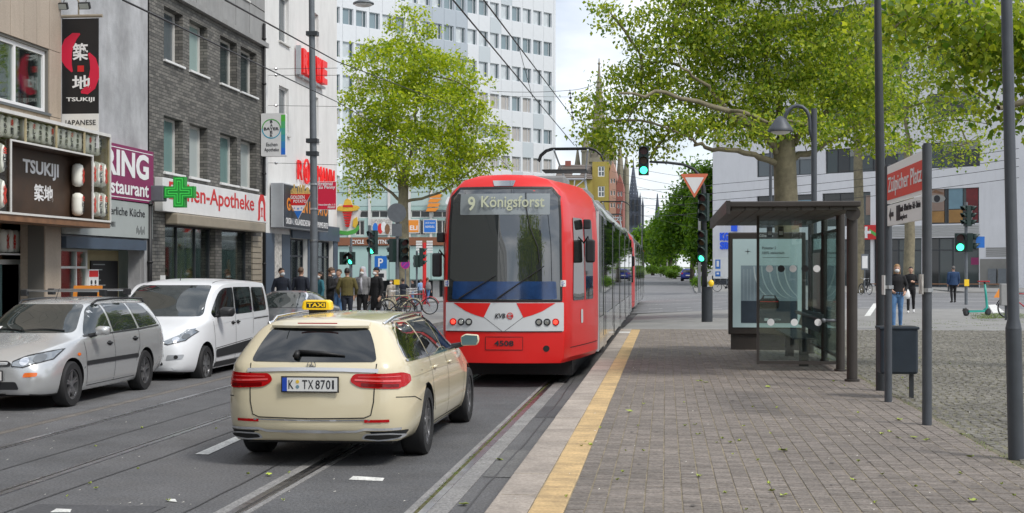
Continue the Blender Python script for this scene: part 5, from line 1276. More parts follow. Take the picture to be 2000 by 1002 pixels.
def wheel(parent, x, y, r, w, style, rimr=.66, m='alloy'):
    s = 1 if x > 0 else -1
    hub = MB(); hub.lathe([(r*.55,-.02),(r*.55,.02)], 20, (x-s*w*.45,y,r), 'x'); h = hub.build('wheel', 'alloy_dark', parent)
    prof = [(r*rimr,-w/2),(r*.93,-w/2),(r*.985,-w/2+.02),(r,-w/2+.05),(r,w/2-.05),(r*.985,w/2-.02),(r*.93,w/2),(r*rimr,w/2)]
    t = MB(); n = 32; vs = []; fs = []
    for rr, hh in prof:
        for k in range(n): q = 2*math.pi*k/n; vs.append((x-s*w/2+hh,y+rr*math.cos(q),r+rr*math.sin(q)))
    L_ = len(prof)
    for i in range(L_):
        for k in range(n): fs.append((i*n+k, i*n+(k+1)%n, ((i+1)%L_)*n+(k+1)%n, ((i+1)%L_)*n+k))
    t.add(vs, fs); t.build('tyre', 'rubber', h, 'auto')
    g = MB(); X = x-.012*s
    R_ = r*rimr
    g.X = Matrix.Translation((X,y,r)) @ Matrix(((0,0,s,0),(1,0,0,0),(0,1,0,0),(0,0,0,1)))
    # outer ring
    n = 36
    for k in range(n):
        a0, a1 = 2*math.pi*k/n, 2*math.pi*(k+1)/n
        g.prism([(rr*math.cos(a), rr*math.sin(a)) for rr, a in ((R_*1.0,a0),(R_*1.0,a1),(R_*.88,a1),(R_*.88,a0))], -.06, -.006)
    ns = {'ten': 5, 'five': 5, 'seven': 7, 'far': 5}[style]
    for k in range(ns):
        a = 2*math.pi*k/ns + .3
        if style == 'ten':
            for da in (-.2, .2):
                ca, sa = math.cos(a+da*.75), math.sin(a+da*.75); cb, sb_ = math.cos(a+da*1.25), math.sin(a+da*1.25); wd = R_*.055
                g.prism([(R_*.16*ca-wd*sa,R_*.16*sa+wd*ca),(R_*.16*ca+wd*sa,R_*.16*sa-wd*ca),(R_*.92*cb+wd*sb_,R_*.92*sb_-wd*cb),(R_*.92*cb-wd*sb_,R_*.92*sb_+wd*cb)], -.05, -.016)
        else:
            w0, w1 = (R_*.13, R_*.10) if style == 'five' else (R_*.13, R_*.19)
            for da in ((-.13, .13) if style == 'five' else (0,)):
                ca, sa = math.cos(a+da), math.sin(a+da); f_ = .5 if style == 'five' else 1
                g.prism([(R_*.15*ca-w0*f_*sa,R_*.15*sa+w0*f_*ca),(R_*.15*ca+w0*f_*sa,R_*.15*sa-w0*f_*ca),(R_*.92*ca+w1*f_*sa,R_*.92*sa-w1*f_*ca),(R_*.92*ca-w1*f_*sa,R_*.92*sa+w1*f_*ca)], -.045, -.012)
    g.prism(circ((0,0),R_*.22,14), -.06, -.008); g.build('rim', m, h, fix=True)
    g = MB(); g.X = Matrix.Translation((X,y,r)) @ Matrix(((0,0,s,0),(1,0,0,0),(0,1,0,0),(0,0,0,1))); g.prism(circ((0,0),R_*.95,24), -.10, -.085); g.build('brake_disc', 'trim', h)
def plate(parent, fr, w, h, s, blue=True, name='number_plate'):
    mb = MB(); boxm(mb, fr, -w/2-.012,w/2+.012,-h/2-.012,h/2+.012,-.012,.002); p = mb.build(name, 'black', parent)
    mb = MB(); boxm(mb, fr, -w/2,w/2,-h/2,h/2,.002,.005); q = mb.build('plate_face', 'plate', p)
    if blue: mb = MB(); boxm(mb, fr, -w/2,-w/2+.045,-h/2,h/2,.005,.0065); mb.build('plate_band', 'plate_blue', p)
    return p
def char(s, fr, x, w, h, p, bold=.01): text(s, fr @ Matrix.Translation((x,-h/2,.0)), w, h, 'ink', p, bold=bold, off=.0055, th=.002)
def mirror(parent, bv, s, y, z, x0, pm, glassy, size=1.0):
    """wing mirror: s side, glass faces the rear (-y)"""
    a = empty_part = MB(); c = Vector((s*(x0+.16),y,z+.06))
    P = [(-.10,-.06),(.09,-.055),(.12,.0),(.11,.075),(-.05,.085),(-.11,.05)]
    vs = []; n = len(P)
    for t, k in ((-.05,1.0),(.03,1.0),(.09,.55)): vs += [(c.x+s*p[0]*k*size,c.y+t*size,c.z+p[1]*k*size) for p in P]
    fs = [tuple(range(n))[::-1], tuple(range(2*n,3*n))]
    for i in range(2): fs += [(i*n+k,i*n+(k+1)%n,(i+1)*n+(k+1)%n,(i+1)*n+k) for k in range(n)]
    mb = MB(); mb.add(vs, fs); m_ = mb.build('wing_mirror', pm, parent, 'auto')
    b = m_.modifiers.new('bevel', 'BEVEL'); b.width = .02; b.segments = 2
    mb = MB(); mb.add([(c.x+s*p[0]*.88*size,c.y-.053*size,c.z+p[1]*.85*size) for p in P], [tuple(range(n))]); mb.build('mirror_glass', glassy, m_, fix=False)
    mb = MB(); mb.tube([(s*(x0-.06),y+.02,z-.01),(s*(x0+.08),y,z+.02)], [.035,.028], 8); mb.build('mirror_arm', 'trim', m_)
def handles(bv, parent, pts, m):
    for (y, z) in pts:
        for a in ('x+','x-'):
            decal('door_recess', bv, a, circ((y,z),.075,14,.035), 'seam' if m == 'trim' else m, parent, .0025, .05)
            s = 1 if a == 'x+' else -1; p = cast(bv, a, y, z, .022); mb = MB()
            q0 = cast(bv, a, y-.1, z, .006); q1 = cast(bv, a, y+.1, z+.005, .006); mb.tube([q0, (q0+p)/2+Vector((s*.006,0,0)), p, (q1+p)/2+Vector((s*.006,0,0)), q1], [.010,.014,.015,.014,.010], 8); mb.build('door_handle', m, parent, True)
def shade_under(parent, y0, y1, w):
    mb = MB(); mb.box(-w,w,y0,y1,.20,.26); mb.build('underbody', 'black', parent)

# ---------------------------------------------------------------- taxi
def taxi():
    rx, ry = gp(825, 888); e = empty('taxi', (-3.27, 14.97, 0), 'cream estate taxi with yellow roof sign driving behind the tram', 'car', rz=0, world=False)
    #      y     zb   wlo  wm   zm   wsh  zsh   wr   zr    zc
    st = [(-2.37,.25,.64,.70,.60,.675,.93,.44,1.385,1.405),
          (-2.22,.24,.78,.855,.60,.82,.955,.54,1.395,1.425),
          (-1.95,.24,.82,.918,.62,.862,.965,.585,1.405,1.447),
          (-1.30,.22,.83,.926,.64,.858,.965,.610,1.415,1.462),
          (-.60,.20,.84,.918,.64,.856,.958,.628,1.425,1.474),
          (.00,.20,.84,.918,.63,.856,.950,.628,1.42,1.468),
          (.42,.20,.84,.920,.62,.856,.945,.605,1.385,1.43),
          (.80,.20,.84,.922,.62,.855,.94,.60,1.205,1.235),
          (1.14,.20,.84,.924,.62,.84,.93,.60,1.01,1.035),
          (1.62,.20,.84,.924,.60,.80,.89,.55,.935,.965),
          (2.05,.20,.80,.895,.56,.72,.83,.48,.865,.895),
          (2.32,.22,.70,.80,.50,.62,.74,.42,.775,.80),
          (2.42,.25,.55,.66,.45,.52,.66,.36,.70,.715)]
    Q = lambda P: [(a, b if b < .99 else .985+(b-.985)*.875) for a, b in P]
    st = [r_[:8]+tuple(.985+(z-.985)*.875 if z > .99 else z for z in r_[8:]) for r_ in st]
    dyR = [.02,.02,.02,-.02,-.02,.0,.01,.15,.36,.29,.27]
    me = loft(st, [0]*11, dyR, crease=(6,), cr=.6)
    wells = [(s*.70,y,.345,.375) for s in (1,-1) for y in (1.62,-1.32)]
    bm2 = wheel_cut(me, []) if False else None
    smooth = wheel_cut(me, wells); body = finish_body(smooth, 'body', 'taxi_paint', e, wells); bv = bvh_of(smooth)
    # glazing
    rw = roundpoly([(-.60,.985),(.60,.985),(.55,1.16),(.465,1.335),(-.465,1.335),(-.55,1.16)], [.05,.05,0.4,.06,.06,.4])
    w_ = decal('rear_window', bv, 'y-', Q(rw), 'car_glass', e, .005, .05)
    sp_ = [cast(bv, 'y-', t, 1.32, .0) for t in np.linspace(-.47,.47,9)]
    mb = MB(); vs = []
    for p in sp_: vs += [(p.x,p.y+.03,p.z+.028),(p.x,p.y-.075,p.z-.004),(p.x,p.y-.07,p.z-.026),(p.x,p.y+.05,p.z-.02)]
    mb.add(vs, [(4*i+k,4*i+(k+1)%4,4*i+4+(k+1)%4,4*i+4+k) for i in range(8) for k in range(4)]+[(0,1,2,3),(35,34,33,32)]); sp = mb.build('roof_spoiler', 'taxi_paint', e, 'auto')
    p = cast(bv, 'y-', 0, 1.305, .05); mb = MB(); mb.box(-.19,.19,p.y-.035,p.y-.02,p.z-.006,p.z+.004); mb.build('brake_light', 'tail_red', sp)
    both('side_window', bv, Q(roundpoly([(-2.02,1.0),(-1.02,.985),(-1.06,1.36),(-1.45,1.37),(-1.80,1.28),(-2.0,1.12)], [.05,.02,.02,.1,.2,.1])), 'car_glass', e, .004, .06)
    both('side_window', bv, Q(roundpoly([(-.98,.985),(-.06,.975),(-.10,1.375),(-.98,1.365)], .02)), 'car_glass', e, .004, .06)
    both('side_window', bv, Q(roundpoly([(-.01,.975),(1.02,.965),(.80,1.10),(.42,1.31),(.18,1.37),(-.04,1.378)], [.02,.06,.3,.3,.1,.02])), 'car_glass', e, .004, .06)
    decal('windscreen', bv, 'y+', Q(roundpoly([(-.70,1.02),(.70,1.02),(.55,1.38),(-.55,1.38)], .06)), 'car_glass', e, .005, .06)
    for a in ('x+','x-'):
        strip('chrome_strip', bv, a, [(-2.06,.985),(-1.0,.972),(0,.962),(1.04,.952)], .022, 'chrome', e, .008)
        strip('chrome_strip', bv, a, Q([(-2.04,1.02),(-1.98,1.16),(-1.80,1.305),(-1.45,1.392),(-1.0,1.392),(-.1,1.402),(.18,1.395),(.44,1.335),(.82,1.12),(1.04,.98)]), .014, 'chrome', e, .006)
        for pts in ([(1.10,.93),(1.12,.62),(1.02,.30)], [(.0,.955),(-.02,.55),(.02,.28)], [(-1.0,.965),(-1.02,.62),(-.86,.40)], [(1.05,.27),(-.86,.28)]): strip('door_seam', bv, a, pts, .011, 'seam', e)
        strip('shoulder_crease', bv, a, [(-2.0,.83),(-1.0,.83),(.4,.80),(1.3,.76)], .006, 'taxi_paint', e, .007)
        strip('sill_trim', bv, a, [(-.9,.235),(1.18,.235)], .02, 'chrome', e, .006)
        decal('fuel_flap' , bv, a, circ((-1.55,.86),.0095,8), 'seam', e)
        strip('bumper_seam', bv, a, [(-2.30,.66),(-1.98,.64),(-1.72,.58)], .008, 'seam', e)
    handles(bv, e, [(-.82,.845),(.16,.835)], 'taxi_paint')
    # tailgate seams, chrome, lamps
    for pts in ([(-.60,.97),(-.585,.62),(-.56,.50),(-.50,.475),(0,.468),(.50,.475),(.56,.50),(.585,.62),(.60,.97)],): strip('tailgate_seam', bv, 'y-', pts, .010, 'seam', e, .004)
    strip('chrome_strip', bv, 'y-', [(-.62,.905),(-.3,.915),(0,.918),(.3,.915),(.62,.905)], .034, 'bright_trim', e, .014)
    for s in (1,-1):
        tl = decal('tail_light', bv, 'y-', [(s*p[0],p[1]) for p in roundpoly([(.36,.815),(.45,.755),(.80,.735),(.84,.79),(.83,.875),(.40,.88)], [.06,.05,.02,.02,.02,.05])], 'tail_red', e, .010, .05)
        decal('tail_light', bv, 'x+' if s > 0 else 'x-', roundpoly([(-2.40,.745),(-2.20,.75),(-2.05,.80),(-2.06,.855),(-2.20,.885),(-2.40,.88)], .03), 'tail_red', e, .009, .05)
        strip('light_bar', bv, 'y-', [(s*.41,.825),(s*.60,.815),(s*.80,.808)], .016, 'tail_bright', tl, .016); strip('light_bar', bv, 'y-', [(s*.44,.852),(s*.80,.85)], .006, 'tail_bright', tl, .015)
        strip('light_segment', bv, 'y-', [(s*.47,.782),(s*.79,.765)], .03, 'tail_deep', tl, .0135); strip('reflector', bv, 'y-', [(s*.50,.445),(s*.72,.445)], .026, 'tail_red', e, .008)
        # exhaust trim
        P = roundpoly([(.46,.285),(.62,.262),(.80,.275),(.84,.31),(.72,.335),(.50,.335)], [.03,.03,.04,.04,.03,.03]); Q = roundpoly([(.485,.292),(.62,.277),(.78,.287),(.805,.308),(.71,.322),(.51,.322)], [.02]*6)
        ex = decal('exhaust_trim', bv, 'y-', [(s*p[0],p[1]) for p in P], 'bright_trim', e, .020, .05); decal('exhaust_opening', bv, 'y-', [(s*p[0],p[1]) for p in Q], 'seam', ex, .024, .05)
    decal('diffuser', bv, 'y-', roundpoly([(-.86,.345),(-.80,.27),(-.45,.235),(.45,.235),(.80,.27),(.86,.345),(.5,.352),(-.5,.352)], .03), 'trim', e, .008, .06)
    strip('chrome_strip', bv, 'y-', [(-.885,.345),(-.80,.365),(-.50,.372),(-.42,.352),(.42,.352),(.50,.372),(.80,.365),(.885,.345)], .022, 'bright_trim', e, .014)
    strip('bumper_ledge', bv, 'y-', [(-.55,.455),(0,.450),(.55,.455)], .014, 'chrome', e, .008)
    p = cast(bv, 'y-', 0, .785, .02); pl_ = plate(e, FNY(0, p.y-.012, .785), .52, .125, 'K TX 8701')
    fr = FNY(0, p.y-.012, .785)
    for s, x, w in (('K',-.20,.048),('T',-.07,.048),('X',-.015,.05),('8',.055,.042),('7',.105,.042),('0',.155,.042),('1',.212,.018)): char(s, fr, x, w, .082, pl_)
    mb = MB(); mb.X = fr; mb.prism(circ((-.115,.025),.017,12), .0055, .0075); mb.build('seal', 'straw', pl_); mb = MB(); mb.X = fr; mb.prism(circ((-.115,-.022),.017,12), .0055, .0075); mb.build('seal', 'ad_blue', pl_)
    # star
    p = cast(bv, 'y-', 0, .955, .012); mb = MB(); fs_ = FNY(0, p.y, .958); mb.X = fs_
    for k in range(20):
        a0, a1 = 2*math.pi*k/20, 2*math.pi*(k+1)/20; mb.prism([(r_*math.cos(a),r_*math.sin(a)) for r_, a in ((.042,a0),(.042,a1),(.036,a1),(.036,a0))], 0, .01)
    for k in range(3):
        a = R(90+120*k); mb.prism([(.038*math.cos(a),.038*math.sin(a)),(.008*math.cos(a+1.05),.008*math.sin(a+1.05)),(.008*math.cos(a-1.05),.008*math.sin(a-1.05))], 0, .01)
    mb.build('badge', 'chrome', e)
    # wiper
    a_ = cast(bv, 'y-', -.16, 1.012, .03); b_ = cast(bv, 'y-', .06, 1.055, .03); c_ = cast(bv, 'y-', .30, 1.035, .018); d_ = cast(bv, 'y-', -.14, 1.06, .03)
    mb = MB(); mb.tube([d_, b_, c_], [.022,.018,.008], 8); mb.tube([a_, d_], [.03,.03], 8); mb.build('rear_wiper', 'black', e, True)
    # roof rails and roof sign
    for s in (1,-1):
        pts = [cast(bv, 'z+', s*(.575 if -1.6 < y < .1 else .565), y, .045 if -1.72 < y < .12 else .004) for y in (-1.85,-1.72,-1.5,-1.0,-.5,0,.16,.26)]
        mb = MB(); mb.tube(pts, .016, 8); mb.build('roof_rail', 'chrome', e, True)
    sx, sy = -.40, -.62; zc = cast(bv, 'z+', sx, sy, 0).z
    sg = [(-.155,0),(.155,0),(.162,.03),(.15,.085),(.12,.105),(-.12,.105),(-.15,.085),(-.162,.03)]
    mb = MB(); mb.box(sx-.09,sx+.09,sy-.02,sy+.06,zc-.02,zc+.03); mb.build('sign_foot', 'black', e)
    vs = []
    for y, k in ((-.06,.9),(-.04,1.0),(.06,1.0),(.085,.88)): vs += [(sx+p[0]*k,sy+y,zc+.03+p[1]*(.5+.5*k)) for p in sg]
    mb = MB(); mb.add(vs, [tuple(range(8)), tuple(range(31,23,-1))]+[(i*8+k,i*8+(k+1)%8,(i+1)*8+(k+1)%8,(i+1)*8+k) for i in range(3) for k in range(8)]); ts = mb.build('roof_sign', 'taxi_yellow', e, bevel=.008)
    mb = MB(); mb.box(sx-.105,sx+.105,sy-.063,sy-.0605,zc+.052,zc+.112); mb.build('sign_field', 'black', ts)
    text('TAXI', FNY(sx-.095, sy-.063, zc+.060), .19, .044, 'taxi_yellow', ts, bold=.03, off=.001, th=.002)
    # front end
    mir('headlight', bv, 'y+', roundpoly([(.40,.62),(.72,.66),(.80,.76),(.46,.70)], .04), 'lamp_clear', e, .006, .05)
    decal('grille', bv, 'y+', roundpoly([(-.36,.42),(.36,.42),(.34,.66),(-.34,.66)], .06), 'trim', e, .006, .06)
    for s in (1,-1): mirror(e, bv, s, .86, .965, .86, 'taxi_paint', 'mirror_reflection_tint', .95)
    for s in (1,-1):
        for y in (1.62,-1.32): wheel(e, s*.915, y, .335, .235, 'ten', .70, 'alloy_dark' if False else 'alloy')
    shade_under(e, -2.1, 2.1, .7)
    return e
taxi()

# ---------------------------------------------------------------- other cars
def estate(loc, rz, pm, label, group=None, detail=True, name='estate_car'):
    e = empty(name, loc, label, 'car', group, rz=rz, world=False)
    st = [(-2.22,.36,.66,.74,.58,.72,.93,.50,1.36,1.385),
          (-2.08,.30,.74,.82,.60,.79,.95,.56,1.375,1.405),
          (-1.7,.24,.77,.846,.62,.80,.95,.575,1.385,1.43),
          (-1.2,.20,.78,.85,.62,.805,.945,.585,1.395,1.443),
          (-.5,.19,.785,.845,.62,.805,.935,.595,1.40,1.452),
          (.05,.19,.785,.845,.61,.805,.925,.59,1.39,1.44),
          (.38,.19,.785,.846,.60,.805,.915,.565,1.345,1.385),
          (.72,.19,.785,.847,.60,.80,.91,.56,1.17,1.20),
          (1.06,.19,.785,.848,.60,.79,.90,.56,.985,1.01),
          (1.42,.19,.785,.848,.58,.745,.865,.52,.90,.935),
          (1.80,.19,.74,.82,.55,.66,.80,.45,.825,.855),
          (2.08,.20,.66,.74,.50,.56,.71,.40,.735,.76),
          (2.19,.23,.54,.62,.45,.48,.64,.34,.665,.68)]
    dyR = [.05,.05,.05,0,0,.02,.05,.16,.34,.28,.26]
    me = loft(st, [0]*11, dyR, crease=(6,), cr=.4)
    wells = [(s*.64,y,.315,.35) for s in (1,-1) for y in (1.40,-1.215)]
    out = wheel_cut(me, wells); finish_body(out, 'body', pm, e, wells); bv = bvh_of(out)
    ws = decal('windscreen', bv, 'y+', roundpoly([(-.66,.985),(.66,.985),(.50,1.355),(-.50,1.355)], .06), 'car_glass_pale', e, .005, .06)
    decal('rear_window', bv, 'y-', roundpoly([(-.58,.98),(.58,.98),(.46,1.32),(-.46,1.32)], .06), 'car_glass', e, .005, .06)
    for P, rr in (([(.02,.955),(.88,.945),(.40,1.29),(.20,1.345),(-.02,1.352)], [.03,.05,.15,.08,.03]), ([(-.96,.965),(-.05,.956),(-.09,1.352),(-.90,1.345)], .03), ([(-1.86,1.0),(-1.04,.968),(-.98,1.342),(-1.50,1.33)], [.1,.03,.03,.12])):
        both('side_window', bv, roundpoly(P, rr), 'car_glass_pale', e, .004, .06)
    if detail:
        both('side_moulding', bv, rectpoly(-.88,.98,.535,.595,.01), 'trim', e, .010)
        for a in ('x+','x-'):
            for pts in ([(.99,.92),(.98,.6),(.94,.28)], [(.0,.94),(-.02,.55),(.0,.25)], [(-.99,.95),(-.95,.70),(-.80,.48)], [(.94,.255),(-.80,.265)], [(1.02,.52),(1.06,.50)]): strip('door_seam', bv, a, pts, .009, 'seam', e)
            decal('indicator', bv, a, circ((1.20,.70),.05,12,.022), 'amber', e, .006)
            strip('window_trim', bv, a, [(.92,.93),(0,.94),(-1.05,.95),(-1.88,.975)], .02, 'trim', e, .007)
            strip('sill_crease', bv, a, [(.95,.30),(-.80,.31)], .01, pm, e, .006)
        handles(bv, e, [(.16,.80),(-.80,.82)], 'trim')
        for s in (1,-1):
            hl = decal('headlight', bv, 'y+', [(s*p[0],p[1]) for p in roundpoly([(.36,.60),(.50,.585),(.74,.67),(.755,.79),(.50,.72),(.37,.655)], [.03,.04,.05,.03,.1,.03])], 'lamp_clear', e, .008, .04)
            decal('lamp_bowl', bv, 'y+', [(s*.50+p[0],.655+p[1]) for p in circ((0,0),.05,16)], 'chrome', hl, .012, .03); decal('lamp_bowl', bv, 'y+', [(s*.635+p[0],.69+p[1]) for p in circ((0,0),.055,16)], 'grey_metal', hl, .012, .03)
            strip('light_rim', bv, 'y+', [(s*.36,.60),(s*.50,.585),(s*.74,.67),(s*.755,.79),(s*.50,.72),(s*.37,.655),(s*.36,.60)], .012, 'trim', hl, .012)
            decal('indicator', bv, 'y+', [(s*p[0],p[1]) for p in roundpoly([(.50,.455),(.66,.465),(.665,.515),(.52,.515)], .02)], 'amber', e, .008, .05)
            pts = [cast(bv, 'z+', s*.545, y, .05 if -1.75 < y < .1 else .004) for y in (-1.85,-1.7,-1.2,-.6,0,.14)]
            mb = MB(); mb.tube(pts, .016, 8); mb.build('roof_rail', 'trim', e, True)
        decal('grille', bv, 'y+', roundpoly([(-.34,.595),(.34,.595),(.36,.635),(.30,.665),(-.30,.665),(-.36,.635)], .03), 'trim', e, .008, .05)
        p = cast(bv, 'y+', 0, .63, .014); mb = MB(); mb.prism(circ((0,.632),.075,18,.03), 0, .012, frame((0,p.y,0),(-1,0,0),(0,0,1))); em = mb.build('badge', 'plate_blue', e)
        mb = MB(); mb.prism(circ((0,.632),.08,18,.034), -.006, -.0005+.004, frame((0,p.y,0),(-1,0,0),(0,0,1))); mb.build('badge_rim', 'chrome', em)
        decal('lower_grille', bv, 'y+', roundpoly([(-.46,.30),(.46,.30),(.42,.40),(-.42,.40)], .03), 'trim', e, .006, .05)
        p = cast(bv, 'y+', 0, .48, .02); fr = frame((0,p.y+.012,.48),(-1,0,0),(0,0,1)); pl_ = plate(e, fr, .52, .115, '', True)
        for s, x in (('8',.02),('8',.075),('2',.13),('4',.185)): char(s, fr, x, .042, .08, pl_)
        # roof bars
        for y in (-.15, -1.05):
            z = cast(bv, 'z+', 0, y, 0).z+.085
            mb = MB(); mb.box(-.60,.60,y-.028,y+.028,z,z+.03); rb_ = mb.build('roof_bar', 'steel', e, bevel=.01)
            for s in (1,-1): mb = MB(); mb.box(s*.60-.05,s*.60+.05,y-.045,y+.045,z-.06,z+.035); mb.build('bar_foot', 'trim', rb_, bevel=.012)
        p = cast(bv, 'z+', .0, .12, 0); mb = MB(); mb.tube([p,(p.x,p.y-.12,p.z+.16)], [.006,.003], 6); mb.build('aerial', 'black', e)
        for s in (1,-1): mirror(e, bv, s, .74, .93, .80, pm, 'chrome', .92)
        for x0, x1 in ((-.55,.05),(.0,.58)):
            pts = [cast(bv, 'y+', t, .998+.02*math.sin((t-x0)/(x1-x0)*3.1), .018) for t in np.linspace(x0,x1,6)]; mb = MB(); mb.tube(pts, [.012,.01,.009,.008,.007,.005], 6); mb.build('wiper', 'black', ws)
        mb = MB(); p = cast(bv, 'y+', .42, 1.05, .004); decal('sticker', bv, 'y+', rectpoly(.38,.50,1.01,1.06), 'plate', ws, .008, .05)
    else:
        mir('tail_light', bv, 'y-', rectpoly(.52,.72,.80,.98,.03), 'tail_red', e, .006)
        p = cast(bv, 'y-', 0, .66, .02); plate(e, FNY(0,p.y-.01,.66), .5, .11, '', True)
    for s in (1,-1):
        for y in (1.40,-1.215): wheel(e, s*.835, y, .31, .2, 'five', .66)
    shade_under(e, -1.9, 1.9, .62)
    return e
sx_, sy_ = -8.76, 19.25
estate((sx_, sy_, -.005), math.pi, 'silver_paint', 'silver estate car with roof bars parked at the left edge')

def van():
    e = empty('van', (-8.68, 24.42, -.10), 'white passenger van parked behind the silver estate car', 'van', rz=math.pi, world=False)
    H = 1.0
    st = [(-2.36,.40,.74,.84,.66,.85,1.10,.74,1.62,1.655),
          (-2.25,.32,.80,.90,.66,.885,1.12,0.805,1.675,1.715),
          (-1.8,.24,.84,.915,.66,.895,1.12,0.820,1.70,1.755),
          (-1.2,.22,.85,.918,.66,.898,1.12,0.825,1.71,1.775),
          (-.3,.22,.85,.918,.66,.898,1.11,0.825,1.715,1.79),
          (.25,.22,.85,.918,.66,.896,1.10,0.815,1.70,1.78),
          (.62,.22,.85,.918,.66,.894,1.09,0.780,1.63,1.70),
          (.98,.22,.85,.918,.66,.89,1.07,.735,1.43,1.485),
          (1.42,.22,.85,.916,.66,.87,1.05,.70,1.13,1.17),
          (1.72,.22,.84,.91,.65,.81,1.0,.60,1.05,1.085),
          (2.08,.23,.78,.865,.60,.72,.92,.52,.96,.99),
          (2.31,.25,.68,.77,.54,.62,.80,.44,.83,.855),
          (2.40,.28,.58,.66,.48,.55,.70,.38,.73,.745)]
    dyR = [.04,.04,.04,0,0,.01,.03,.06,.13,.10,.09]
    me = loft(st, [0]*11, dyR, crease=(6,8), cr=.55)
    wells = [(s*.68,y,.335,.385) for s in (1,-1) for y in (1.55,-1.51)]
    out = wheel_cut(me, wells); finish_body(out, 'body', 'van_paint', e, wells); bv = bvh_of(out)
    ws = decal('windscreen', bv, 'y+', roundpoly([(-.76,1.14),(.76,1.14),(.66,1.665),(-.66,1.665)], .07), 'car_glass_pale', e, .005, .06)
    for P, rr in (([(.02,1.13),(1.08,1.11),(1.12,1.18),(.62,1.55),(.40,1.615),(-.02,1.625)], [.04,.04,.05,.1,.08,.04]), ([(-1.06,1.14),(-.05,1.135),(-.05,1.628),(-1.06,1.62)], .05), ([(-2.02,1.16),(-1.13,1.145),(-1.13,1.615),(-1.96,1.60)], .07)):
        both('side_window', bv, roundpoly(P, rr), 'car_glass', e, .004, .07)
    both('side_cladding', bv, roundpoly([(1.06,.42),(1.10,.56),(-1.0,.64),(-1.02,.44)], .04), 'trim', e, .012)
    both('sill', bv, rectpoly(-1.08,1.12,.25,.33,.01), 'trim', e, .006)
    for a in ('x+','x-'):
        for pts in ([(1.16,1.08),(1.14,.66),(1.06,.34)], [(-.02,1.62),(-.02,.9),(.0,.33)], [(-1.10,1.62),(-1.10,1.0),(-1.05,.74)], [(1.06,.335),(-1.05,.345)], [(1.10,.58),(-.98,.66)]): strip('door_seam', bv, a, pts, .010, 'seam', e)
        strip('slide_rail', bv, a, [(-1.14,1.02),(-2.16,1.03)], .018, 'seam', e, .006)
        strip('belt_crease', bv, a, [(1.2,.98),(0,1.03),(-2.1,1.06)], .006, 'van_paint', e, .007)
    handles(bv, e, [(.13,.99),(-.16,.995)], 'trim')
    for s in (1,-1):
        hl = decal('headlight', bv, 'y+', [(s*p[0],p[1]) for p in roundpoly([(.40,.735),(.52,.70),(.74,.76),(.83,.90),(.80,.935),(.58,.82)], [.03,.04,.05,.03,.03,.08])], 'lamp_clear', e, .008, .04)
        decal('headlight', bv, 'x+' if s > 0 else 'x-', roundpoly([(2.15,.78),(1.86,.92),(1.80,.955),(2.0,.94),(2.2,.86)], .02), 'lamp_clear', e, .006, .04)
        strip('light_rim', bv, 'y+', [(s*.40,.738),(s*.52,.703),(s*.74,.762),(s*.83,.90)], .012, 'trim', hl, .012)
        decal('lamp_bowl', bv, 'y+', [(s*.62+p[0],.785+p[1]) for p in circ((0,0),.05,16,.04)], 'chrome', hl, .012, .03); decal('lamp_bowl', bv, 'y+', [(s*.73+p[0],.83+p[1]) for p in circ((0,0),.045,16,.04)], 'grey_metal', hl, .012, .03)
        fg = decal('fog_surround', bv, 'y+', [(s*p[0],p[1]) for p in roundpoly([(.50,.455),(.74,.47),(.76,.54),(.52,.535)], .02)], 'silver_panel', e, .010, .05); decal('fog_light', bv, 'y+', [(s*.65+p[0],.50+p[1]) for p in circ((0,0),.032,12)], 'seam', fg, .014, .05)
        decal('roof_edge_strip', bv, 'z+', rectpoly(*sorted((s*.60,s*.615)),-2.0,.4), 'seam', e, .003, .1)
    gr = decal('grille', bv, 'y+', roundpoly([(-.40,.645),(-.28,.585),(.28,.585),(.40,.645),(.36,.74),(-.36,.74)], .03), 'trim', e, .008, .05)
    for k in range(4): strip('grille_bar', bv, 'y+', [(-.33,.615+k*.034),(.33,.615+k*.034)], .008, 'grey_metal', gr, .013)
    decal('lower_grille', bv, 'y+', roundpoly([(-.46,.37),(.46,.37),(.40,.50),(-.40,.50)], .03), 'trim', e, .007, .05); decal('skid_trim', bv, 'y+', roundpoly([(-.62,.285),(.62,.285),(.60,.33),(-.60,.33)], .02), 'van_paint', e, .012, .05)
    p = cast(bv, 'y+', 0, .66, .014); mb = MB(); mb.prism(circ((0,.665),.085,18,.035), 0, .012, frame((0,p.y,0),(-1,0,0),(0,0,1))); mb.build('badge', 'plate_blue', e)
    p = cast(bv, 'y+', 0, .545, .02); plate(e, frame((0,p.y+.014,.545),(-1,0,0),(0,0,1)), .52, .115, '', True)
    p = cast(bv, 'z+', 0, .35, 0); mb = MB(); mb.tube([p,(p.x,p.y-.06,p.z+.22)], [.008,.004], 6); mb.build('aerial', 'black', e)
    p = cast(bv, 'z+', .1, -1.2, 0); mb = MB(); mb.box(.06,.16,-1.26,-1.16,p.z-.01,p.z+.02); mb.build('roof_cap', 'black', e)
    for s in (1,-1): mirror(e, bv, s, .92, 1.13, .88, 'trim', 'chrome', 1.2)
    for s in (1,-1):
        for y in (1.55,-1.51): wheel(e, s*.905, y, .325, .215, 'seven', .66)
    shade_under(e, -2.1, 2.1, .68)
van()
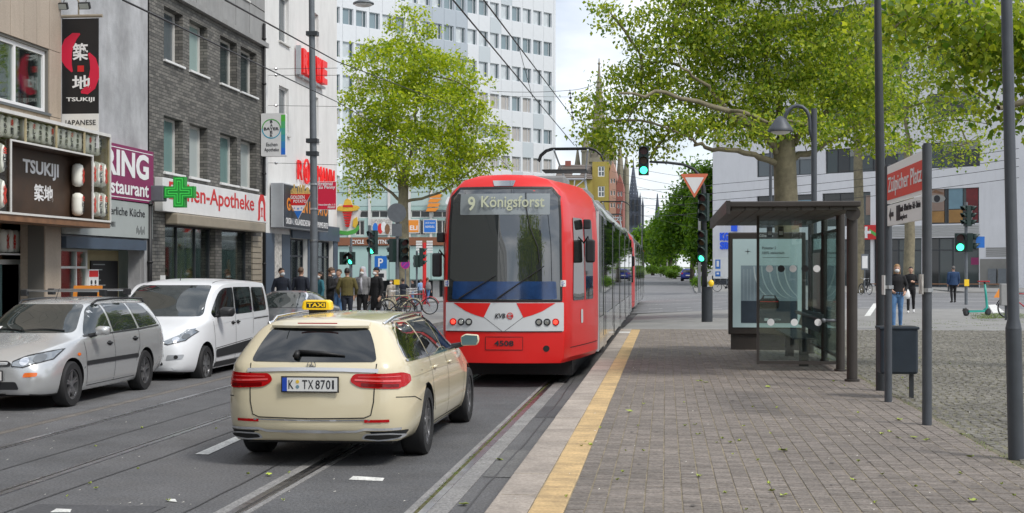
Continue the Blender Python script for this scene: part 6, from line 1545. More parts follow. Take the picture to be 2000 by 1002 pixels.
def coupe(loc, rz, pm, label, name='coupe', group=None):
    e = empty(name, loc, label, 'car', group, rz=rz, world=False)
    st = [(-2.28,.36,.64,.72,.58,.66,.88,.40,.93,.94),(-2.05,.28,.76,.84,.60,.76,.93,.46,.97,.985),(-1.55,.22,.80,.88,.62,.80,.94,.50,1.12,1.14),(-1.0,.20,.81,.885,.62,.80,.93,.52,1.27,1.30),(-.4,.19,.81,.88,.61,.80,.92,.54,1.325,1.37),(.1,.19,.81,.88,.60,.80,.91,.535,1.30,1.345),(.5,.19,.81,.88,.60,.80,.90,.52,1.18,1.21),(.95,.19,.81,.88,.60,.79,.89,.52,.98,1.0),(1.4,.19,.80,.88,.58,.75,.85,.50,.90,.925),(1.9,.19,.74,.84,.54,.66,.78,.44,.82,.84),(2.2,.21,.64,.73,.49,.56,.69,.38,.72,.735),(2.3,.24,.54,.62,.45,.48,.62,.32,.645,.655)]
    me = loft(st, [0]*11, [.04,.04,.04,0,0,.01,.03,.05,.08,.07,.06], crease=(6,), cr=.4)
    wells = [(s*.66,y,.33,.365) for s in (1,-1) for y in (1.45,-1.38)]
    out = wheel_cut(me, wells); finish_body(out, 'body', pm, e, wells); bv = bvh_of(out)
    decal('windscreen', bv, 'y+', roundpoly([(-.66,.985),(.66,.985),(.48,1.30),(-.48,1.30)], .06), 'car_glass_pale', e, .005, .06)
    decal('rear_window', bv, 'y-', roundpoly([(-.50,1.02),(.50,1.02),(.42,1.27),(-.42,1.27)], .05), 'car_glass', e, .005, .06)
    both('side_window', bv, roundpoly([(.72,.94),(.40,1.14),(.0,1.285),(-.5,1.30),(-1.0,1.23),(-1.45,1.04),(-1.3,.965)], [.04,.2,.2,.2,.2,.05,.05]), 'car_glass', e, .004, .06)
    for a in ('x+','x-'):
        strip('chrome_strip', bv, a, [(.78,.93),(.42,1.165),(0,1.31),(-.5,1.325),(-1.0,1.255),(-1.5,1.04)], .02, 'chrome', e, .007)
        for pts in ([(.85,.89),(.85,.5),(.8,.27)], [(-.55,.93),(-.6,.5),(-.5,.27)]): strip('door_seam', bv, a, pts, .009, 'seam', e)
    mir('headlight', bv, 'y+', roundpoly([(.38,.60),(.62,.60),(.70,.72),(.42,.68)], .04), 'lamp_clear', e, .006, .05)
    decal('grille', bv, 'y+', roundpoly([(-.30,.42),(.30,.42),(.28,.60),(-.28,.60)], .05), 'trim', e, .006, .05)
    mir('tail_light', bv, 'y-', rectpoly(.42,.68,.72,.86,.03), 'tail_red', e, .006)
    for s in (1,-1):
        mirror(e, bv, s, .66, .90, .80, pm, 'chrome', .9)
        for y in (1.45,-1.38): wheel(e, s*.87, y, .325, .22, 'ten', .68)
    shade_under(e, -2.0, 2.0, .62)
coupe((-8.78, 31.6, 0), math.pi, 'dark_paint', 'dark coupe with chrome window line parked behind the white van')
# cars parked down the street beyond the crossing
_c = wp(1345, 160); estate((_c[0], _c[1], rise(_c[1])+.0), R(-4), 'blue_paint', 'blue hatchback parked at the kerb beyond the crossing', 'cars parked beyond the crossing', False, 'parked_car')
_c = wp(1329, 178); estate((_c[0], _c[1], rise(_c[1])+.0), R(-4), 'silver_paint', 'silver car parked in front of the blue hatchback', 'cars parked beyond the crossing', False, 'parked_car')
_c = wp(1321, 205); estate((_c[0], _c[1], rise(_c[1])+.0), R(-4), 'dark_paint', 'dark car parked farthest down the street', 'cars parked beyond the crossing', False, 'parked_car')

# ---------------------------------------------------------------- tram: two coupled cars
paint('tram_red', (.70,.012,.010,1), 0, .38, .2); paint('tram_white', (.60,.62,.63,1), 0, .35); mat('tram_grey', (.13,.14,.138,1), .25, .3, coat=.6); glossy('tram_glass', (.014,.019,.017,1), .02, 0, 1.9); glossy('tram_screen', (.02,.026,.028,1), .02, 0, 2.3)
mat('tram_skirt', (.40,.41,.40,1), .22, .35, coat=.6, var=.05, vs=1); mat('roof_grey', (.25,.25,.25,1), .6, var=.1, vs=2); mat('display_text', (.40,.42,.30,1), .5, emis=.12); mat('display_bg', (.24,.27,.28,1), .15, coat=1); mat('tail_lit', (.85,.05,.03,1), .3, emis=1.2); mat('seat_blue', (.012,.045,.14,1), .12, coat=.8, var=.5, vs=3)
def tram(loc, label, name='tram', lead=True):
    e = empty(name, loc, label, 'tram', 'coupled tram cars', world=False)
    Lg = 28.4
    def ring(y, hw, k, dz=0.):
        # k: setback factor of the nose
        P = [(0,.41),(hw*.6,.39),(hw-.05,.39),(hw,.47),(hw+.012,.90),(hw+.01,1.4),(hw,2.3),(hw-.035,2.86),(hw-.10,3.08+dz),(hw-.27,3.26+dz),(hw*.45,3.335+dz),(0,3.35+dz)]
        rake = [0,0,0,0,0,.02,.07,.13,.18,.26,.30,.30]
        return [(x, y+rake[i]*k, z) for i, (x, z) in enumerate(P)]
    sta = [(0,.925,1),(.10,.965,.9),(.5,1.03,.6),(1.3,1.17,.3),(2.1,1.275,.05),(2.6,1.325,0)]
    st = [ring(y,h,k) for y, h, k in sta] + [ring(y,1.325,0) for y in (8,14,20)] + [ring(Lg-y,h,-k) for y, h, k in sta[::-1]]
    n = len(st[0]); vs = []; fs = []; loops = []
    for r in st:
        b = len(vs); vs += r + [(-p[0],p[1],p[2]) for p in r[n-2:0:-1]]; loops.append(list(range(b, b+2*n-2)))
    m_ = 2*n-2
    for A, B in zip(loops[:-1], loops[1:]):
        for k in range(m_): fs.append((A[k],B[k],B[(k+1)%m_],A[(k+1)%m_]))
    for lp_, sg in ((loops[0],1),(loops[-1],-1)):
        rowsv = []; MC = 9
        for i in range(2, n-1):
            a_, b_ = Vector(vs[lp_[m_-i]]), Vector(vs[lp_[i]]); r_ = [lp_[m_-i]]
            for q in range(1, MC):
                t = q/MC; p = a_.lerp(b_, t); p.y -= sg*.16*(1-(2*t-1)**2)*min(1,(b_.x-a_.x)/1.7); vs.append(tuple(p)); r_.append(len(vs)-1)
            rowsv.append(r_+[lp_[i]])
        for A, B in zip(rowsv[:-1], rowsv[1:]):
            for q in range(MC): fs.append((A[q],A[q+1],B[q+1],B[q]))
        fs.append(tuple(rowsv[0]+[lp_[1],lp_[0],lp_[m_-1]])); fs.append(tuple(rowsv[-1]+[lp_[n-1]]))
    mb = MB(); mb.add(vs, fs); me = mb.mesh('body', ['tram_red','roof_grey','tram_grey'], True)
    for p in me.polygons:
        if 2.65 < p.center.y < Lg-2.65: p.material_index = 2
        if p.center.z > 3.0 and 3.2 < p.center.y < Lg-3.2 and p.normal.z > .6: p.material_index = 1
    me.set_sharp_from_angle(angle=R(30))
    body = link('body', me, None, e); bv = bvh_of(me)
    b = body.modifiers.new('bevel', 'BEVEL'); b.width = .035; b.segments = 3; b.limit_method = 'ANGLE'; b.angle_limit = R(32)
    # nose: screen, mask, lamps
    if lead:
        sc = decal('windscreen', bv, 'y-', roundpoly([(-.885,1.36),(.885,1.36),(.865,2.6),(.84,3.0),(.72,3.12),(-.72,3.12),(-.84,3.0),(-.865,2.6)], [.06,.06,.3,.12,.1,.1,.12,.3]), 'tram_screen', e, .012, .12)
        strip('screen_seal', bv, 'y-', [(-.885,1.36),(.885,1.36),(.865,2.6),(.84,2.98),(.72,3.12),(-.72,3.12),(-.84,2.98),(-.865,2.6),(-.885,1.36)], .035, 'black', e, .016)
        db = decal('display_box', bv, 'y-', rectpoly(-.70,.70,2.70,3.03,.02), 'display_bg', sc, .018, .15)
        p = cast(bv, 'y-', 0, 2.8, .03); q = cast(bv, 'y-', 0, 2.95, .03)
        upv = (q-p).normalized(); fr = frame((0,p.y,2.8),(1,0,0),upv)
        text('9', fr @ Matrix.Translation((-.57,-.04,0)), .115, .23, 'display_text', db, bold=.02, off=.004); text('Königsforst', fr @ Matrix.Translation((-.36,-.04,0)), .99, .24, 'display_text', db, bold=.012, off=.004)
        decal('dashboard', bv, 'y-', roundpoly([(-.82,1.385),(.82,1.385),(.805,1.66),(-.805,1.66)], .03), 'seat_blue', sc, .0155, .15)
        for x0, x1, z1 in ((-.1,.62,1.9),(-.7,-.12,1.75)):
            pts = [cast(bv, 'y-', t, 1.39+(z1-1.39)*((t-x0)/(x1-x0))**1.0, .035) for t in np.linspace(x0,x1,6)]; mb = MB(); mb.tube(pts, [.014,.012,.01,.01,.009,.008], 6); mb.build('wiper', 'black', sc)
        pts = [cast(bv, 'y-', x, z, .03) for x, z in ((.33,3.04),(.34,2.8),(.40,2.5),(.52,2.2),(.55,1.95))]; mb = MB(); mb.tube(pts, .008, 6); mb.build('cable', 'black', sc)
        mk = decal('mask', bv, 'y-', rectpoly(-.925,.925,.885,1.335,.02), 'tram_white', e, .010, .12)
        for s in (1,-1): decal('red_wedge', bv, 'y-', [(s*.80,1.325),(s*.20,1.325),(s*.31,1.10),(s*.45,1.14),(s*.60,1.20)], 'tram_red', mk, .014, .08)
        for s in (1,-1): strip('mask_seam', bv, 'y-', [(s*.31,1.11),(s*.02,.89)], .006, 'seam', mk, .0135)
        strip('mask_seam', bv, 'y-', [(-.9,.885),(.9,.885)], .012, 'seam', e, .012)
        p = cast(bv, 'y-', 0, 1.12, .012); fr = FNY(0, p.y, 1.12)
        text('KVB', fr @ Matrix.Translation((-.13,-.03,0)), .16, .075, 'ink', mk, bold=.02, shear=.2)
        mb = MB(); mb.X = fr
        for k in range(18):
            a0, a1 = 2*math.pi*k/18, 2*math.pi*(k+1)/18; mb.prism([(.105+r_*math.cos(a),.008+r_*math.sin(a)) for r_, a in ((.052,a0),(.052,a1),(.041,a1),(.041,a0))], .003, .007)
        mb.prism([(.05,.0),(.12,.0),(.12,-.02),(.155,.008),(.12,.036),(.12,.016),(.05,.016)], .008, .012); mb.build('arrow_emblem', 'apo_red', mk)
        for s in (1,-1):
            for x, m2 in ((.80,'tail_lit'),(.67,'lamp_clear'),(.545,'lamp_clear')):
                p = cast(bv, 'y-', s*x, 1.03, .012); mb = MB(); mb.lathe([(.056,-.012),(.056,.012),(.046,.016)], 18, (p.x,p.y,p.z), 'y'); l_ = mb.build('lamp_ring', 'trim' if m2 != 'tail_lit' else 'tail_red', e, 'auto')
                mb = MB(); mb.lathe([(.036,-.02),(.030,-.028)] if True else [], 14, (p.x,p.y,p.z), 'y'); mb.build('lamp_lens', m2, l_, 'auto')
            p = cast(bv, 'y-', s*.845, 1.60, .012); mb = MB(); mb.box(p.x-.055,p.x+.055,p.y-.004,p.y+.03,1.52,1.66) if False else None
            decal('sticker', bv, 'y-', rectpoly(*sorted((s*.872,s*.94)),1.58,1.68), 'plate', e, .020, .05)
            mb = MB(); pp = cast(bv, 'y-', s*.905, 1.63, .022)
            for k in range(5): mb.prism(circ((pp.x+.018*math.cos(k*1.257),1.63+.026*math.sin(k*1.257)),.009,8), 0, .003, FNY(0,pp.y,0))
            mb.build('sticker_print', 'plate_blue', e)
        np_ = decal('number_panel', bv, 'y-', rectpoly(-.28,.30,.60,.80,.01), 'tram_red', e, .006, .1)
        strip('panel_seam', bv, 'y-', [(-.28,.60),(.30,.60),(.30,.80),(-.28,.80),(-.28,.60)], .008, 'seam', np_, .008)
        p = cast(bv, 'y-', 0, .7, .006); text('4508', FNY(-.14, p.y, .66), .30, .085, 'ink', np_, bold=.02)
        decal('coupling_flap', bv, 'y-', circ((.66,.62),.05,14), 'seam', e, .006, .05)
        decal('roof_light', bv, 'y-', roundpoly([(-.17,3.15),(.13,3.15),(.16,3.24),(-.20,3.24)], .01), 'lamp_clear', e, .012, .06)
        both('cab_window', bv, roundpoly([(.48,1.36),(1.22,1.36),(1.22,2.68),(.62,2.68)], .05), 'tram_glass', e, .01, .2); both('cab_window', bv, roundpoly([(1.34,1.36),(2.0,1.36),(2.0,2.68),(1.34,2.68)], .05), 'tram_glass', e, .01, .2)
        for a in ('x+','x-'):
            strip('red_bar', bv, a, [(1.28,1.36),(1.28,2.05)], .07, 'tram_red', e, .012); decal('flap_handle', bv, a, rectpoly(1.0,1.14,.98,1.2,.03), 'tram_white', e, .008, .1)
            strip('panel_seam', bv, a, [(.3,.62),(2.5,.62)], .01, 'seam', e, .008)
        for s, yy, zz_ in ((-1,.35,1.92),(1,1.25,2.15)):
            hw = cast(bv, 'x+' if s > 0 else 'x-', yy, zz_, 0).x
            mr = MB(); mr.box(*sorted((hw+s*.04,hw+s*.19)),yy-.10,yy+.02,zz_-.19,zz_+.19); mr = mr.build('mirror', 'trim', e, bevel=.03)
            mb = MB(); mb.tube([(hw-s*.02,yy,zz_+.1),(hw+s*.08,yy-.03,zz_+.24),(hw+s*.1,yy-.04,zz_+.15)], .015, 6); mb.build('mirror_arm', 'black', mr)
            mb = MB(); mb.box(*sorted((hw+s*.0,hw+s*.12)),yy-.06,yy+.03,zz_+.36,zz_+.52); mb.build('camera_pod', 'trim', e, bevel=.02)
    # sides: glass bays with doors and skirts
    for a, s in (('x+',1),('x-',-1)):
        y = 2.72; k = 0
        while y < Lg-2.75:
            dr = k % 4 in (1, 2); w = .68 if dr else 1.55
            if y+w > Lg-2.7: w = Lg-2.7-y
            hw = 1.325
            def pan(nm, y0, y1, z0, z1, m2, o0, o1, par):
                mb = MB(); mb.box(*sorted((s*(hw+o0), s*(hw+o1))), y0, y1, z0, z1); return mb.build(nm, m2, par)
            if dr:
                d_ = pan('door_leaf', y+.012, y+w-.012, .40, 2.80, 'tram_grey', .012, .03, e)
                pan('door_window', y+.07, y+w-.07, .62, 2.70, 'tram_glass', .030, .036, d_)
            else:
                pan('side_glass', y+.01, y+w-.01, 1.02, 2.82, 'tram_glass', .012, .026, e)
                pan('skirt_panel', y+.01, y+w-.01, .44, 1.0, 'tram_skirt', .014, .03, e)
            y += w; k += 1
        mb = MB(); mb.box(*sorted((s*1.30,s*1.345)),2.655,2.71,.42,2.86); mb.build('end_pillar', 'tram_white', e)
        mb = MB(); mb.box(*sorted((s*1.30,s*1.342)),Lg-2.69,Lg-2.62,.42,2.86); mb.build('end_pillar', 'tram_red', e)
        for yy in (2.66, 9.2, 18.5): decal('door_lamp', bv, a, circ((yy+.5,2.92),.07,10), 'tail_red', e, .02, .1)
        for yy in (9.6, 18.7):
            mb = MB(); mb.box(*sorted((s*1.20,s*1.36)),yy-.12,yy+.12,.36,2.9); mb.build('gangway_bellows', 'trim', e)
    mb = MB(); mb.box(-1.0,1.0,.9,Lg-.9,.14,.44); mb.build('underframe', 'black', e)
    for yy in (3.2, 5.0, 13.4, 15.0, 23.4, 25.2):
        for s in (1,-1): mb = MB(); mb.lathe([(.30,-.06),(.30,.06)], 20, (s*.72,yy,.30), 'x'); mb.build('wheel', 'dark_metal', e)
    # roof equipment
    for y0, y1, w, h in ((3.4,4.6,.7,.18),(8.6,11.5,.8,.26),(14,17,.8,.26),(20,23.5,.8,.26)):
        mb = MB(); mb.box(-w,w,y0,y1,3.32,3.36+h); mb.build('roof_box', 'roof_grey', e, bevel=.04)
    yo = 14.6
    pg = MB(); pg.box(-.55,.55,yo-.4,yo+1.2,3.36,3.44)
    for sx in (-.5,.5):
        for yy in (yo-.3,yo+1.1): pg.cyl((sx,yy,3.44),(sx,yy,3.62),.05)
    pg = pg.build('pantograph_base', 'dark_metal', e)
    mb = MB(); mb.tube([(-.45,yo+1.1,3.62),(-.28,yo+2.3,4.35)], .035, 6); mb.tube([(.45,yo+1.1,3.62),(.28,yo+2.3,4.35)], .035, 6); mb.tube([(-.28,yo+2.3,4.35),(-.45,yo+.6,5.02)], .026, 6); mb.tube([(.28,yo+2.3,4.35),(.45,yo+.6,5.02)], .026, 6); mb.tube([(-.28,yo+2.3,4.35),(.28,yo+2.3,4.35)], .03, 6); mb.tube([(0,yo+1.0,3.55),(0,yo+2.2,4.3)], .02, 6); mb.tube([(-.45,yo+1.1,3.62),(.28,yo+2.3,4.35)], .015, 6); mb.build('pantograph_arm', 'steel', pg)
    for yy in (yo+.45, yo+.78):
        mb = MB(); mb.tube([(-.86,yy,4.72),(-.80,yy,4.88),(-.66,yy,5.0),(-.5,yy,5.05),(.5,yy,5.05),(.66,yy,5.0),(.80,yy,4.88),(.86,yy,4.72)], .028, 6); mb.build('collector_bar', 'black', pg)
    mb = MB(); mb.box(-.70,.45,yo-.2,yo+.9,4.42,4.45); mb.build('cross_tray', 'black', pg)
    return e
tram((-2.50, 21.45, 0), 'red low-floor tram with destination display and tail lights at the platform')
tram((-2.50, 50.3, 0), 'second red and grey tram car coupled ahead of the near one', lead=True)
# ================================================================== street furniture
mat('shelter_brown', (.055,.048,.043,1), .5, .3, var=.12, vs=4); mat('soffit', (.095,.088,.078,1), .6, var=.1, vs=3); glass_thin('shelter_glass', (.80,.88,.86,1), .07)
mat('ad_paper', (.36,.47,.48,1), .2, var=.08, vs=1.2, emis=.14); mat('ad_sky', (.20,.27,.31,1), .2, var=.3, vs=1.2, emis=.06); mat('ad_floor', (.04,.055,.075,1), .2, emis=.05, var=.3, vs=2); mat('ad_light', (.38,.46,.48,1), .2, emis=.1); mat('ad_dark', (.008,.010,.014,1), .2)
mat('bin_blue', (.022,.033,.048,1), .5, .2, var=.18, vs=5, dirt=.2); mat('pole_grey', (.075,.084,.098,1), .5, .3, var=.15, vs=5, dirt=.25); mat('sign_brick', (.72,.07,.05,1), .5, var=.05, vs=3, spec=.2); mat('panel_white', (.85,.85,.84,1), .5, spec=.3)
mat('green_lit', (.05,.95,.45,1), .3, emis=2.2); mat('red_off', (.06,.008,.008,1), .3); mat('amber_off', (.08,.04,.008,1), .3); mat('signal_green', (.012,.03,.026,1), .45, var=.1, vs=6)
mat('yield_red', (.62,.16,.08,1), .5); mat('scooter_green', (.02,.34,.28,1), .35); mat('tan_post', (.30,.26,.19,1), .85, var=.25, vs=4)
# ---- tram shelter
sh = empty('tram_shelter', (2.0, 23, PZ), 'dark metal and glass tram shelter with a flat roof on the platform', 'shelter')
RZ = 2.69
mb = MB(); mb.box(.86,2.69,19.55,26.6,RZ+.03,RZ+.11); rf = mb.build('roof', 'shelter_brown', sh, bevel=.015)
for k in range(9):
    mb = MB(); x = .92+k*.193; mb.box(x,x+.182,19.62,26.5,RZ-.012,RZ+.028); mb.build('soffit_slat', 'soffit', rf)
mb = MB(); mb.box(.84,.90,19.53,26.62,RZ-.06,RZ+.12); mb.build('gutter', 'shelter_brown', rf)
for (x, y, r) in ((2.60,19.8,.075),(2.68,21.75,.068),(2.70,24.1,.055),(2.70,26.3,.055)):
    mb = MB(); mb.cyl((x,y,PZ),(x,y,RZ+.03),r,n=16); mb.cyl((x,y,PZ),(x,y,PZ+.03),r*1.4,n=16); mb.build('post', 'shelter_brown', sh, 'auto')
mb = MB(); mb.lathe([(.10,-.02),(.10,.02),(.06,.03)], 20, (2.60,19.70,RZ-.06), 'y'); mb.build('roof_joint', 'shelter_brown', sh, 'auto')
ga = MB(); ga.box(1.43,2.62,21.745,21.755,.44,2.62); g1_ = ga.build('glass_pane', 'shelter_glass', sh)
for (a, b, c, d) in ((1.405,1.445,.38,2.68),(1.445,2.62,.385,.43),):
    mb = MB(); mb.box(a,b,21.72,21.78,c,d); mb.build('pane_frame', 'shelter_brown', sh)
for y0, y1 in ((21.85,24.02),(24.18,26.22)):
    mb = MB(); mb.box(2.695,2.705,y0,y1,.50,2.45); p_ = mb.build('glass_pane', 'shelter_glass', sh)
    for z in (.46, 2.45): mb = MB(); mb.box(2.67,2.73,y0,y1,z,z+.04); mb.build('pane_frame', 'shelter_brown', sh)
for k, (x, m_) in enumerate(((1.60,'white'),(1.78,'black'),(1.96,'white'),(2.14,'black'),(2.32,'white'))):
    mb = MB(); mb.prism(circ((x,1.86),.055,18), .006, .008, FNY(0,21.745,0)); mb.build('glass_marker', m_, g1_)
for x in (1.62, 1.98, 2.34): mb = MB(); mb.prism(circ((x,1.03),.055,18), .006, .008, FNY(0,21.745,0)); mb.build('glass_marker', 'white', g1_)
mb = MB(); mb.tube([(2.42,21.7,1.06),(2.42,26.2,1.06)], .035, 10); mb.tube([(2.42,21.75,1.06),(2.66,21.75,1.06)], .025, 8); mb.tube([(2.42,24.1,1.06),(2.68,24.1,1.06)], .025, 8); mb.build('leaning_rail', 'grey_metal', sh, True)
mb = MB(); mb.box(2.02,2.40,22.4,25.8,.73,.76); st_ = mb.build('bench_seat', 'dark_metal', sh, bevel=.01)
mb = MB(); mb.X = Matrix.Translation((2.42,0,.80)) @ Matrix.Rotation(R(16),4,'Y'); mb.box(-.012,.012,22.4,25.8,.04,.34); mb.build('bench_back', 'dark_metal', st_)
for y in (22.8, 25.4): mb = MB(); mb.box(2.15,2.30,y-.03,y+.03,PZ,.73); mb.build('bench_leg', 'shelter_brown', st_)
mb = MB(); mb.box(2.66,2.69,24.3,25.6,1.1,2.2); tm = mb.build('timetable_frame', 'grey_metal', sh); mb = MB(); mb.box(2.652,2.66,24.36,25.54,1.16,2.14); mb.build('timetable_sheet', 'sign_white', tm)
for x in (1.95, 2.16): 
    mb = MB(); mb.box(x-.05,x+.05,26.45,26.52,2.45,2.66); c_ = mb.build('roof_camera', 'black', sh); mb = MB(); mb.box(x-.035,x+.035,26.44,26.45,2.50,2.57); mb.build('camera_lens', 'plate', c_)
# ---- advertising case
YA = 27.25; xa0, xa1 = 1.22, 2.70; za0, za1 = PZ+.30, 2.57
ad = empty('advertising_case', ((xa0+xa1)/2, YA, PZ), 'backlit advertising case with a car poster at the end of the shelter', 'billboard')
mb = MB(); mb.box(xa0,xa1,YA,YA+.22,za0,za1); mb.build('housing', 'shelter_brown', ad, bevel=.02)
mb = MB(); mb.box(xa0+.05,xa1-.08,YA+.04,YA+.2,PZ,za0); mb.build('plinth', 'shelter_brown', ad)
pw, pz0_, pz1_ = xa1-xa0, za0+.14, za1-.13
mb = MB(); mb.box(xa0+.08,xa1-.08,YA-.012,YA-.002,pz0_,pz1_); po = mb.build('poster', 'ad_paper', ad)
text('JCDecaux', FNY(xa0+.56, YA-.0, za1-.10), .30, .055, 'white', ad, bold=.01)
fA = FNY(xa0+.08, YA-.012, pz0_); aw, ah = pw-.16, pz1_-pz0_
mb = MB(); boxm(mb, fA, .12*aw,.94*aw,.05*ah,.70*ah,.001,.003); im = mb.build('picture', 'ad_sky', po)
mb = MB(); boxm(mb, fA, .12*aw,.94*aw,.05*ah,.30*ah,.0035,.005); mb.build('picture_floor', 'ad_floor', im)
for k in range(5):
    a0 = (.30+.11*k, .69); P = []; Q = []
    for i in range(9):
        t = i/8; u = a0[0]+.30*(1-math.cos(t*1.5)) ; v = .69-.36*math.sin(t*1.5); P.append((min(u,.935)*aw, v*ah)); Q.append((min(u+.02,.94)*aw, v*ah))
    mb = MB(); mb.prism(P+Q[::-1], .004, .006, fA); mb.build('picture_arch', 'ad_light', im)
for k in range(5): mb = MB(); u = .16+k*.05; boxm(mb, fA, u*aw,(u+.004)*aw,.31*ah,.66*ah,.0035,.005); mb.build('picture_line', 'ad_light', im)
P = [(.40,.215),(.66,.215),(.675,.25),(.67,.31),(.645,.325),(.62,.365),(.44,.365),(.415,.325),(.385,.31),(.385,.25)]
mb = MB(); mb.prism([(a*aw,b*ah) for a, b in P], .006, .009, fA); cr = mb.build('picture_car', 'ad_dark', im)
mb = MB(); boxm(mb, fA, .40*aw,.66*aw,.288*ah,.296*ah,.0095,.011); mb.build('picture_car_light', 'tail_red', cr); mb = MB(); mb.prism([(a*aw,b*ah) for a, b in ((.45,.33),(.61,.33),(.60,.357),(.46,.357))], .0095, .011, fA); mb.build('picture_car_window', 'ad_sky', cr)
mb = MB(); mb.prism([((.22+.045*(1 if q % 2 == 0 else .16)*math.sin(q*math.pi/4))*aw, .86*ah+.06*(1 if q % 2 == 0 else .16)*math.cos(q*math.pi/4)) for q in range(8)], .001, .004, fA); mb.build('star_logo', 'ink', po)
text('Polestar 2', fA @ Matrix.Translation((.43*aw,.885*ah,0)), .20*aw, .05, 'ink', po, bold=0., off=.001); text('100% elektrisch', fA @ Matrix.Translation((.43*aw,.83*ah,0)), .32*aw, .05, 'ink', po, bold=0., off=.001)
mb = MB(); boxm(mb, fA, .43*aw,.82*aw,.79*ah,.793*ah,.001,.003); mb.build('text_rule', 'ink', po)
mb = MB(); boxm(mb, fA, .46*aw,.52*aw,.075*ah,.105*ah,.006,.008); mb.build('small_logo', 'ad_light', im); text('POLESTAR', fA @ Matrix.Translation((.54*aw,.08*ah,0)), .16*aw, .035, 'ad_light', im, bold=.0, off=.006)
# ---- station name sign
p1_ = gp(1737, 785, PZ); p2_ = gp(1806, 830, PZ); SX = 2.62; yn, yf = p2_[1], p1_[1]
ss = empty('station_sign', (SX, (yn+yf)/2, PZ), 'red and white station name sign carried between two grey posts', 'sign')
for y, h, r in ((yn,3.10,.048),(yf,3.07,.044)):
    mb = MB(); mb.cyl((SX,y,PZ),(SX,y,h),r,n=14); mb.cyl((SX,y,h),(SX,y,h+.02),r*.8,n=14); mb.build('post', 'pole_grey', ss, 'auto')
mb = MB(); mb.box(SX-.02,SX+.02,yn+.05,yf-.05,2.62,3.06); pn = mb.build('name_panel', 'panel_white', ss)
mb = MB(); mb.box(SX-.024,SX-.0205,yn+.07,yf-.07,2.66,2.965); rp = mb.build('red_field', 'sign_brick', pn)
text('Zülpicher Platz', FNX(SX-.024, yf-.16, 2.69), (yf-yn)-.30, .23, 'white', rp, bold=.004, off=.001)
mb = MB(); mb.box(SX-.018,SX+.018,yn+.05,yf-.05,2.36,2.60); lp_ = mb.build('lower_panel', 'panel_white', ss)
text('Neumarkt - Bf Deutz Messe - Kalk - Ostheim', FNX(SX-.018, yf-.85, 2.49), (yf-yn)-1.1, .075, 'ink', lp_, bold=.0, off=.001); text('Königsforst', FNX(SX-.018, yf-.85, 2.39), .55, .07, 'ink', lp_, bold=.0, off=.001)
mb = MB(); boxm(mb, FNX(SX-.018, yf-.70, 2.40), 0,.13*2,0,.17,.001,.004); mb.build('pictogram', 'ink', lp_)
mb = MB(); f_ = FNX(SX-.018, yf-.18, 2.43); mb.prism([(0,.05),(.13,.13),(.13,.08),(.32,.08),(.32,.03),(.13,.03),(.13,-.02)], .001, .004, f_); mb.build('arrow', 'ink', lp_)
for y in (yn, yf):
    mb = MB(); mb.cyl((SX,y,1.62),(SX,y,1.66),.062,n=12); mb.build('clamp', 'steel', ss); 
mb = MB(); mb.box(SX-.06,SX-.05,yf-.10,yf+.10,1.55,1.78); mb.build('sticker', 'plate', ss); mb = MB(); mb.box(SX-.066,SX-.05,yn-.09,yn+.09,1.60,1.80); mb.build('sticker', 'posters', ss)
# ---- litter bin
bx_, by_ = gp(1752, 777, PZ)
lb = empty('litter_bin', (bx_, by_, PZ), 'dark blue square litter bin behind the station sign post', 'bin')
mb = MB(); w = .225; mb.box(bx_-w,bx_+w,by_-.17,by_+.17,PZ+.30,PZ+.86); mb.build('body', 'bin_blue', lb, bevel=.03)
mb = MB(); mb.box(bx_-w-.012,bx_+w+.012,by_-.182,by_+.182,PZ+.84,PZ+.875); mb.build('rim', 'bin_blue', lb, bevel=.008)
mb = MB(); mb.box(bx_-w+.02,bx_+w-.02,by_-.15,by_+.15,PZ+.8755,PZ+.879); mb.build('opening', 'black', lb)
mb = MB(); mb.box(bx_-w,bx_+w,by_-.171,by_-.1705,PZ+.30,PZ+.33); 
mb = MB(); mb.box(bx_+.15,bx_+.20,by_+.0,by_+.05,PZ,PZ+.31); mb.build('leg', 'dark_metal', lb)
# ---- poles
def tall_pole(name, px, py, z, r0, r1, step, h, lab, lean=0., m='pole_grey', cat='pole'):
    x, y = gp(px, py, z); e = empty(name, (x,y,z), lab, cat)
    mb = MB(); mb.cyl((x,y,z),(x+lean*(step-z),y,step),r0,r0,18); mb.build('base_sleeve', m, e, 'auto')
    mb = MB(); mb.tube([(x+lean*(step-z),y,step),(x+lean*(step-z),y,step+.08),(x+lean*(h-z),y,h)], [r0*1.02,r1,r1*.8], 18); mb.build('shaft', m, e, 'auto')
    return e, x, y
pe_, rx_, ry_ = tall_pole('lamp_post', 1985, 897, PZ, .064, .048, 1.36, 9, 'thick grey steel post at the right edge of the picture', -.021)
x, y = wp(1722, 17.9); pz_ = empty('catenary_mast', (x,y,PZ), 'slim dark mast rising behind the litter bin', 'pole')
mb = MB(); mb.tube([(x,y,PZ),(x,y,2.0),(x-.05,y,5.2),(x-.06,y,8)], [.075,.07,.045,.03], 14); mb.build('shaft', 'dark_metal', pz_, 'auto')
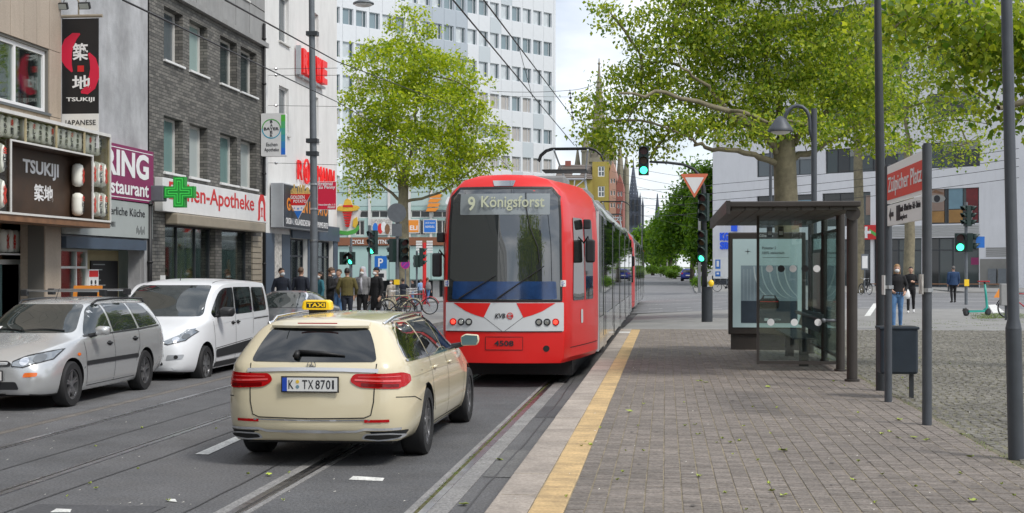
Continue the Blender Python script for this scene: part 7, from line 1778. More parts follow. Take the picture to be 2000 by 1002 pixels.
# ---- traffic lights
def signal(parent, x, y, z, s, n, lit, yaw=0., arrow=False, back=False):
    """lamp box: z is its bottom, s lens pitch, lenses face -Y turned by yaw; lit = index from the bottom"""
    T = Matrix.Translation((x,y,z)) @ Matrix.Rotation(yaw,4,'Z'); h = s*n
    mb = MB(); mb.X = T; mb.box(-s*.52,s*.52,-.02,s*.55,0,h); b_ = mb.build('signal_box', 'signal_green', parent, bevel=.012)
    for k in range(n):
        c = s*(k+.5); mb = MB(); mb.X = T @ Matrix.Translation((0,-.02,c)); mb.lathe([(s*.38,0.),(s*.38,-.012)], 16, (0,0,0), 'y')
        mt_ = 'green_lit' if k == lit else ('red_off' if k == n-1 else 'amber_off' if k == n-2 and n > 2 else 'black')
        mb.build('lens', mt_, b_)
        mb = MB(); mb.X = T @ Matrix.Translation((0,-.02,c)); vs = []; m2 = 11
        for i in range(m2):
            q = math.pi*(-.12+1.24*i/(m2-1)); L_ = s*.75
            vs += [(s*.44*math.cos(q),0,s*.44*math.sin(q)),(s*.44*math.cos(q),-L_*(.45+.55*max(0,math.sin(q))),s*.44*math.sin(q)-.02)]
        mb.add(vs, [(2*i,2*i+1,2*i+3,2*i+2) for i in range(m2-1)]); v_ = mb.build('visor', 'signal_green', b_, True, fix=False); so = v_.modifiers.new('t','SOLIDIFY'); so.thickness = .008
    return b_
tX, tY = gp(1381, 628, .24); dT = dep(tX, tY); tg = .2
tm_ = empty('traffic_light_mast', (tX,tY,tg), 'dark traffic light mast with a curved arm over the tram track', 'traffic light')
kz_ = lambda py: zz(py, dT); kx_ = lambda px: wp(px, dT)[0]
mb = MB(); mb.cyl((tX,tY,tg-.1),(tX,tY,kz_(560)),.17,.17,16); mb.build('base_sleeve', 'dark_metal', tm_, 'auto')
mb = MB(); mb.tube([(tX-.08,tY,kz_(560)),(tX-.1,tY,kz_(380)),(tX-.12,tY,kz_(365))]+[(kx_(a),tY,kz_(b)) for a, b in ((1368,345),(1355,330),(1335,321),(1305,317),(1268,315))], [.085,.075,.07,.06,.05,.045,.04,.035], 12); mb.build('mast', 'dark_metal', tm_, True)
sg = .285
signal(tm_, kx_(1373), tY-.12, kz_(432), sg, 3, -1, R(-25)); signal(tm_, kx_(1371), tY-.13, kz_(512), sg*.86, 4, 0, R(-25))
signal(tm_, kx_(1257), tY, kz_(341), .30, 3, 0)
mb = MB(); mb.ball((tX+.12,tY-.2,kz_(553)), .11, 10, (.8,.6,1)); mb.build('request_button', 'taxi_yellow', tm_, True)
ysg = empty('yield_sign', (kx_(1355),tY-.2,kz_(388)), 'triangular yield sign with a pale red border on the mast', 'sign')
c = (kx_(1356), kz_(362)); hw = 27/F*dT
def tri(k, dz=0.): return roundpoly([(c[0]-hw*k,c[1]+hw*.80*k-dz),(c[0],c[1]-hw*.95*k-dz),(c[0]+hw*k,c[1]+hw*.80*k-dz)], hw*.12*k)
mb = MB(); mb.prism(tri(1.0), -.012, 0, FNY(0,tY-.28,0)); q_ = mb.build('plate', 'yield_red', ysg); mb = MB(); mb.prism(tri(.68,-.0), .001, .005, FNY(0,tY-.28,0)); mb.build('white_field', 'sign_white', q_)
mb = MB(); mb.box(c[0]-.03,c[0]+.06,tY-.27,tY-.04,c[1]-.03,c[1]+.03); mb.build('bracket', 'steel', ysg)
def light_post(px, base_y, z0, items, lab, rr=.06, top=None, d=None):
    x, y = wp(px, d) if d else gp(px, base_y, z0); D_ = dep(x, y); e = empty('traffic_light', (x,y,z0), lab, 'traffic light', 'traffic lights at the crossing')
    zt = zz(top, D_); mb = MB(); mb.cyl((x,y,z0),(x,y,zt),rr,n=12); mb.build('post', 'grey_metal', e, 'auto')
    for dx, py, s, n, lit, yaw in items: signal(e, x+dx, y-rr-.02 if abs(dx) < .05 else y-.05, zz(py, D_), s, n, lit, yaw)
    return e, x, y, D_
e_, x_, y_, D_ = light_post(722, 0, ring_z(-12), [(.12,497,.36,3,0,R(-30))], 'tall traffic light showing green left of the plane tree', .07, 440, 62)
light_post(686, 0, .11, [(0,517,.26,2,0,R(-20)),(-.28,517,.26,2,-1,R(60))], 'pedestrian light showing green beside the snack bar', .05, 465, 56)
e_, x_, y_, D_ = light_post(776, 0, ring_z(-9)-.1, [(.32,512,.34,3,-1,R(30)),(-.22,512,.34,3,-1,R(-120))], 'traffic light post with two dark signal heads before the tree', .085, 400, 60)
mb = MB(); mb.lathe([(.42,-.01),(.42,.01)], 24, (x_,y_-.12,zz(416,D_)), 'y'); mb.build('round_sign_back', 'grey_metal', e_); mb = MB(); mb.box(x_-.22,x_+.22,y_-.13,y_-.11,zz(462,D_),zz(437,D_)); mb.build('plate_back', 'grey_metal', e_)
mb = MB(); mb.box(x_-.12,x_+.12,y_-.16,y_-.08,zz(556,D_),zz(546,D_)); mb.build('push_button', 'taxi_yellow', e_)
light_post(814, 0, ring_z(-12)-.2, [(.0,522,.30,2,-1,R(-150)),(.3,520,.30,3,-1,R(100))], 'slim signal post between the red sign and the tree', .05, 490, 68)
x_, y_ = wp(1887, 62); e_ = empty('traffic_light', (x_,y_,.26), 'traffic light post with green walking signal right of the station sign', 'traffic light', 'traffic lights at the crossing')
mb = MB(); mb.cyl((x_,y_,.26),(x_,y_,zz(395,62)),.07,n=12); mb.build('post', 'grey_metal', e_, 'auto')
signal(e_, x_-.05, y_-.12, zz(442,62), .31, 3, -1, R(-70)); signal(e_, x_+.22, y_-.05, zz(442,62), .31, 3, -1, R(70)); signal(e_, x_-.28, y_-.1, zz(492,62), .42, 2, 0, R(-5)); signal(e_, x_+.26, y_-.05, zz(492,62), .42, 2, -1, R(80))
mb = MB(); mb.box(x_-.1,x_+.1,y_-.14,y_-.07,1.1,1.4); mb.build('push_button', 'taxi_yellow', e_); mb = MB(); mb.box(x_+.42,x_+.8,y_-.02,y_+.0,zz(484,62),zz(462,62)); mb.build('blue_plate', 'bayer_blue', e_)
# ---- signs on the left
def post_sign(px, d, z0, top, lab, cat='sign'):
    x, y = wp(px, d); e = empty('road_sign', (x,y,z0), lab, cat); mb = MB(); mb.cyl((x,y,z0),(x,y,zz(top,d)),.035,n=8); mb.build('post', 'grey_metal', e); return e, x, y
e, x, y = post_sign(744, 66, ring_z(-13), 499, 'blue parking sign on a thin post near the snack bar')
mb = MB(); mb.prism(rectpoly(x-.30,x+.30,zz(525,66),zz(500,66),.04), .04, .055, FNY(0,y,0)); q_ = mb.build('blue_plate', 'bayer_blue', e); text('P', FNY(x-.12,y-.055,zz(521,66)), .24, .40, 'white', q_, bold=.02)
mb = MB(); mb.box(x-.28,x+.28,y-.055,y-.04,zz(548,66),zz(528,66)); q_ = mb.build('lower_plate', 'sign_white', e); mb = MB(); mb.box(x-.16,x+.16,y-.062,y-.056,zz(542,66),zz(534,66)); mb.build('plate_print', 'ink', q_)
mat('pink_sign', (.55,.03,.25,1), .4); mat('violet_sign', (.22,.04,.30,1), .4)
e, x, y = post_sign(792, 70, ring_z(-12), 505, 'round pink-rimmed no stopping sign near the plane tree')
mb = MB(); mb.prism(circ((x,zz(516,70)),.24,20), .04, .055, FNY(0,y,0)); q_ = mb.build('rim', 'pink_sign', e); mb = MB(); mb.prism(circ((x,zz(516,70)),.19,20), .0555, .06, FNY(0,y,0)); mb.build('field', 'violet_sign', q_)
mb = MB(); f_ = FNY(x,y,zz(516,70)) @ Matrix.Rotation(R(45),4,'Z'); boxm(mb, f_, -.2,.2,-.025,.025,.061,.065); mb.build('bar', 'pink_sign', q_)
x, y = wp(829, 92); e = empty('guide_sign', (x,y,ring_z(x)), 'red post with stacked white direction boards beside the tram', 'sign')
mb = MB(); mb.cyl((x,y,ring_z(x)),(x,y,zz(474,92)),.13,n=8); mb.build('post', 'red', e)
for k in range(5):
    for s in (-1, 1): mb = MB(); z = zz(494-k*5,92); mb.box(*sorted((x+s*.15,x+s*.56)),y-.06,y-.02,z,z+.13); mb.build('board', 'sign_white', e)
# tall pole with red discount-market sign
x, y = wp(613, 39.5); pp = empty('catenary_mast', (x,y,.11), 'tall grey mast at the kerb carrying a red shop sign', 'pole')
mb = MB(); mb.tube([(x,y,.1),(x,y,4),(x-.06,y,9),(x-.1,y,13)], [.115,.105,.085,.07], 16); mb.build('shaft', 'grey_metal', pp, 'auto')
for py in (66, 275, 300): mb = MB(); z = zz(py,39.5); mb.box(x-.20,x+.12,y-.13,y+.13,z-.06,z+.06); mb.build('clamp', 'dark_metal', pp)
for py in (360, 408, 470): mb = MB(); z = zz(py,39.5); mb.cyl((x,y,z-.025),(x,y,z+.025),.125,n=12); mb.build('band', 'steel', pp)
e = empty('mast_sign', (x+.45,y,zz(410,39.5)), 'small red discount market sign fixed to the tall mast', 'sign')
xl = wp(621,39.5)[0]; xr = wp(659,39.5)[0]; z0, z1 = zz(410,39.5), zz(355,39.5)
mb = MB(); mb.box(xl,xr,y-.05,y-.02,z0,z1); q_ = mb.build('panel', 'sign_white', e); mb = MB(); mb.box(xl+.012,xr-.012,y-.054,y-.0505,z0+.012,z1-.012); r_ = mb.build('red_field', 'sign_red', q_)
for s, t0, t1, h, fz in (('Erstmal',.06,.80,.11,.86),('zu Penny',.06,.94,.12,.71),('Hasselstraße 1-3',.06,.94,.05,.15),('PENNY',.55,.95,.06,.05)): text(s, FNY(xl+(xr-xl)*t0, y-.054, z0+(z1-z0)*fz), (xr-xl)*(t1-t0), h, 'white', r_, bold=.02, off=.001)
mb = MB(); mb.box(x+.1,xl+.02,y-.04,y-.03,z0+.3,z0+.34); mb.build('bracket', 'steel', e)
# ---- lamps
def bell_lamp(px_pole, d, ztop, px_lamp, pylamp, s, lab, base=PZ, hook=True):
    x, y = wp(px_pole, d); xl, _ = wp(px_lamp, d); zl = zz(pylamp, d); e = empty('street_lamp', (x,y,base), lab, 'street lamp', 'hooked street lamps')
    mb = MB(); mb.cyl((x,y,base),(x,y,ztop),.075*s,n=12); mb.build('post', 'pole_grey', e, 'auto')
    R_ = (x-xl)/2; pts = [(x-.02,y,ztop-.9*s),(x-.10*s,y,ztop-.55*s)] + [(xl+R_+(R_-.10*s)*math.cos(q),y,ztop-.35*s+(R_)*math.sin(q)) for q in np.linspace(0,math.pi,9)] + [(xl,y,zl+.32*s)]
    mb = MB(); mb.tube(pts, .05*s, 8); mb.build('hook_arm', 'pole_grey', e, True)
    mb = MB(); mb.lathe([(.06*s,.34*s),(.14*s,.27*s),(.18*s,.20*s),(.30*s,.04*s),(.335*s,-.05*s),(.33*s,-.06*s)], 20, (xl,y,zl)); mb.build('shade', 'pole_grey', e, True)
    mb = MB(); mb.ball((xl,y,zl-.05*s), .26*s, 14, (1,1,.35)); mb.build('glass_bowl', 'sign_white', e, True)
bell_lamp(1590, 36, zz(212,36), 1525, 252, 1.0, 'hooked street lamp with bell shade above the shelter')
x, y = wp(1505, 60); e = empty('street_lamp', (x,y,.26), 'smaller globe street lamp seen left of the plane trunk', 'street lamp', 'hooked street lamps')
mb = MB(); mb.cyl((x,y,.26),(x,y,zz(235,60)),.07,n=10); mb.build('post', 'pole_grey', e); xl = wp(1478,60)[0]
mb = MB(); mb.tube([(x,y,zz(260,60)),(x-.15,y,zz(222,60)),(xl+.1,y,zz(210,60)),(xl,y,zz(225,60))], .035, 6); mb.build('hook_arm', 'pole_grey', e)
mb = MB(); mb.lathe([(.05,.35),(.14,.25),(.20,.05),(.21,0)], 12, (xl,y,zz(242,60))); mb.build('shade', 'pole_grey', e, True); mb = MB(); mb.ball((xl,y,zz(244,60)), .2, 10, (1,1,1.1)); mb.build('glass_bowl', 'sign_white', e, True)
x, y = wp(710, 44); e = empty('hanging_lamp', (x,y,zz(10,44)), 'grey disc lamp hung from the span wires at the top', 'street lamp')
mb = MB(); mb.lathe([(.05,.22),(.12,.16),(.20,.10),(.33,.04),(.34,.0)], 18, (x,y,zz(8,44))); mb.build('shade', 'grey_metal', e, True); mb = MB(); mb.ball((x,y,zz(9,44)), .29, 12, (1,1,.25)); mb.build('glass_bowl', 'sign_white', e, True)
# far posts in the street beyond
for px, d, h, lab in ((1366,100,7,'slim street pole behind the traffic light mast'),(1254,150,6,'pale pole beyond the end of the tram'),(1291,190,5.5,'short pale pole by the hedge'),(1320,185,6,'grey pole beside the parked cars'),(1303,200,5,'thin pale pole at the back of the hedge')):
    x, y = wp(px, d); mb = MB(); zb = rise(y)+.1; mb.cyl((x,y,zb),(x,y,zb+h),.11,.08,8); mb.cyl((x,y,zb+h),(x,y,zb+h+.1),.12,.05,8); o = mb.build('pole', 'concrete_panel'); tag(o, lab, 'pole', 'poles along the street beyond')
# notice board on the trunk left of the station sign
x, y = wp(1689, 88); e = empty('notice_board', (x,y,zz(528,88)), 'small framed notice beside the trunk left of the station sign', 'board')
mb = MB(); mb.box(x-.22,x+.22,y-.03,y,zz(527,88),zz(496,88)); q_ = mb.build('frame', 'grey_metal', e); mb = MB(); mb.box(x-.17,x+.17,y-.036,y-.031,zz(524,88),zz(500,88)); mb.build('sheet', 'sign_white', q_); mb = MB(); mb.cyl((x,y+.02,.3),(x,y+.02,zz(527,88)),.03,n=6); mb.build('post', 'grey_metal', e)
# bench wall across the road
x0, y0 = wp(1700, 96); x1, y1 = wp(1990, 93)
e = empty('long_bench', ((x0+x1)/2,(y0+y1)/2,.34), 'long low bench rail along the far pavement', 'bench')
fr = linefr(1700, 97, 1990, 95)[0]; L_ = (Vector((x1,y1))-Vector((x0,y0))).length
for k in range(3): mb = MB(); boxm(mb, fr, 0,L_,.80,.86,-.2+k*.16,-.08+k*.16); mb.build('seat_slat', 'wood_brown', e)
for k in range(8): mb = MB(); u = L_*(k+.3)/8; boxm(mb, fr, u,u+.1,.34,.80,-.15,.15); mb.build('leg', 'dark_metal', e)
# ---- wooden A-board by the restaurant
e = empty('chalk_board', (FXL+.9,Yp(165,FXL+.9),.11), 'orange framed chalk board standing before the restaurant window', 'sign')
ya_, yb_ = Yp(134,FXL+.9), Yp(196,FXL+.9); dxb = dep(FXL+.9, ya_)
x0, x1 = wp(134,dxb)[0], wp(192,dxb)[0]; z1 = zz(556,dxb); f_ = frame((x0,ya_,.11),(1,0,.0),(0,.18,1)); w = x1-x0; h = z1-.11
for (a, b, c, d) in ((0,.08,0,h),(w-.08,w,0,h),(.08,w-.08,h-.09,h),(.08,w-.08,0,.08)): mb = MB(); boxm(mb, f_, a,b,c,d,-.02,.02); mb.build('frame_bar', 'orange', e)
mb = MB(); boxm(mb, f_, .08,w-.08,.08,h-.09,-.01,.005); mb.build('slate_sheet', 'sign_black', e)
# ---- bicycles
def torus(mb, c, r, t, axis, n=28, m=6):
    pts = []
    for k in range(n+1):
        q = 2*math.pi*k/n; pts.append((c[0], c[1]+r*math.cos(q), c[2]+r*math.sin(q)))
    mb.tube(pts, t, m, False)
def bicycle(loc, rz, lean, fm_, lab, basket=False, sw='black'):
    e = empty('bicycle', loc, lab, 'bicycle', 'parked bicycles', rz=rz, world=False); e.rotation_euler = (0, R(lean), rz)
    r = .33; F_ = (0,.54,r); B_ = (0,-.50,r)
    for c in (F_, B_):
        mb = MB(); torus(mb, c, r-.018, .018, 'x'); w_ = mb.build('wheel', 'rubber', e, True)
        mb = MB(); torus(mb, c, r-.045, .010, 'x', 24, 5)
        for k in range(14): q = 2*math.pi*k/14; mb.tube([c,(c[0],c[1]+(r-.045)*math.cos(q),c[2]+(r-.045)*math.sin(q))], .0022, 3, False)
        mb.cyl((c[0]-.04,c[1],c[2]),(c[0]+.04,c[1],c[2]),.025,n=8); mb.build('rim', 'steel', w_)
        mb = MB(); pts = [(c[0],c[1]+(r+.03)*math.cos(q),c[2]+(r+.03)*math.sin(q)) for q in np.linspace(.25,2.6,10)]; mb.tube(pts, .018, 5); mb.build('mudguard', sw, e, True)
    bb_ = (0,-.06,.29); st_ = (0,-.24,.78); hd = (0,.34,.80); hd2 = (0,.37,.66)
    mb = MB(); 
    for a, b, t in ((bb_,st_,.018),(st_,hd,.018),(bb_,hd2,.02),(hd,hd2,.022),(bb_,B_,.012),(st_,B_,.010)): mb.tube([a,b], t, 8)
    mb.build('frame', fm_, e, True)
    mb = MB(); mb.tube([hd2,(.045,.44,.50),(.045,*F_[1:])], .012, 6); mb.tube([hd2,(-.045,.44,.50),(-.045,*F_[1:])], .012, 6); mb.build('fork', fm_, e)
    mb = MB(); mb.tube([hd,(0,.31,.98)], .014, 6); mb.tube([(-.28,.20,1.02),(-.2,.30,1.0),(0,.33,.98),(.2,.30,1.0),(.28,.20,1.02)], .012, 6); mb.build('handlebar', 'steel', e, True)
    mb = MB(); mb.tube([st_,(0,-.27,.92)], .013, 6); mb.build('seat_post', 'steel', e); mb = MB(); mb.add([(-.08,-.38,.93),(.08,-.38,.93),(.02,-.12,.95),(-.02,-.12,.95),(-.07,-.38,.97),(.07,-.38,.97),(.015,-.11,.975),(-.015,-.11,.975)], [(0,3,2,1),(4,5,6,7),(0,1,5,4),(1,2,6,5),(2,3,7,6),(3,0,4,7)]); mb.build('saddle', 'white' if basket else 'black', e, bevel=.02)
    mb = MB(); mb.lathe([(.09,-.005),(.09,.005)], 16, (.05,bb_[1],bb_[2]), 'x'); mb.tube([(.07,bb_[1],bb_[2]),(.08,bb_[1]+.12,bb_[2]-.11),(.14,bb_[1]+.12,bb_[2]-.11)], .010, 5); mb.tube([(-.07,bb_[1],bb_[2]),(-.08,bb_[1]-.12,bb_[2]+.11),(-.14,bb_[1]-.12,bb_[2]+.11)], .010, 5); mb.build('crank', 'dark_metal', e)
    mb = MB(); mb.tube([(-.05,-.66,.70),(.05,-.66,.70),(.05,-.30,.70),(-.05,-.30,.70),(-.05,-.66,.70)], .008, 5); mb.tube([(.05,-.62,.70),(.05,B_[1],B_[2])], .006, 4); mb.tube([(-.05,-.62,.70),(-.05,B_[1],B_[2])], .006, 4); mb.build('rack', 'black', e)
    if basket:
        mb = MB()
        for z in (.86,.95,1.04): mb.tube([(-.17,.36,z),(.17,.36,z),(.20,.62,z),(-.20,.62,z),(-.17,.36,z)], .010, 4)
        for x_ in np.linspace(-.17,.17,6): mb.tube([(x_,.62,1.04),(x_*.9,.60,.84),(x_*.9,.38,.84),(x_,.36,1.04)], .006, 4)
        mb.build('basket', 'white', e)
    return e
mat('bike_cream', (.55,.50,.32,1), .4); mat('bike_red', (.45,.02,.03,1), .4)
def bpos(px, d, z): x, y = wp(px, d); return (x, y, z)
bicycle(bpos(812,53,.11), R(-70), 6, 'bike_red', 'red bicycle parked left of the tram', sw='bike_red')
bicycle(bpos(782,50,.11), R(-55), -5, 'bike_cream', 'cream bicycle with a white front basket beside the dark-coated man', True, 'bike_cream')
bicycle(bpos(762,48,.11), R(-75), 4, 'dark_metal', 'dark bicycle behind the cream one with the basket')
bicycle(bpos(1690,84,.3), R(20), 5, 'dark_metal', 'dark bicycle leaning at the trunk left of the station sign')
bicycle(bpos(1416,96,.3), R(80), 4, 'dark_metal', 'dark bicycle half hidden behind the advertising case')
bicycle(bpos(2004,44,.28), R(70), -5, 'bike_red', 'red bicycle cut off by the right edge of the picture')
# ---- e-scooter
x, y = gp(1908, 617, .26)
e = empty('electric_scooter', (x,y,.262), 'green rental scooter with red handlebar standing at the roadside', 'scooter', rz=R(-58), world=False)
for yy, r in ((.50,.125),(-.48,.125)):
    mb = MB(); mb.lathe([(r*.8,-.035),(r,-.02),(r,.02),(r*.8,.035)], 18, (0,yy,r), 'x'); w_ = mb.build('wheel', 'rubber', e, 'auto'); mb = MB(); mb.lathe([(r*.5,-.037),(r*.5,.037)], 12, (0,yy,r), 'x'); mb.build('hub', 'dark_metal', w_)
mb = MB(); mb.box(-.085,.085,-.42,.30,.12,.19); mb.build('deck', 'scooter_green', e, bevel=.02); mb = MB(); mb.box(-.075,.075,-.40,.22,.19,.196); mb.build('grip_mat', 'black', e)
mb = MB(); mb.tube([(0,.28,.15),(0,.46,.28),(0,.42,.62),(0,.36,1.08)], [.045,.045,.04,.032], 10); mb.build('stem', 'scooter_green', e, True); mb = MB(); mb.tube([(0,.50,.125),(0,.45,.32)], .03, 8); mb.tube([(0,-.48,.26),(0,-.60,.24),(0,-.62,.16)], .03, 6); mb.build('mudguard', 'black', e)
mb = MB(); mb.tube([(0,.36,1.08),(0,.345,1.16)], .03, 8); mb.build('upper_stem', 'black', e); mb = MB(); mb.tube([(-.26,.30,1.17),(-.1,.34,1.17),(.1,.34,1.17),(.26,.30,1.17)], .022, 8); mb.build('handlebar', 'red', e, True)
mb = MB(); mb.cyl((0,.41,.95),(0,.36,.95),.03,n=10); mb.build('headlamp', 'lamp_clear', e)
# ---- odds and ends at the right edge
x, y = wp(1963, 43); e = empty('utility_box', (x,y,.27), 'grey utility box half hidden behind the right-hand post', 'box')
mb = MB(); mb.box(x-.12,x+.22,y,y+.25,.27+.45,1.4); mb.build('cabinet', 'concrete_panel', e, bevel=.02); mb = MB(); mb.box(x+.02,x+.08,y+.08,y+.14,.26,.72); mb.build('post', 'dark_metal', e)
x, y = gp(1952, 587, .27); mb = MB(); mb.add([(x-.28,y,.42),(x+.28,y-.05,.42),(x+.22,y+.25,.45),(x-.2,y+.25,.46),(x-.02,y+.05,.85),(x+.2,y+.1,.95)], [(0,1,4),(1,5,4),(1,2,5),(2,3,5),(3,4,5),(3,0,4),(0,3,2,1)]); o = mb.build('plastic_bag', 'orange'); tag(o, 'crumpled orange bag lying near the utility box', 'bag')
# ---- overhead wires
def wirep(px, py, d): x, y = wp(px, d); return (x, y, zz(py, d))
def wire(pts, r, lab, sag=.0, m='wire'):
    P = []
    for a, b in zip(pts[:-1], pts[1:]):
        a, b = Vector(a), Vector(b); n = 8
        for i in range(n): t = i/n; p = a.lerp(b, t); p.z -= sag*4*t*(1-t); P.append(p)
    P.append(Vector(pts[-1])); mb = MB(); mb.tube(P, r, 5); o = mb.build('overhead_wire', m); tag(o, lab, 'wire', 'overhead wires'); return o
W1 = wirep(1122,284,46)
wire([wirep(885,0,16), W1], .011, 'contact wire of the near track running from the top to the pantograph')
wire([wirep(945,0,18), wirep(1125,238,44)], .011, 'messenger wire above the near track contact wire')
wire([wirep(240,0,13), wirep(660,200,34), wirep(882,330,60)], .011, 'contact wire of the left track crossing before the brick house')
wire([wirep(440,0,14), wirep(658,120,26), wirep(880,205,48), wirep(1000,335,80)], .011, 'messenger wire of the left track above the pharmacy')
mb = MB(); 
wire([wirep(880,208,48), wirep(905,348,60)], .009, 'dropper wire beside the plane tree crown'); wire([wirep(1014,94,30), wirep(1040,190,33)], .006, 'thin dropper between the wires before the office tower')
wire([wirep(960,178,46), wirep(1118,176,46), wirep(1170,160,46)], .008, 'span wire running level before the office tower', .05); wire([wirep(975,188,46), wirep(1160,190,46)], .005, 'thin lower span wire before the office tower')
for k, (py, lab) in enumerate(((135,'top'),(147,'second'),(206,'third'),(318,'lowest'))):
    a = (FXL, Yp(524), zz(py, onx(524,FXL)[0])); b = wirep(660, py+(-2+k*2), 40)
    wire([a, b], .007, '%s span wire fixed to the white corner house' % lab)
    mb = MB(); mb.ball(tuple(Vector(a).lerp(Vector(b), .12)), .05, 8, (1,1.6,1)); o = mb.build('wire_insulator', 'steel'); tag(o, '%s wire insulator at the white corner house' % lab, 'insulator', 'insulators of the span wires')
for k, (y0, y1, lab) in enumerate(((430,405,'topmost'),(441,420,'second'),(449,428,'third'),(463,440,'lowest'))):
    wire([wirep(1240,y0-60+k*6,90), wirep(1400,y0-70+k*6,70), wirep(1990,y0-140+k*8,60)], .012, '%s of the span wires crossing before the white building' % lab, .12)
for k in range(6): wire([wirep(1195,318+k*17,95+k*6), wirep(1385,350+k*20,95+k*6)], .012, ('first','second','third','fourth','fifth','sixth')[k]+' cross wire from the top over the street beyond', .15)
mb = MB(); a = Vector(wirep(1113,175,46)); 
for k in range(6): mb.lathe([(.03,-.03),(.06,0),(.03,.03)], 8, (a.x+.02*k, a.y, a.z-.12-k*.16))
mb.tube([tuple(a),(a.x+.12,a.y,a.z-1.2)], .012, 5); o = mb.build('wire_hanger', 'black'); tag(o, 'ribbed insulator hanger on the span wire above the tram', 'insulator', 'insulators of the span wires')
# ================================================================== trees and shrubs
nrng = np.random.default_rng(11)
def leaf_mat(name, c0, c1, trans=.45):
    m = bpy.data.materials.new(name); m.use_nodes = True; n = m.node_tree.nodes; l = m.node_tree.links
    for q in list(n): n.remove(q)
    o = n.new('ShaderNodeOutputMaterial'); g = n.new('ShaderNodeNewGeometry')
    r = n.new('ShaderNodeValToRGB'); r.color_ramp.elements[0].color = c0; r.color_ramp.elements[1].color = c1; r.color_ramp.elements[0].position = .05; r.color_ramp.elements[1].position = .95
    l.new(g.outputs['Random Per Island'], r.inputs[0])
    d = n.new('ShaderNodeBsdfPrincipled'); d.inputs['Roughness'].default_value = .5; d.inputs['Specular IOR Level'].default_value = .3; t = n.new('ShaderNodeBsdfTranslucent'); x = n.new('ShaderNodeMixShader'); x.inputs[0].default_value = trans
    hs = n.new('ShaderNodeHueSaturation'); hs.inputs['Value'].default_value = 1.5; hs.inputs['Saturation'].default_value = 1.1; hs.inputs['Hue'].default_value = .49
    l.new(r.outputs[0], d.inputs['Base Color']); l.new(r.outputs[0], hs.inputs['Color']); l.new(hs.outputs[0], t.inputs[0]); l.new(d.outputs[0], x.inputs[1]); l.new(t.outputs[0], x.inputs[2]); l.new(x.outputs[0], o.inputs[0])
    M[name] = m
leaf_mat('leaf_spring', (.145,.245,.022,1), (.50,.56,.06,1), .5); leaf_mat('leaf_plane', (.085,.175,.02,1), (.44,.51,.07,1), .5); leaf_mat('leaf_deep', (.05,.13,.015,1), (.19,.33,.035,1)); leaf_mat('leaf_hedge', (.05,.12,.015,1), (.16,.27,.03,1))
mat('bark', (.20,.175,.115,1), .9, var=.35, vs=4, bump=.6, bs=14); mat('bark_dark', (.09,.075,.055,1), .9, var=.3, vs=5, bump=.5, bs=14)
KITE = np.array([(0,0,0),(.34,.40,.06),(0,1,.0),(-.34,.40,.06)]); KF = [(0,1,2),(0,2,3)]
LOBE = np.array([(0,0,0),(.30,.12,.03),(.50,.48,.05),(.26,.52,.02),(.0,1.0,0),(-.26,.52,.02),(-.50,.48,.05),(-.30,.12,.03)]); LF = [(0,1,2,3),(0,3,4,5),(0,5,6,7)]
def leaves(centres, per, sig, size, shape='kite', droop=.5):
    S, Fc = (KITE, KF) if shape == 'kite' else (LOBE, LF)
    c = np.repeat(np.asarray(centres), per, axis=0); n = len(c)
    p = c + nrng.normal(0, 1, (n,3))*np.asarray(sig)
    yaw = nrng.uniform(0, 2*np.pi, n); pit = nrng.normal(-droop, .55, n); rol = nrng.normal(0, .6, n); s = size*nrng.uniform(.6, 1.25, n)
    cy, sy = np.cos(yaw), np.sin(yaw); cp, sp = np.cos(pit), np.sin(pit); cr, sr = np.cos(rol), np.sin(rol)
    fwd = np.stack([-sy*cp, cy*cp, sp], 1); rt0 = np.stack([cy, sy, np.zeros(n)], 1); up0 = np.cross(rt0, fwd)
    rt = rt0*cr[:,None]+up0*sr[:,None]; up = np.cross(rt, fwd)
    V = p[:,None,:] + s[:,None,None]*(S[None,:,0:1]*rt[:,None,:]+S[None,:,1:2]*fwd[:,None,:]+S[None,:,2:3]*up[:,None,:])
    k = len(S); fs = np.concatenate([np.array(f)[None,:]+np.arange(n)[:,None]*k for f in [np.array(q) for q in Fc]], 0) if True else None
    return V.reshape(-1,3), fs
def leaf_mesh(name, V, fs, m, parent):
    me = bpy.data.meshes.new(name); nv = len(V); nf, fl = fs.shape
    me.vertices.add(nv); me.vertices.foreach_set('co', V.astype(np.float32).ravel())
    me.loops.add(nf*fl); me.polygons.add(nf)
    me.loops.foreach_set('vertex_index', fs.astype(np.int32).ravel()); me.polygons.foreach_set('loop_start', np.arange(0, nf*fl, fl, dtype=np.int32)); me.polygons.foreach_set('loop_total', np.full(nf, fl, np.int32))
    me.update(calc_edges=True); me.materials.append(M[m]); return link(name, me, None, parent)
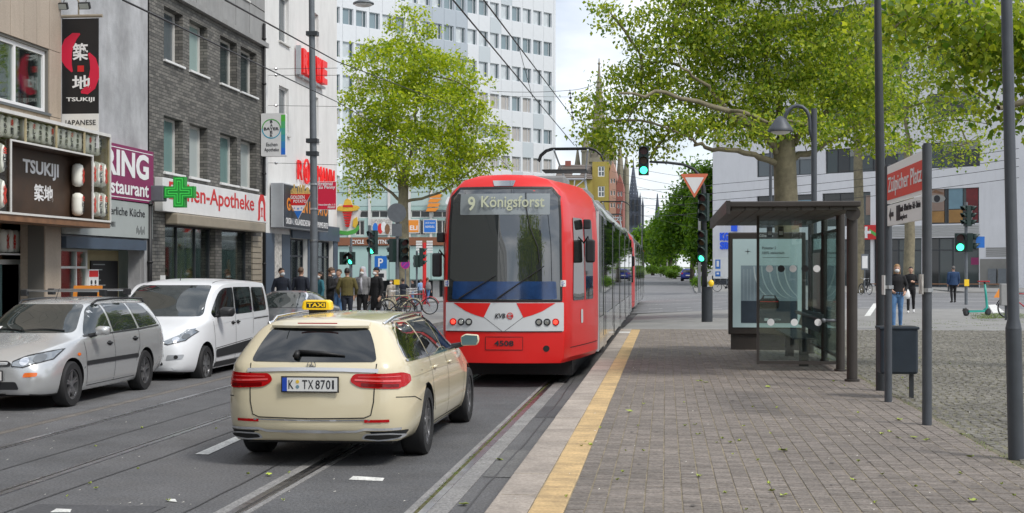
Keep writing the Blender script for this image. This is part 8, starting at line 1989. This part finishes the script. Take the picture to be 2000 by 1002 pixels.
def tree(name, label, trunk, ell, ncl, per, size, lm='leaf_spring', bk='bark', shape='kite', sig=(.42,.42,.30), group='plane trees', limbs=(), shell=.55, tmin=.02, droop=.5):
    """trunk: [(x,y,z,r)...]; ell: [(centre, radii)...]; ncl clusters spread through the ellipsoids"""
    b0 = trunk[0]; e = empty(name, b0[:3], label, 'tree', group)
    tb = MB(); tb.tube([p[:3] for p in trunk], [p[3] for p in trunk], 14); tb.build('trunk', bk, e, True)
    nodes = [np.array(p[:3]) for p in trunk[len(trunk)//2:]]; nrad = [p[3] for p in trunk[len(trunk)//2:]]
    br = MB()
    def branch(pa, pb, ra, rb, sag=.0, n=6, wig=.12):
        pa, pb = np.array(pa), np.array(pb); L_ = np.linalg.norm(pb-pa); pts = []
        off = nrng.normal(0, wig*L_*.35, 3); off[2] = abs(off[2])*.6 + .08*L_
        for i in range(n+1):
            t = i/n; pts.append(pa*(1-t)+pb*t + off*math.sin(math.pi*t) + nrng.normal(0, .02*L_/n*2, 3)*(0 < i < n))
        rs = [ra+(rb-ra)*(i/n)**.8 for i in range(n+1)]
        br.tube([tuple(p) for p in pts], rs, 7 if ra > .05 else 4, False)
        for p, r_ in zip(pts[1:], rs[1:]): nodes.append(p); nrad.append(r_)
    top = np.array(trunk[-1][:3]); r0 = trunk[-1][3]
    for lb in limbs:
        pts = [np.array(p) for p in lb]; n_ = len(pts)
        rs = np.linspace(r0*.62, max(.05, r0*.22), n_)
        dense = []
        for a, b in zip(pts[:-1], pts[1:]):
            for t in np.linspace(0,1,5)[:-1]: dense.append(a*(1-t)+b*t+nrng.normal(0,.05,3))
        dense.append(pts[-1]); rs = np.linspace(r0*.40, max(.035, r0*.10), len(dense))
        br.tube([tuple(p) for p in dense], list(rs), 9, False)
        nodes += dense[2:]; nrad += list(rs[2:])
    big = sorted(ell, key=lambda q: -q[1][0])
    for c, r in ell:
        c = np.array(c); d = np.linalg.norm(np.array(nodes)-c, axis=1); j = int(np.argmin(d))
        if d[j] > 1.0: branch(nodes[j], c, min(nrad[j]*.75, r0*.5), .05, n=7)
    vols = np.array([r[0]*r[1]*r[2] for c, r in ell]); pr = vols/vols.sum()
    cl = []
    for k in nrng.choice(len(ell), ncl, p=pr):
        c, r = ell[k]; v = nrng.normal(0,1,3); v /= np.linalg.norm(v); q = nrng.uniform(shell**3, 1)**(1/3); cl.append(np.array(c)+v*np.array(r)*q)
    cl.sort(key=lambda p: np.linalg.norm(p-top))
    NA = np.array(nodes)
    for p in cl:
        NA = np.array(nodes) if len(nodes) != len(NA) else NA
        d = np.linalg.norm(NA-p, axis=1) + .6*np.maximum(0, NA[:,2]-p[2]); j = int(np.argmin(d))
        branch(nodes[j], p, min(nrad[j]*.6, .012+.016*d[j]), .008, n=4)
    br.build('branches', bk, e, True, fix=False)
    V, fs = leaves(cl, per, sig, size, shape, droop); leaf_mesh('crown', V, fs, lm, e)
    return e
def pxe(px, py, rx, ry, d, rd=None, dd=0.):
    x, y = wp(px, d+dd); k = d/F
    return ((x, y, zz(py, d)), (rx*k, (rd or rx)*k, ry*k))
# plane tree in the middle, on the far side of the crossing
d1 = 78.0; tx, ty = wp(787, d1); tz = ring_z(tx)
tk = [(tx,ty,tz-.1,.42),(tx,ty,tz+.5,.36),(tx+.05,ty,3.0,.31),(tx,ty,zz(400,d1),.29),(tx+.1,ty,zz(330,d1),.24)]
ell = [pxe(805,55,48,42,d1),pxe(775,130,95,60,d1),pxe(850,150,85,60,d1),pxe(725,205,62,55,d1),pxe(835,220,120,62,d1),pxe(925,180,42,32,d1),pxe(720,290,60,62,d1),pxe(810,300,125,62,d1),pxe(925,270,66,58,d1),pxe(965,310,30,26,d1),pxe(700,360,45,28,d1),pxe(880,345,80,30,d1)]
tree('plane_tree', 'bright green plane tree standing before the teal shop building', tk, ell, 820, 36, .21, 'leaf_spring', sig=(.30,.30,.19), limbs=[[(tx,ty,zz(395,d1))]+[ (wp(a,d1)[0], wp(a,d1)[1]+o_, zz(b,d1)) for a, b, o_ in q] for q in (((800,300,.2),(815,200,.4),(805,80,.2)),((860,380,-.4),(930,330,-.6)),((740,360,.3),(700,300,.4)),((770,300,-.5),(755,180,-.4)))])
# the big plane tree behind the shelter
d2 = 45.0; tx, ty = wp(1535, d2)
tk = [(tx,ty,.2,.52),(tx,ty,.8,.46),(tx+.05,ty,2.6,.41),(tx,ty,zz(380,d2),.38),(tx-.05,ty,zz(300,d2),.36),(tx,ty,zz(262,d2),.28)]
def lp(q): return [(wp(a,d2+o_)[0], wp(a,d2+o_)[1], zz(b,d2)) for a, b, o_ in q]
limbs = [lp(q) for q in (((1530,300,0),(1490,270,-.5),(1430,235,-1),(1380,180,-1.5),(1330,150,-2)), ((1525,315,0),(1470,305,-.6),(1400,298,-1),(1360,290,-1.2),(1345,275,-1.3)), ((1520,290,0),(1480,225,.5),(1415,190,1),(1350,120,1.5)), ((1535,280,0),(1520,200,.3),(1500,120,.4),(1480,20,.4)), ((1545,285,0),(1600,230,.4),(1650,150,.8),(1690,60,1)), ((1545,310,0),(1600,285,.3),(1660,250,.5),(1730,210,.8)), ((1500,250,0),(1420,228,-2),(1300,205,-2.6),(1210,205,-3)))]
ell = [pxe(1180,240,50,46,d2,60),pxe(1250,195,72,52,d2,90),pxe(1250,105,55,48,d2,80),pxe(1330,130,105,80,d2,120),pxe(1320,35,100,50,d2,120),pxe(1310,255,60,32,d2,80),pxe(1420,70,110,80,d2,140),pxe(1430,190,90,62,d2,120),pxe(1540,80,110,90,d2,150),pxe(1550,200,90,60,d2,130),pxe(1650,110,110,100,d2,150),pxe(1690,210,85,66,d2,130),pxe(1500,-70,170,70,d2,170),pxe(1380,-50,120,60,d2,140),pxe(1660,-60,130,70,d2,150),pxe(1240,265,48,22,d2,60),pxe(1380,250,50,22,d2,70),pxe(1165,245,34,40,d2,50),pxe(1195,285,36,22,d2,50),pxe(1150,205,24,24,d2,40),pxe(1290,290,40,16,d2,50),pxe(1470,270,50,26,d2,80),pxe(1610,260,60,34,d2,90),pxe(1720,280,60,28,d2,90),pxe(1210,150,40,46,d2,60),pxe(1195,30,40,30,d2,60),pxe(1440,262,50,24,d2-2.5,50),pxe(1500,240,60,34,d2-3,60),pxe(1590,250,60,36,d2-2.5,60),pxe(1350,225,60,30,d2-2,60),pxe(1270,310,26,10,d2,40)]
tree('plane_tree', 'wide plane tree with pale trunk behind the tram shelter', tk, ell, 1650, 34, .145, 'leaf_plane', limbs=limbs, sig=(.27,.27,.13), shell=.3, droop=.7)
# trees on the far side of the crossing, right
for px, d, lab, ee in ((1676,92,'plane tree whose trunk stands left of the station sign, beyond the road',((1640,150,90,70),(1720,200,80,60),(1690,80,100,70),(1620,240,50,30))), (1774,90,'plane tree whose trunk shows behind the station sign posts',((1760,120,100,80),(1850,200,80,60),(1860,100,100,70),(1800,260,70,40),(1890,280,55,40),(1850,300,40,24)))):
    x, y = wp(px, d); tk = [(x,y,.2,.42),(x,y,1.0,.36),(x+.1,y,4,.33),(x,y,zz(330,d),.30),(x,y,zz(270,d),.26)]
    tree('plane_tree', lab, tk, [pxe(a,b,c,d_,d) for a, b, c, d_ in ee], 300, 24, .25, 'leaf_plane', sig=(.5,.5,.30))
# nearer tree leaning in from the right, trunk outside the picture
d3 = 21.0; x, y = wp(2290, d3); tk = [(x,y,.2,.34),(x,y,1,.30),(x-.1,y,3,.27),(x-.2,y,4.6,.24)]
ell = [pxe(1890,60,85,70,d3,110),pxe(1800,20,80,50,d3,90),pxe(1985,70,80,90,d3,110),pxe(1960,215,50,40,d3,70),pxe(2080,100,110,110,d3,130),pxe(1880,150,55,38,d3,70),pxe(1740,60,50,40,d3,60),pxe(1830,225,40,26,d3,50)]
tree('plane_tree', 'near plane tree branches hanging in from the top right corner', tk, ell, 360, 16, .112, 'leaf_plane', shape='lobe', sig=(.18,.18,.13), shell=.2, limbs=[[(wp(a,d3+o_)[0], wp(a,d3+o_)[1], zz(b,d3)) for a, b, o_ in q] for q in (((2285,150,0),(2150,120,.2),(2020,80,.4),(1900,60,.6),(1800,20,.7)), ((2285,200,0),(2150,190,-.3),(2020,200,-.5),(1950,220,-.6)))], droop=.9)
# deep green trees along the street beyond the crossing
for px, d, ee, lab in ((1352,150,((1350,400,42,62),(1335,450,50,45),(1372,440,30,60),(1362,350,26,36),(1300,470,32,30)),'deep green tree beside the white building beyond the crossing'), (1310,185,((1305,455,34,42),(1290,480,30,30),(1328,430,30,45)),'smaller deep green tree at the bend of the street'), (1375,140,((1380,420,22,70),(1384,360,16,40),(1372,480,22,40)),'slim deep green tree close to the corner of the white building'), (1275,215,((1272,480,22,26),(1290,500,26,18),(1258,470,20,24)),'farthest green tree beyond the tram')):
    x, y = wp(px, d); zb = rise(y)
    tk = [(x,y,zb,.3),(x,y,zb+1,.26),(x,y,zb+2.5,.22),(x,y,zb+4,.2)]
    tree('street_tree', lab, tk, [pxe(a,b,c,d_,d) for a, b, c, d_ in ee], 420, 28, .42, 'leaf_deep', 'bark_dark', sig=(.6,.6,.45), group='trees along the street beyond', shell=.3)
def shrub(px, py, rx, ry, d, lab, lm='leaf_hedge', n=90, per=40, size=.16):
    (c, r) = pxe(px, py, rx, ry, d); e = empty('shrub', (c[0],c[1],c[2]-r[2]), lab, 'shrub', 'shrubs beyond the crossing')
    cl = []
    for _ in range(n): v = nrng.normal(0,1,3); v /= np.linalg.norm(v); v[2] = abs(v[2])*1.0-.25; cl.append(np.array(c)+v*np.array(r)*nrng.uniform(.5,1))
    V, fs = leaves(cl, per, (.2,.2,.16), size); leaf_mesh('foliage', V, fs, lm, e)
    mb = MB()
    for p in cl[::6]: mb.tube([(c[0],c[1],c[2]-r[2]-.1), ((c[0]+p[0])/2,(c[1]+p[1])/2,c[2]-r[2]*.4), tuple(p)], [.03,.02,.008], 4, False)
    mb.build('stems', 'bark_dark', e, fix=False)
for a in ((1274,527,9,8,165,'round light green shrub beside the end of the tram'),(1296,529,15,8,168,'low light green hedge in the middle of the street verge'),(1318,527,12,8,172,'light green shrub next to the parked cars'),(1312,535,10,4,160,'small low shrub in front of the light green hedge')): shrub(*a)
shrub(1364,551,9,9,118,'dark clipped shrub beside the traffic light post','leaf_deep',60,40,.12)
# street trees behind the camera, mirrored in glass and paint
for x, y, lab in ((4.5,-9,'plane tree on the plaza behind the viewpoint'),(5.5,-22,'second plane tree on the plaza farther behind the viewpoint')):
    tk = [(x,y,.2,.4),(x,y,1.2,.36),(x,y,3,.32),(x,y,5,.28)]
    tree('plane_tree', lab, tk, [((x,y,9),(4.5,4.5,2.6)),((x-2.5,y,7.4),(3,3,1.8)),((x+2.5,y+1,7.6),(3,3,1.8))], 260, 24, .30, 'leaf_plane', sig=(.5,.5,.35))
# ================================================================== people
from mathutils.kdtree import KDTree
mat('skin', (.46,.27,.19,1), .55); mat('skin_tan', (.34,.19,.12,1), .55); mat('hair_dark', (.02,.015,.012,1), .6); mat('hair_brown', (.09,.05,.028,1), .6); mat('hair_blond', (.30,.17,.07,1), .6); mat('hair_grey', (.12,.11,.105,1), .7)
for nm, c in (('navy',(.014,.018,.03,1)),('coat_black',(.012,.012,.014,1)),('olive',(.115,.095,.03,1)),('puffer',(.20,.20,.205,1)),('hoodie_grey',(.46,.46,.50,1)),('beige',(.46,.40,.33,1)),('jeans',(.09,.19,.36,1)),('jeans_dark',(.025,.03,.045,1)),('blue_coat',(.02,.05,.12,1)),('sky_jacket',(.25,.38,.60,1)),('pink_hood',(.55,.28,.28,1)),('grey_jacket',(.10,.09,.09,1)),('teal_sweater',(.03,.14,.18,1))): mat('cloth_'+nm, c, .9, var=.22, vs=7, bump=.5, bs=14)
mat('shoe_white', (.6,.6,.6,1), .6); mat('shoe_dark', (.025,.022,.02,1), .6); mat('mask_white', (.66,.68,.68,1), .8); mat('eye_dark', (.01,.008,.008,1), .3)
def eloft(mb, secs, n=14):
    vs = []; fs = []
    for (cx, cy, z, rx, ry) in secs:
        for k in range(n): q = 2*math.pi*k/n; vs.append((cx+rx*math.cos(q), cy+ry*math.sin(q), z))
    for i in range(len(secs)-1):
        for k in range(n): fs.append((i*n+k, i*n+(k+1)%n, (i+1)*n+(k+1)%n, (i+1)*n+k))
    fs.append(tuple(range(n))[::-1]); fs.append(tuple((len(secs)-1)*n+k for k in range(n))); mb.add(vs, fs)
def person(label, loc, rz, h, top, legs, hair='hair_dark', shoe='shoe_dark', skin='skin', el=None, wr=None, stride=0., mask=False, hood=None, bulk=1.0, long=0., hairlen=0., turn=0., inner=None, hat=None, group='pedestrians', tilt=0.):
    e = empty('person', loc, label, 'person', group, rz=rz, world=False); k = h/1.75
    el = el or [(-.255,-.03,1.13),(.255,-.03,1.13)]; wr = wr or [(-.25,.06,.87),(.25,.06,.87)]
    mb = MB(); TOP, LEG, SK, SH = 0, 1, 2, 3
    b = bulk
    mb.cur = TOP; eloft(mb, [(0,0,.93-long,.165*b+.02*(long > 0),.125*b),(0,0,1.02,.16*b,.12*b),(0,.0,1.15,.155*b,.115*b),(0,.005,1.30,.18*b,.125*b),(0,-.005,1.40,.175*b,.11*b),(0,-.01,1.455,.12*b,.085*b),(0,-.01,1.49,.068,.066)])
    mb.cur = SK; mb.tube([(0,-.01,1.44),(0,.0,1.56)], [.055,.052], 10)
    tm = Matrix.Translation((0,0,1.5)) @ Matrix.Rotation(turn,4,'Z') @ Matrix.Rotation(tilt,4,'X') @ Matrix.Translation((0,0,-1.5)); mb.X = tm
    eloft(mb, [(0,.025,1.515,.035,.045),(0,.025,1.535,.052,.068),(0,.015,1.57,.066,.085),(0,.006,1.62,.074,.095),(0,.0,1.67,.075,.097),(0,-.005,1.71,.064,.083),(0,-.008,1.738,.035,.048)], 16)
    eloft(mb, [(0,.108,1.597,.014,.016),(0,.112,1.605,.013,.014),(0,.098,1.645,.008,.01)], 8)
    for s in (1,-1): eloft(mb, [(s*.076,-.005,1.595,.008,.014),(s*.083,-.008,1.625,.010,.02),(s*.078,-.005,1.648,.007,.014)], 8)
    mb.X = None
    for i, s in enumerate((-1, 1)):
        mb.cur = TOP; sh = (s*.165*b,-.01,1.40); E = el[i]; Wt = wr[i]
        mb.tube([(s*.10,-.01,1.405), sh, tuple(Vector(sh).lerp(Vector(E), .5)), E, tuple(Vector(E).lerp(Vector(Wt), .45)), tuple(Vector(E).lerp(Vector(Wt), .93))], [.062*b,.068*b,.058*b,.050*b,.046*b,.040*b], 10)
        mb.cur = SK; d = (Vector(Wt)-Vector(E)).normalized(); W0 = Vector(Wt); side = Vector((s,0,0)) if abs(d.x) < .8 else Vector((0,1,0)); side = (side-d*side.dot(d)).normalized(); nn = d.cross(side)
        mb.tube([W0-d*.03, W0+d*.02, W0+d*.085], [.026,.034,.034], 8)
        for q, (o_, L_) in enumerate(((-.028,.062),(-.009,.075),(.010,.070),(.028,.052))):
            a0 = W0+d*.08+nn*o_*1.0; mb.tube([a0, a0+d*L_*.55-side*.006, a0+d*L_*.85-side*.03], [.011,.0105,.009], 6)
        a0 = W0+d*.02+nn*.03; mb.tube([a0, a0+d*.035+nn*.02-side*.01, a0+d*.065+nn*.018-side*.022], [.013,.012,.010], 6)
        st = stride*s; mb.cur = LEG
        hip = (s*.085,0,.93); kn = (s*.09,.04+.5*st*.9,.50+.02*abs(st)); an = (s*.09,-.02+st*.95+(-.12*abs(st) if st < 0 else 0),.10+(.06 if st < -.15 else 0))
        mb.tube([hip, tuple(Vector(hip).lerp(Vector(kn),.35)), tuple(Vector(hip).lerp(Vector(kn),.8)), kn, tuple(Vector(kn).lerp(Vector(an),.35)), tuple(Vector(kn).lerp(Vector(an),.8)), an], [.098,.092,.070,.062,.062,.050,.048], 12)
        mb.cur = SH; tp = .05 if st < -.15 else 0
        mb.tube([(an[0],an[1]-.055,an[2]-.045+tp*.4),(an[0],an[1]+.03,an[2]-.05),(an[0]+s*.012,an[1]+.13,an[2]-.062-tp),(an[0]+s*.014,an[1]+.19,an[2]-.068-tp)], [.040,.046,.042,.028], 8)
    mb.cur = LEG; eloft(mb, [(0,0,.86,.15,.105),(0,0,.95,.16,.115),(0,0,1.0,.15,.11)])
    vs = [tuple(c*k for c in p) for p in mb.v]; src = bpy.data.meshes.new('s'); src.from_pydata(vs, [], mb.f)
    ob = bpy.data.objects.new('tmp', src); COL.objects.link(ob); rm = ob.modifiers.new('r', 'REMESH'); rm.mode = 'VOXEL'; rm.voxel_size = .0135; sm = ob.modifiers.new('s', 'SMOOTH'); sm.factor = .5; sm.iterations = 2
    dg = bpy.context.evaluated_depsgraph_get(); me = bpy.data.meshes.new_from_object(ob.evaluated_get(dg)); bpy.data.objects.remove(ob)
    # material of each face from the nearest source piece
    kd = KDTree(len(mb.f)*3); j = 0; tags = []
    for f, t in zip(mb.f, mb.m):
        P = [Vector(vs[i]) for i in f]; c = sum(P, Vector())/len(P)
        for q in (c, (P[0]+c)/2, (P[len(P)//2]+c)/2): kd.insert(q, j); tags.append(t); j += 1
    kd.balance()
    for m_ in (top, legs, skin, shoe): me.materials.append(M[m_])
    me.polygons.foreach_set('material_index', [tags[kd.find(p.center)[1]] for p in me.polygons]); me.polygons.foreach_set('use_smooth', [True]*len(me.polygons))
    body = link('body', me, None, e)
    S = Matrix.Diagonal((k,k,k,1)) @ tm
    def piece(name, m_, fn, smooth=True):
        q = MB(); q.X = S; fn(q); return q.build(name, m_, e, smooth)
    if hood:
        piece('hood', hood, lambda q: (eloft(q, [(0,-.045,1.44,.13,.10),(0,-.05,1.50,.125,.11),(0,-.035,1.58,.105,.115),(0,-.03,1.66,.10,.115),(0,-.03,1.73,.085,.10),(0,-.03,1.775,.045,.06)], 16)))
        piece('face', skin, lambda q: q.ball((0,.045,1.63), .07, 12, (.8,.75,1.1)))
    else:
        piece('hair', hat or hair, lambda q: (eloft(q, [(0,-.03,1.60-hairlen,.062+hairlen*.2,.06),(0,-.035,1.62,.081,.085),(0,-.022,1.66,.083,.098),(0,-.008,1.70,.079,.098),(0,-.008,1.735,.06,.075),(0,-.01,1.757,.025,.035)], 16)))
        if hat: piece('hat_brim', hat, lambda q: eloft(q, [(0,.0,1.675,.086,.106),(0,.0,1.70,.084,.104)], 16))
    for s in (1,-1): piece('eye', 'eye_dark', lambda q: q.ball((s*.031,.094,1.628), .010, 8, (1.3,.6,.8)))
    piece('mouth', 'skin_tan', lambda q: q.ball((0,.098,1.565), .018, 8, (1.3,.4,.35)))
    if mask: piece('face_mask', 'mask_white', lambda q: (eloft(q, [(0,.045,1.525,.040,.06),(0,.052,1.55,.062,.075),(0,.050,1.585,.066,.085),(0,.055,1.615,.045,.068)], 14)))
    if inner: piece('shirt_front', inner, lambda q: eloft(q, [(0,.05*b,1.0,.07,.085*b),(0,.055*b,1.2,.065,.085*b),(0,.055*b,1.36,.06,.085*b),(0,.03,1.46,.05,.05)], 12))
    return e
def pp_(px, d, z): x, y = wp(px, d); return (x, y, z)
LZ = .112
phone = ([(-.23,.0,1.12),(.24,-.02,1.13)], [(-.06,.26,1.20),(.06,.24,1.18)])
person('man in a dark jacket with a white mask beside the brick house', pp_(550,41,LZ), R(200), 1.78, 'cloth_navy', 'cloth_jeans_dark', 'hair_dark', mask=True, turn=.5)
person('man in a dark blue jacket seen from behind left of the mast', pp_(588,42,LZ), R(-10), 1.80, 'cloth_navy', 'cloth_coat_black', 'hair_brown', bulk=1.12)
person('masked man in black looking at his phone right of the mast', pp_(645,42,LZ), R(-80), 1.80, 'cloth_coat_black', 'cloth_coat_black', 'hair_brown', el=phone[0], wr=phone[1], mask=True, tilt=R(-16))
person('man in an olive hooded jacket seen from behind', pp_(678,41.5,LZ), R(10), 1.78, 'cloth_olive', 'cloth_jeans_dark', 'hair_dark', bulk=1.14, el=[(-.28,.0,1.14),(.28,.0,1.14)], wr=[(-.25,.14,.96),(.25,.14,.96)])
person('masked man in a grey padded jacket with his hood up', pp_(708,43,LZ), R(172), 1.80, 'cloth_puffer', 'cloth_coat_black', mask=True, hood='cloth_hoodie_grey', bulk=1.15, inner='cloth_hoodie_grey', stride=.05)
person('man in a long black coat and dark cap in profile', pp_(735,42,LZ), R(140), 1.80, 'cloth_coat_black', 'cloth_coat_black', 'hair_dark', mask=True, long=.38, bulk=1.08, hat='cloth_navy', stride=.08)
gz_ = lambda px, d: ring_z(wp(px, d)[0])
person('woman in a pale coat farther off, left of a similar one', pp_(764,72,gz_(764,72)), R(170), 1.68, 'cloth_beige', 'cloth_beige', 'hair_dark', mask=True, long=.3)
person('woman in a pale coat farther off beside the signal post', pp_(775,70,gz_(775,70)), R(185), 1.66, 'cloth_beige', 'cloth_beige', 'hair_brown', mask=True, long=.3)
person('cyclist in dark blue with a pink hood seen from behind', pp_(787,66,gz_(787,66)), R(-5), 1.66, 'cloth_navy', 'cloth_jeans_dark', 'hair_dark', el=[(-.3,.12,1.2),(.3,.12,1.2)], wr=[(-.3,.38,1.08),(.3,.38,1.08)])
person('walker in a light blue jacket beside the red guide sign', pp_(822,100,gz_(822,100)), R(15), 1.75, 'cloth_sky_jacket', 'cloth_grey_jacket', 'hair_brown', stride=.2)
person('walker with a backpack and blue jeans close to the tram', pp_(835,92,gz_(835,92)), R(-15), 1.78, 'cloth_grey_jacket', 'cloth_jeans', 'hair_brown', stride=-.28, shoe='shoe_dark')
x, y, z = pp_(836.5,91.75,gz_(835,92)); mb = MB(); eloft(mb, [(x,y,z+.95,.15,.09),(x,y,z+1.05,.18,.12),(x,y,z+1.3,.17,.12),(x,y,z+1.45,.10,.07)]); o = mb.build('backpack', 'cloth_puffer', None, True); tag(o, 'grey backpack worn by the walker near the tram', 'backpack')
person('woman with long hair, mask and blue jeans behind the litter bin', pp_(1752,36.5,.285), R(172), 1.70, 'cloth_coat_black', 'cloth_jeans', 'hair_blond', mask=True, hairlen=.22, stride=.14, el=[(-.26,-.04,1.14),(.25,-.02,1.13)], wr=[(-.20,.16,.98),(.12,.2,1.02)])
person('dark-clad woman in white trainers walking between the sign posts', pp_(1779,50,.265), R(168), 1.68, 'cloth_coat_black', 'cloth_coat_black', 'hair_dark', 'shoe_white', stride=.16, hairlen=.05, el=[(-.24,-.02,1.14),(.26,0,1.14)], wr=[(-.10,.2,1.18),(.26,.1,.9)])
x, y, z = pp_(1771,49.8,.265); mb = MB(); eloft(mb, [(x,y,z+.52,.10,.06),(x,y,z+.62,.13,.08),(x,y,z+.78,.10,.06),(x,y,z+.9,.03,.02)]); o = mb.build('carrier_bag', 'white', None, True); tag(o, 'white carrier bag held by the woman in white trainers', 'bag')
person('person in a dark blue padded coat walking away by the signal', pp_(1862,66,.265), R(5), 1.74, 'cloth_blue_coat', 'cloth_coat_black', 'hair_grey', bulk=1.3, stride=.06, long=.1)

person('bareheaded man in a grey jacket and jeans standing behind the olive one', pp_(662,46,LZ), R(150), 1.74, 'cloth_grey_jacket', 'cloth_jeans', 'hair_brown')
person('woman in a teal sweater waiting by the snack bar window', pp_(626,45,LZ), R(120), 1.66, 'cloth_teal_sweater', 'cloth_jeans_dark', 'hair_dark', mask=True, hairlen=.15)
person('distant walker in dark clothes crossing left of the guide sign', pp_(806,96,gz_(806,96)), R(80), 1.72, 'cloth_coat_black', 'cloth_jeans', 'hair_dark', stride=.2)
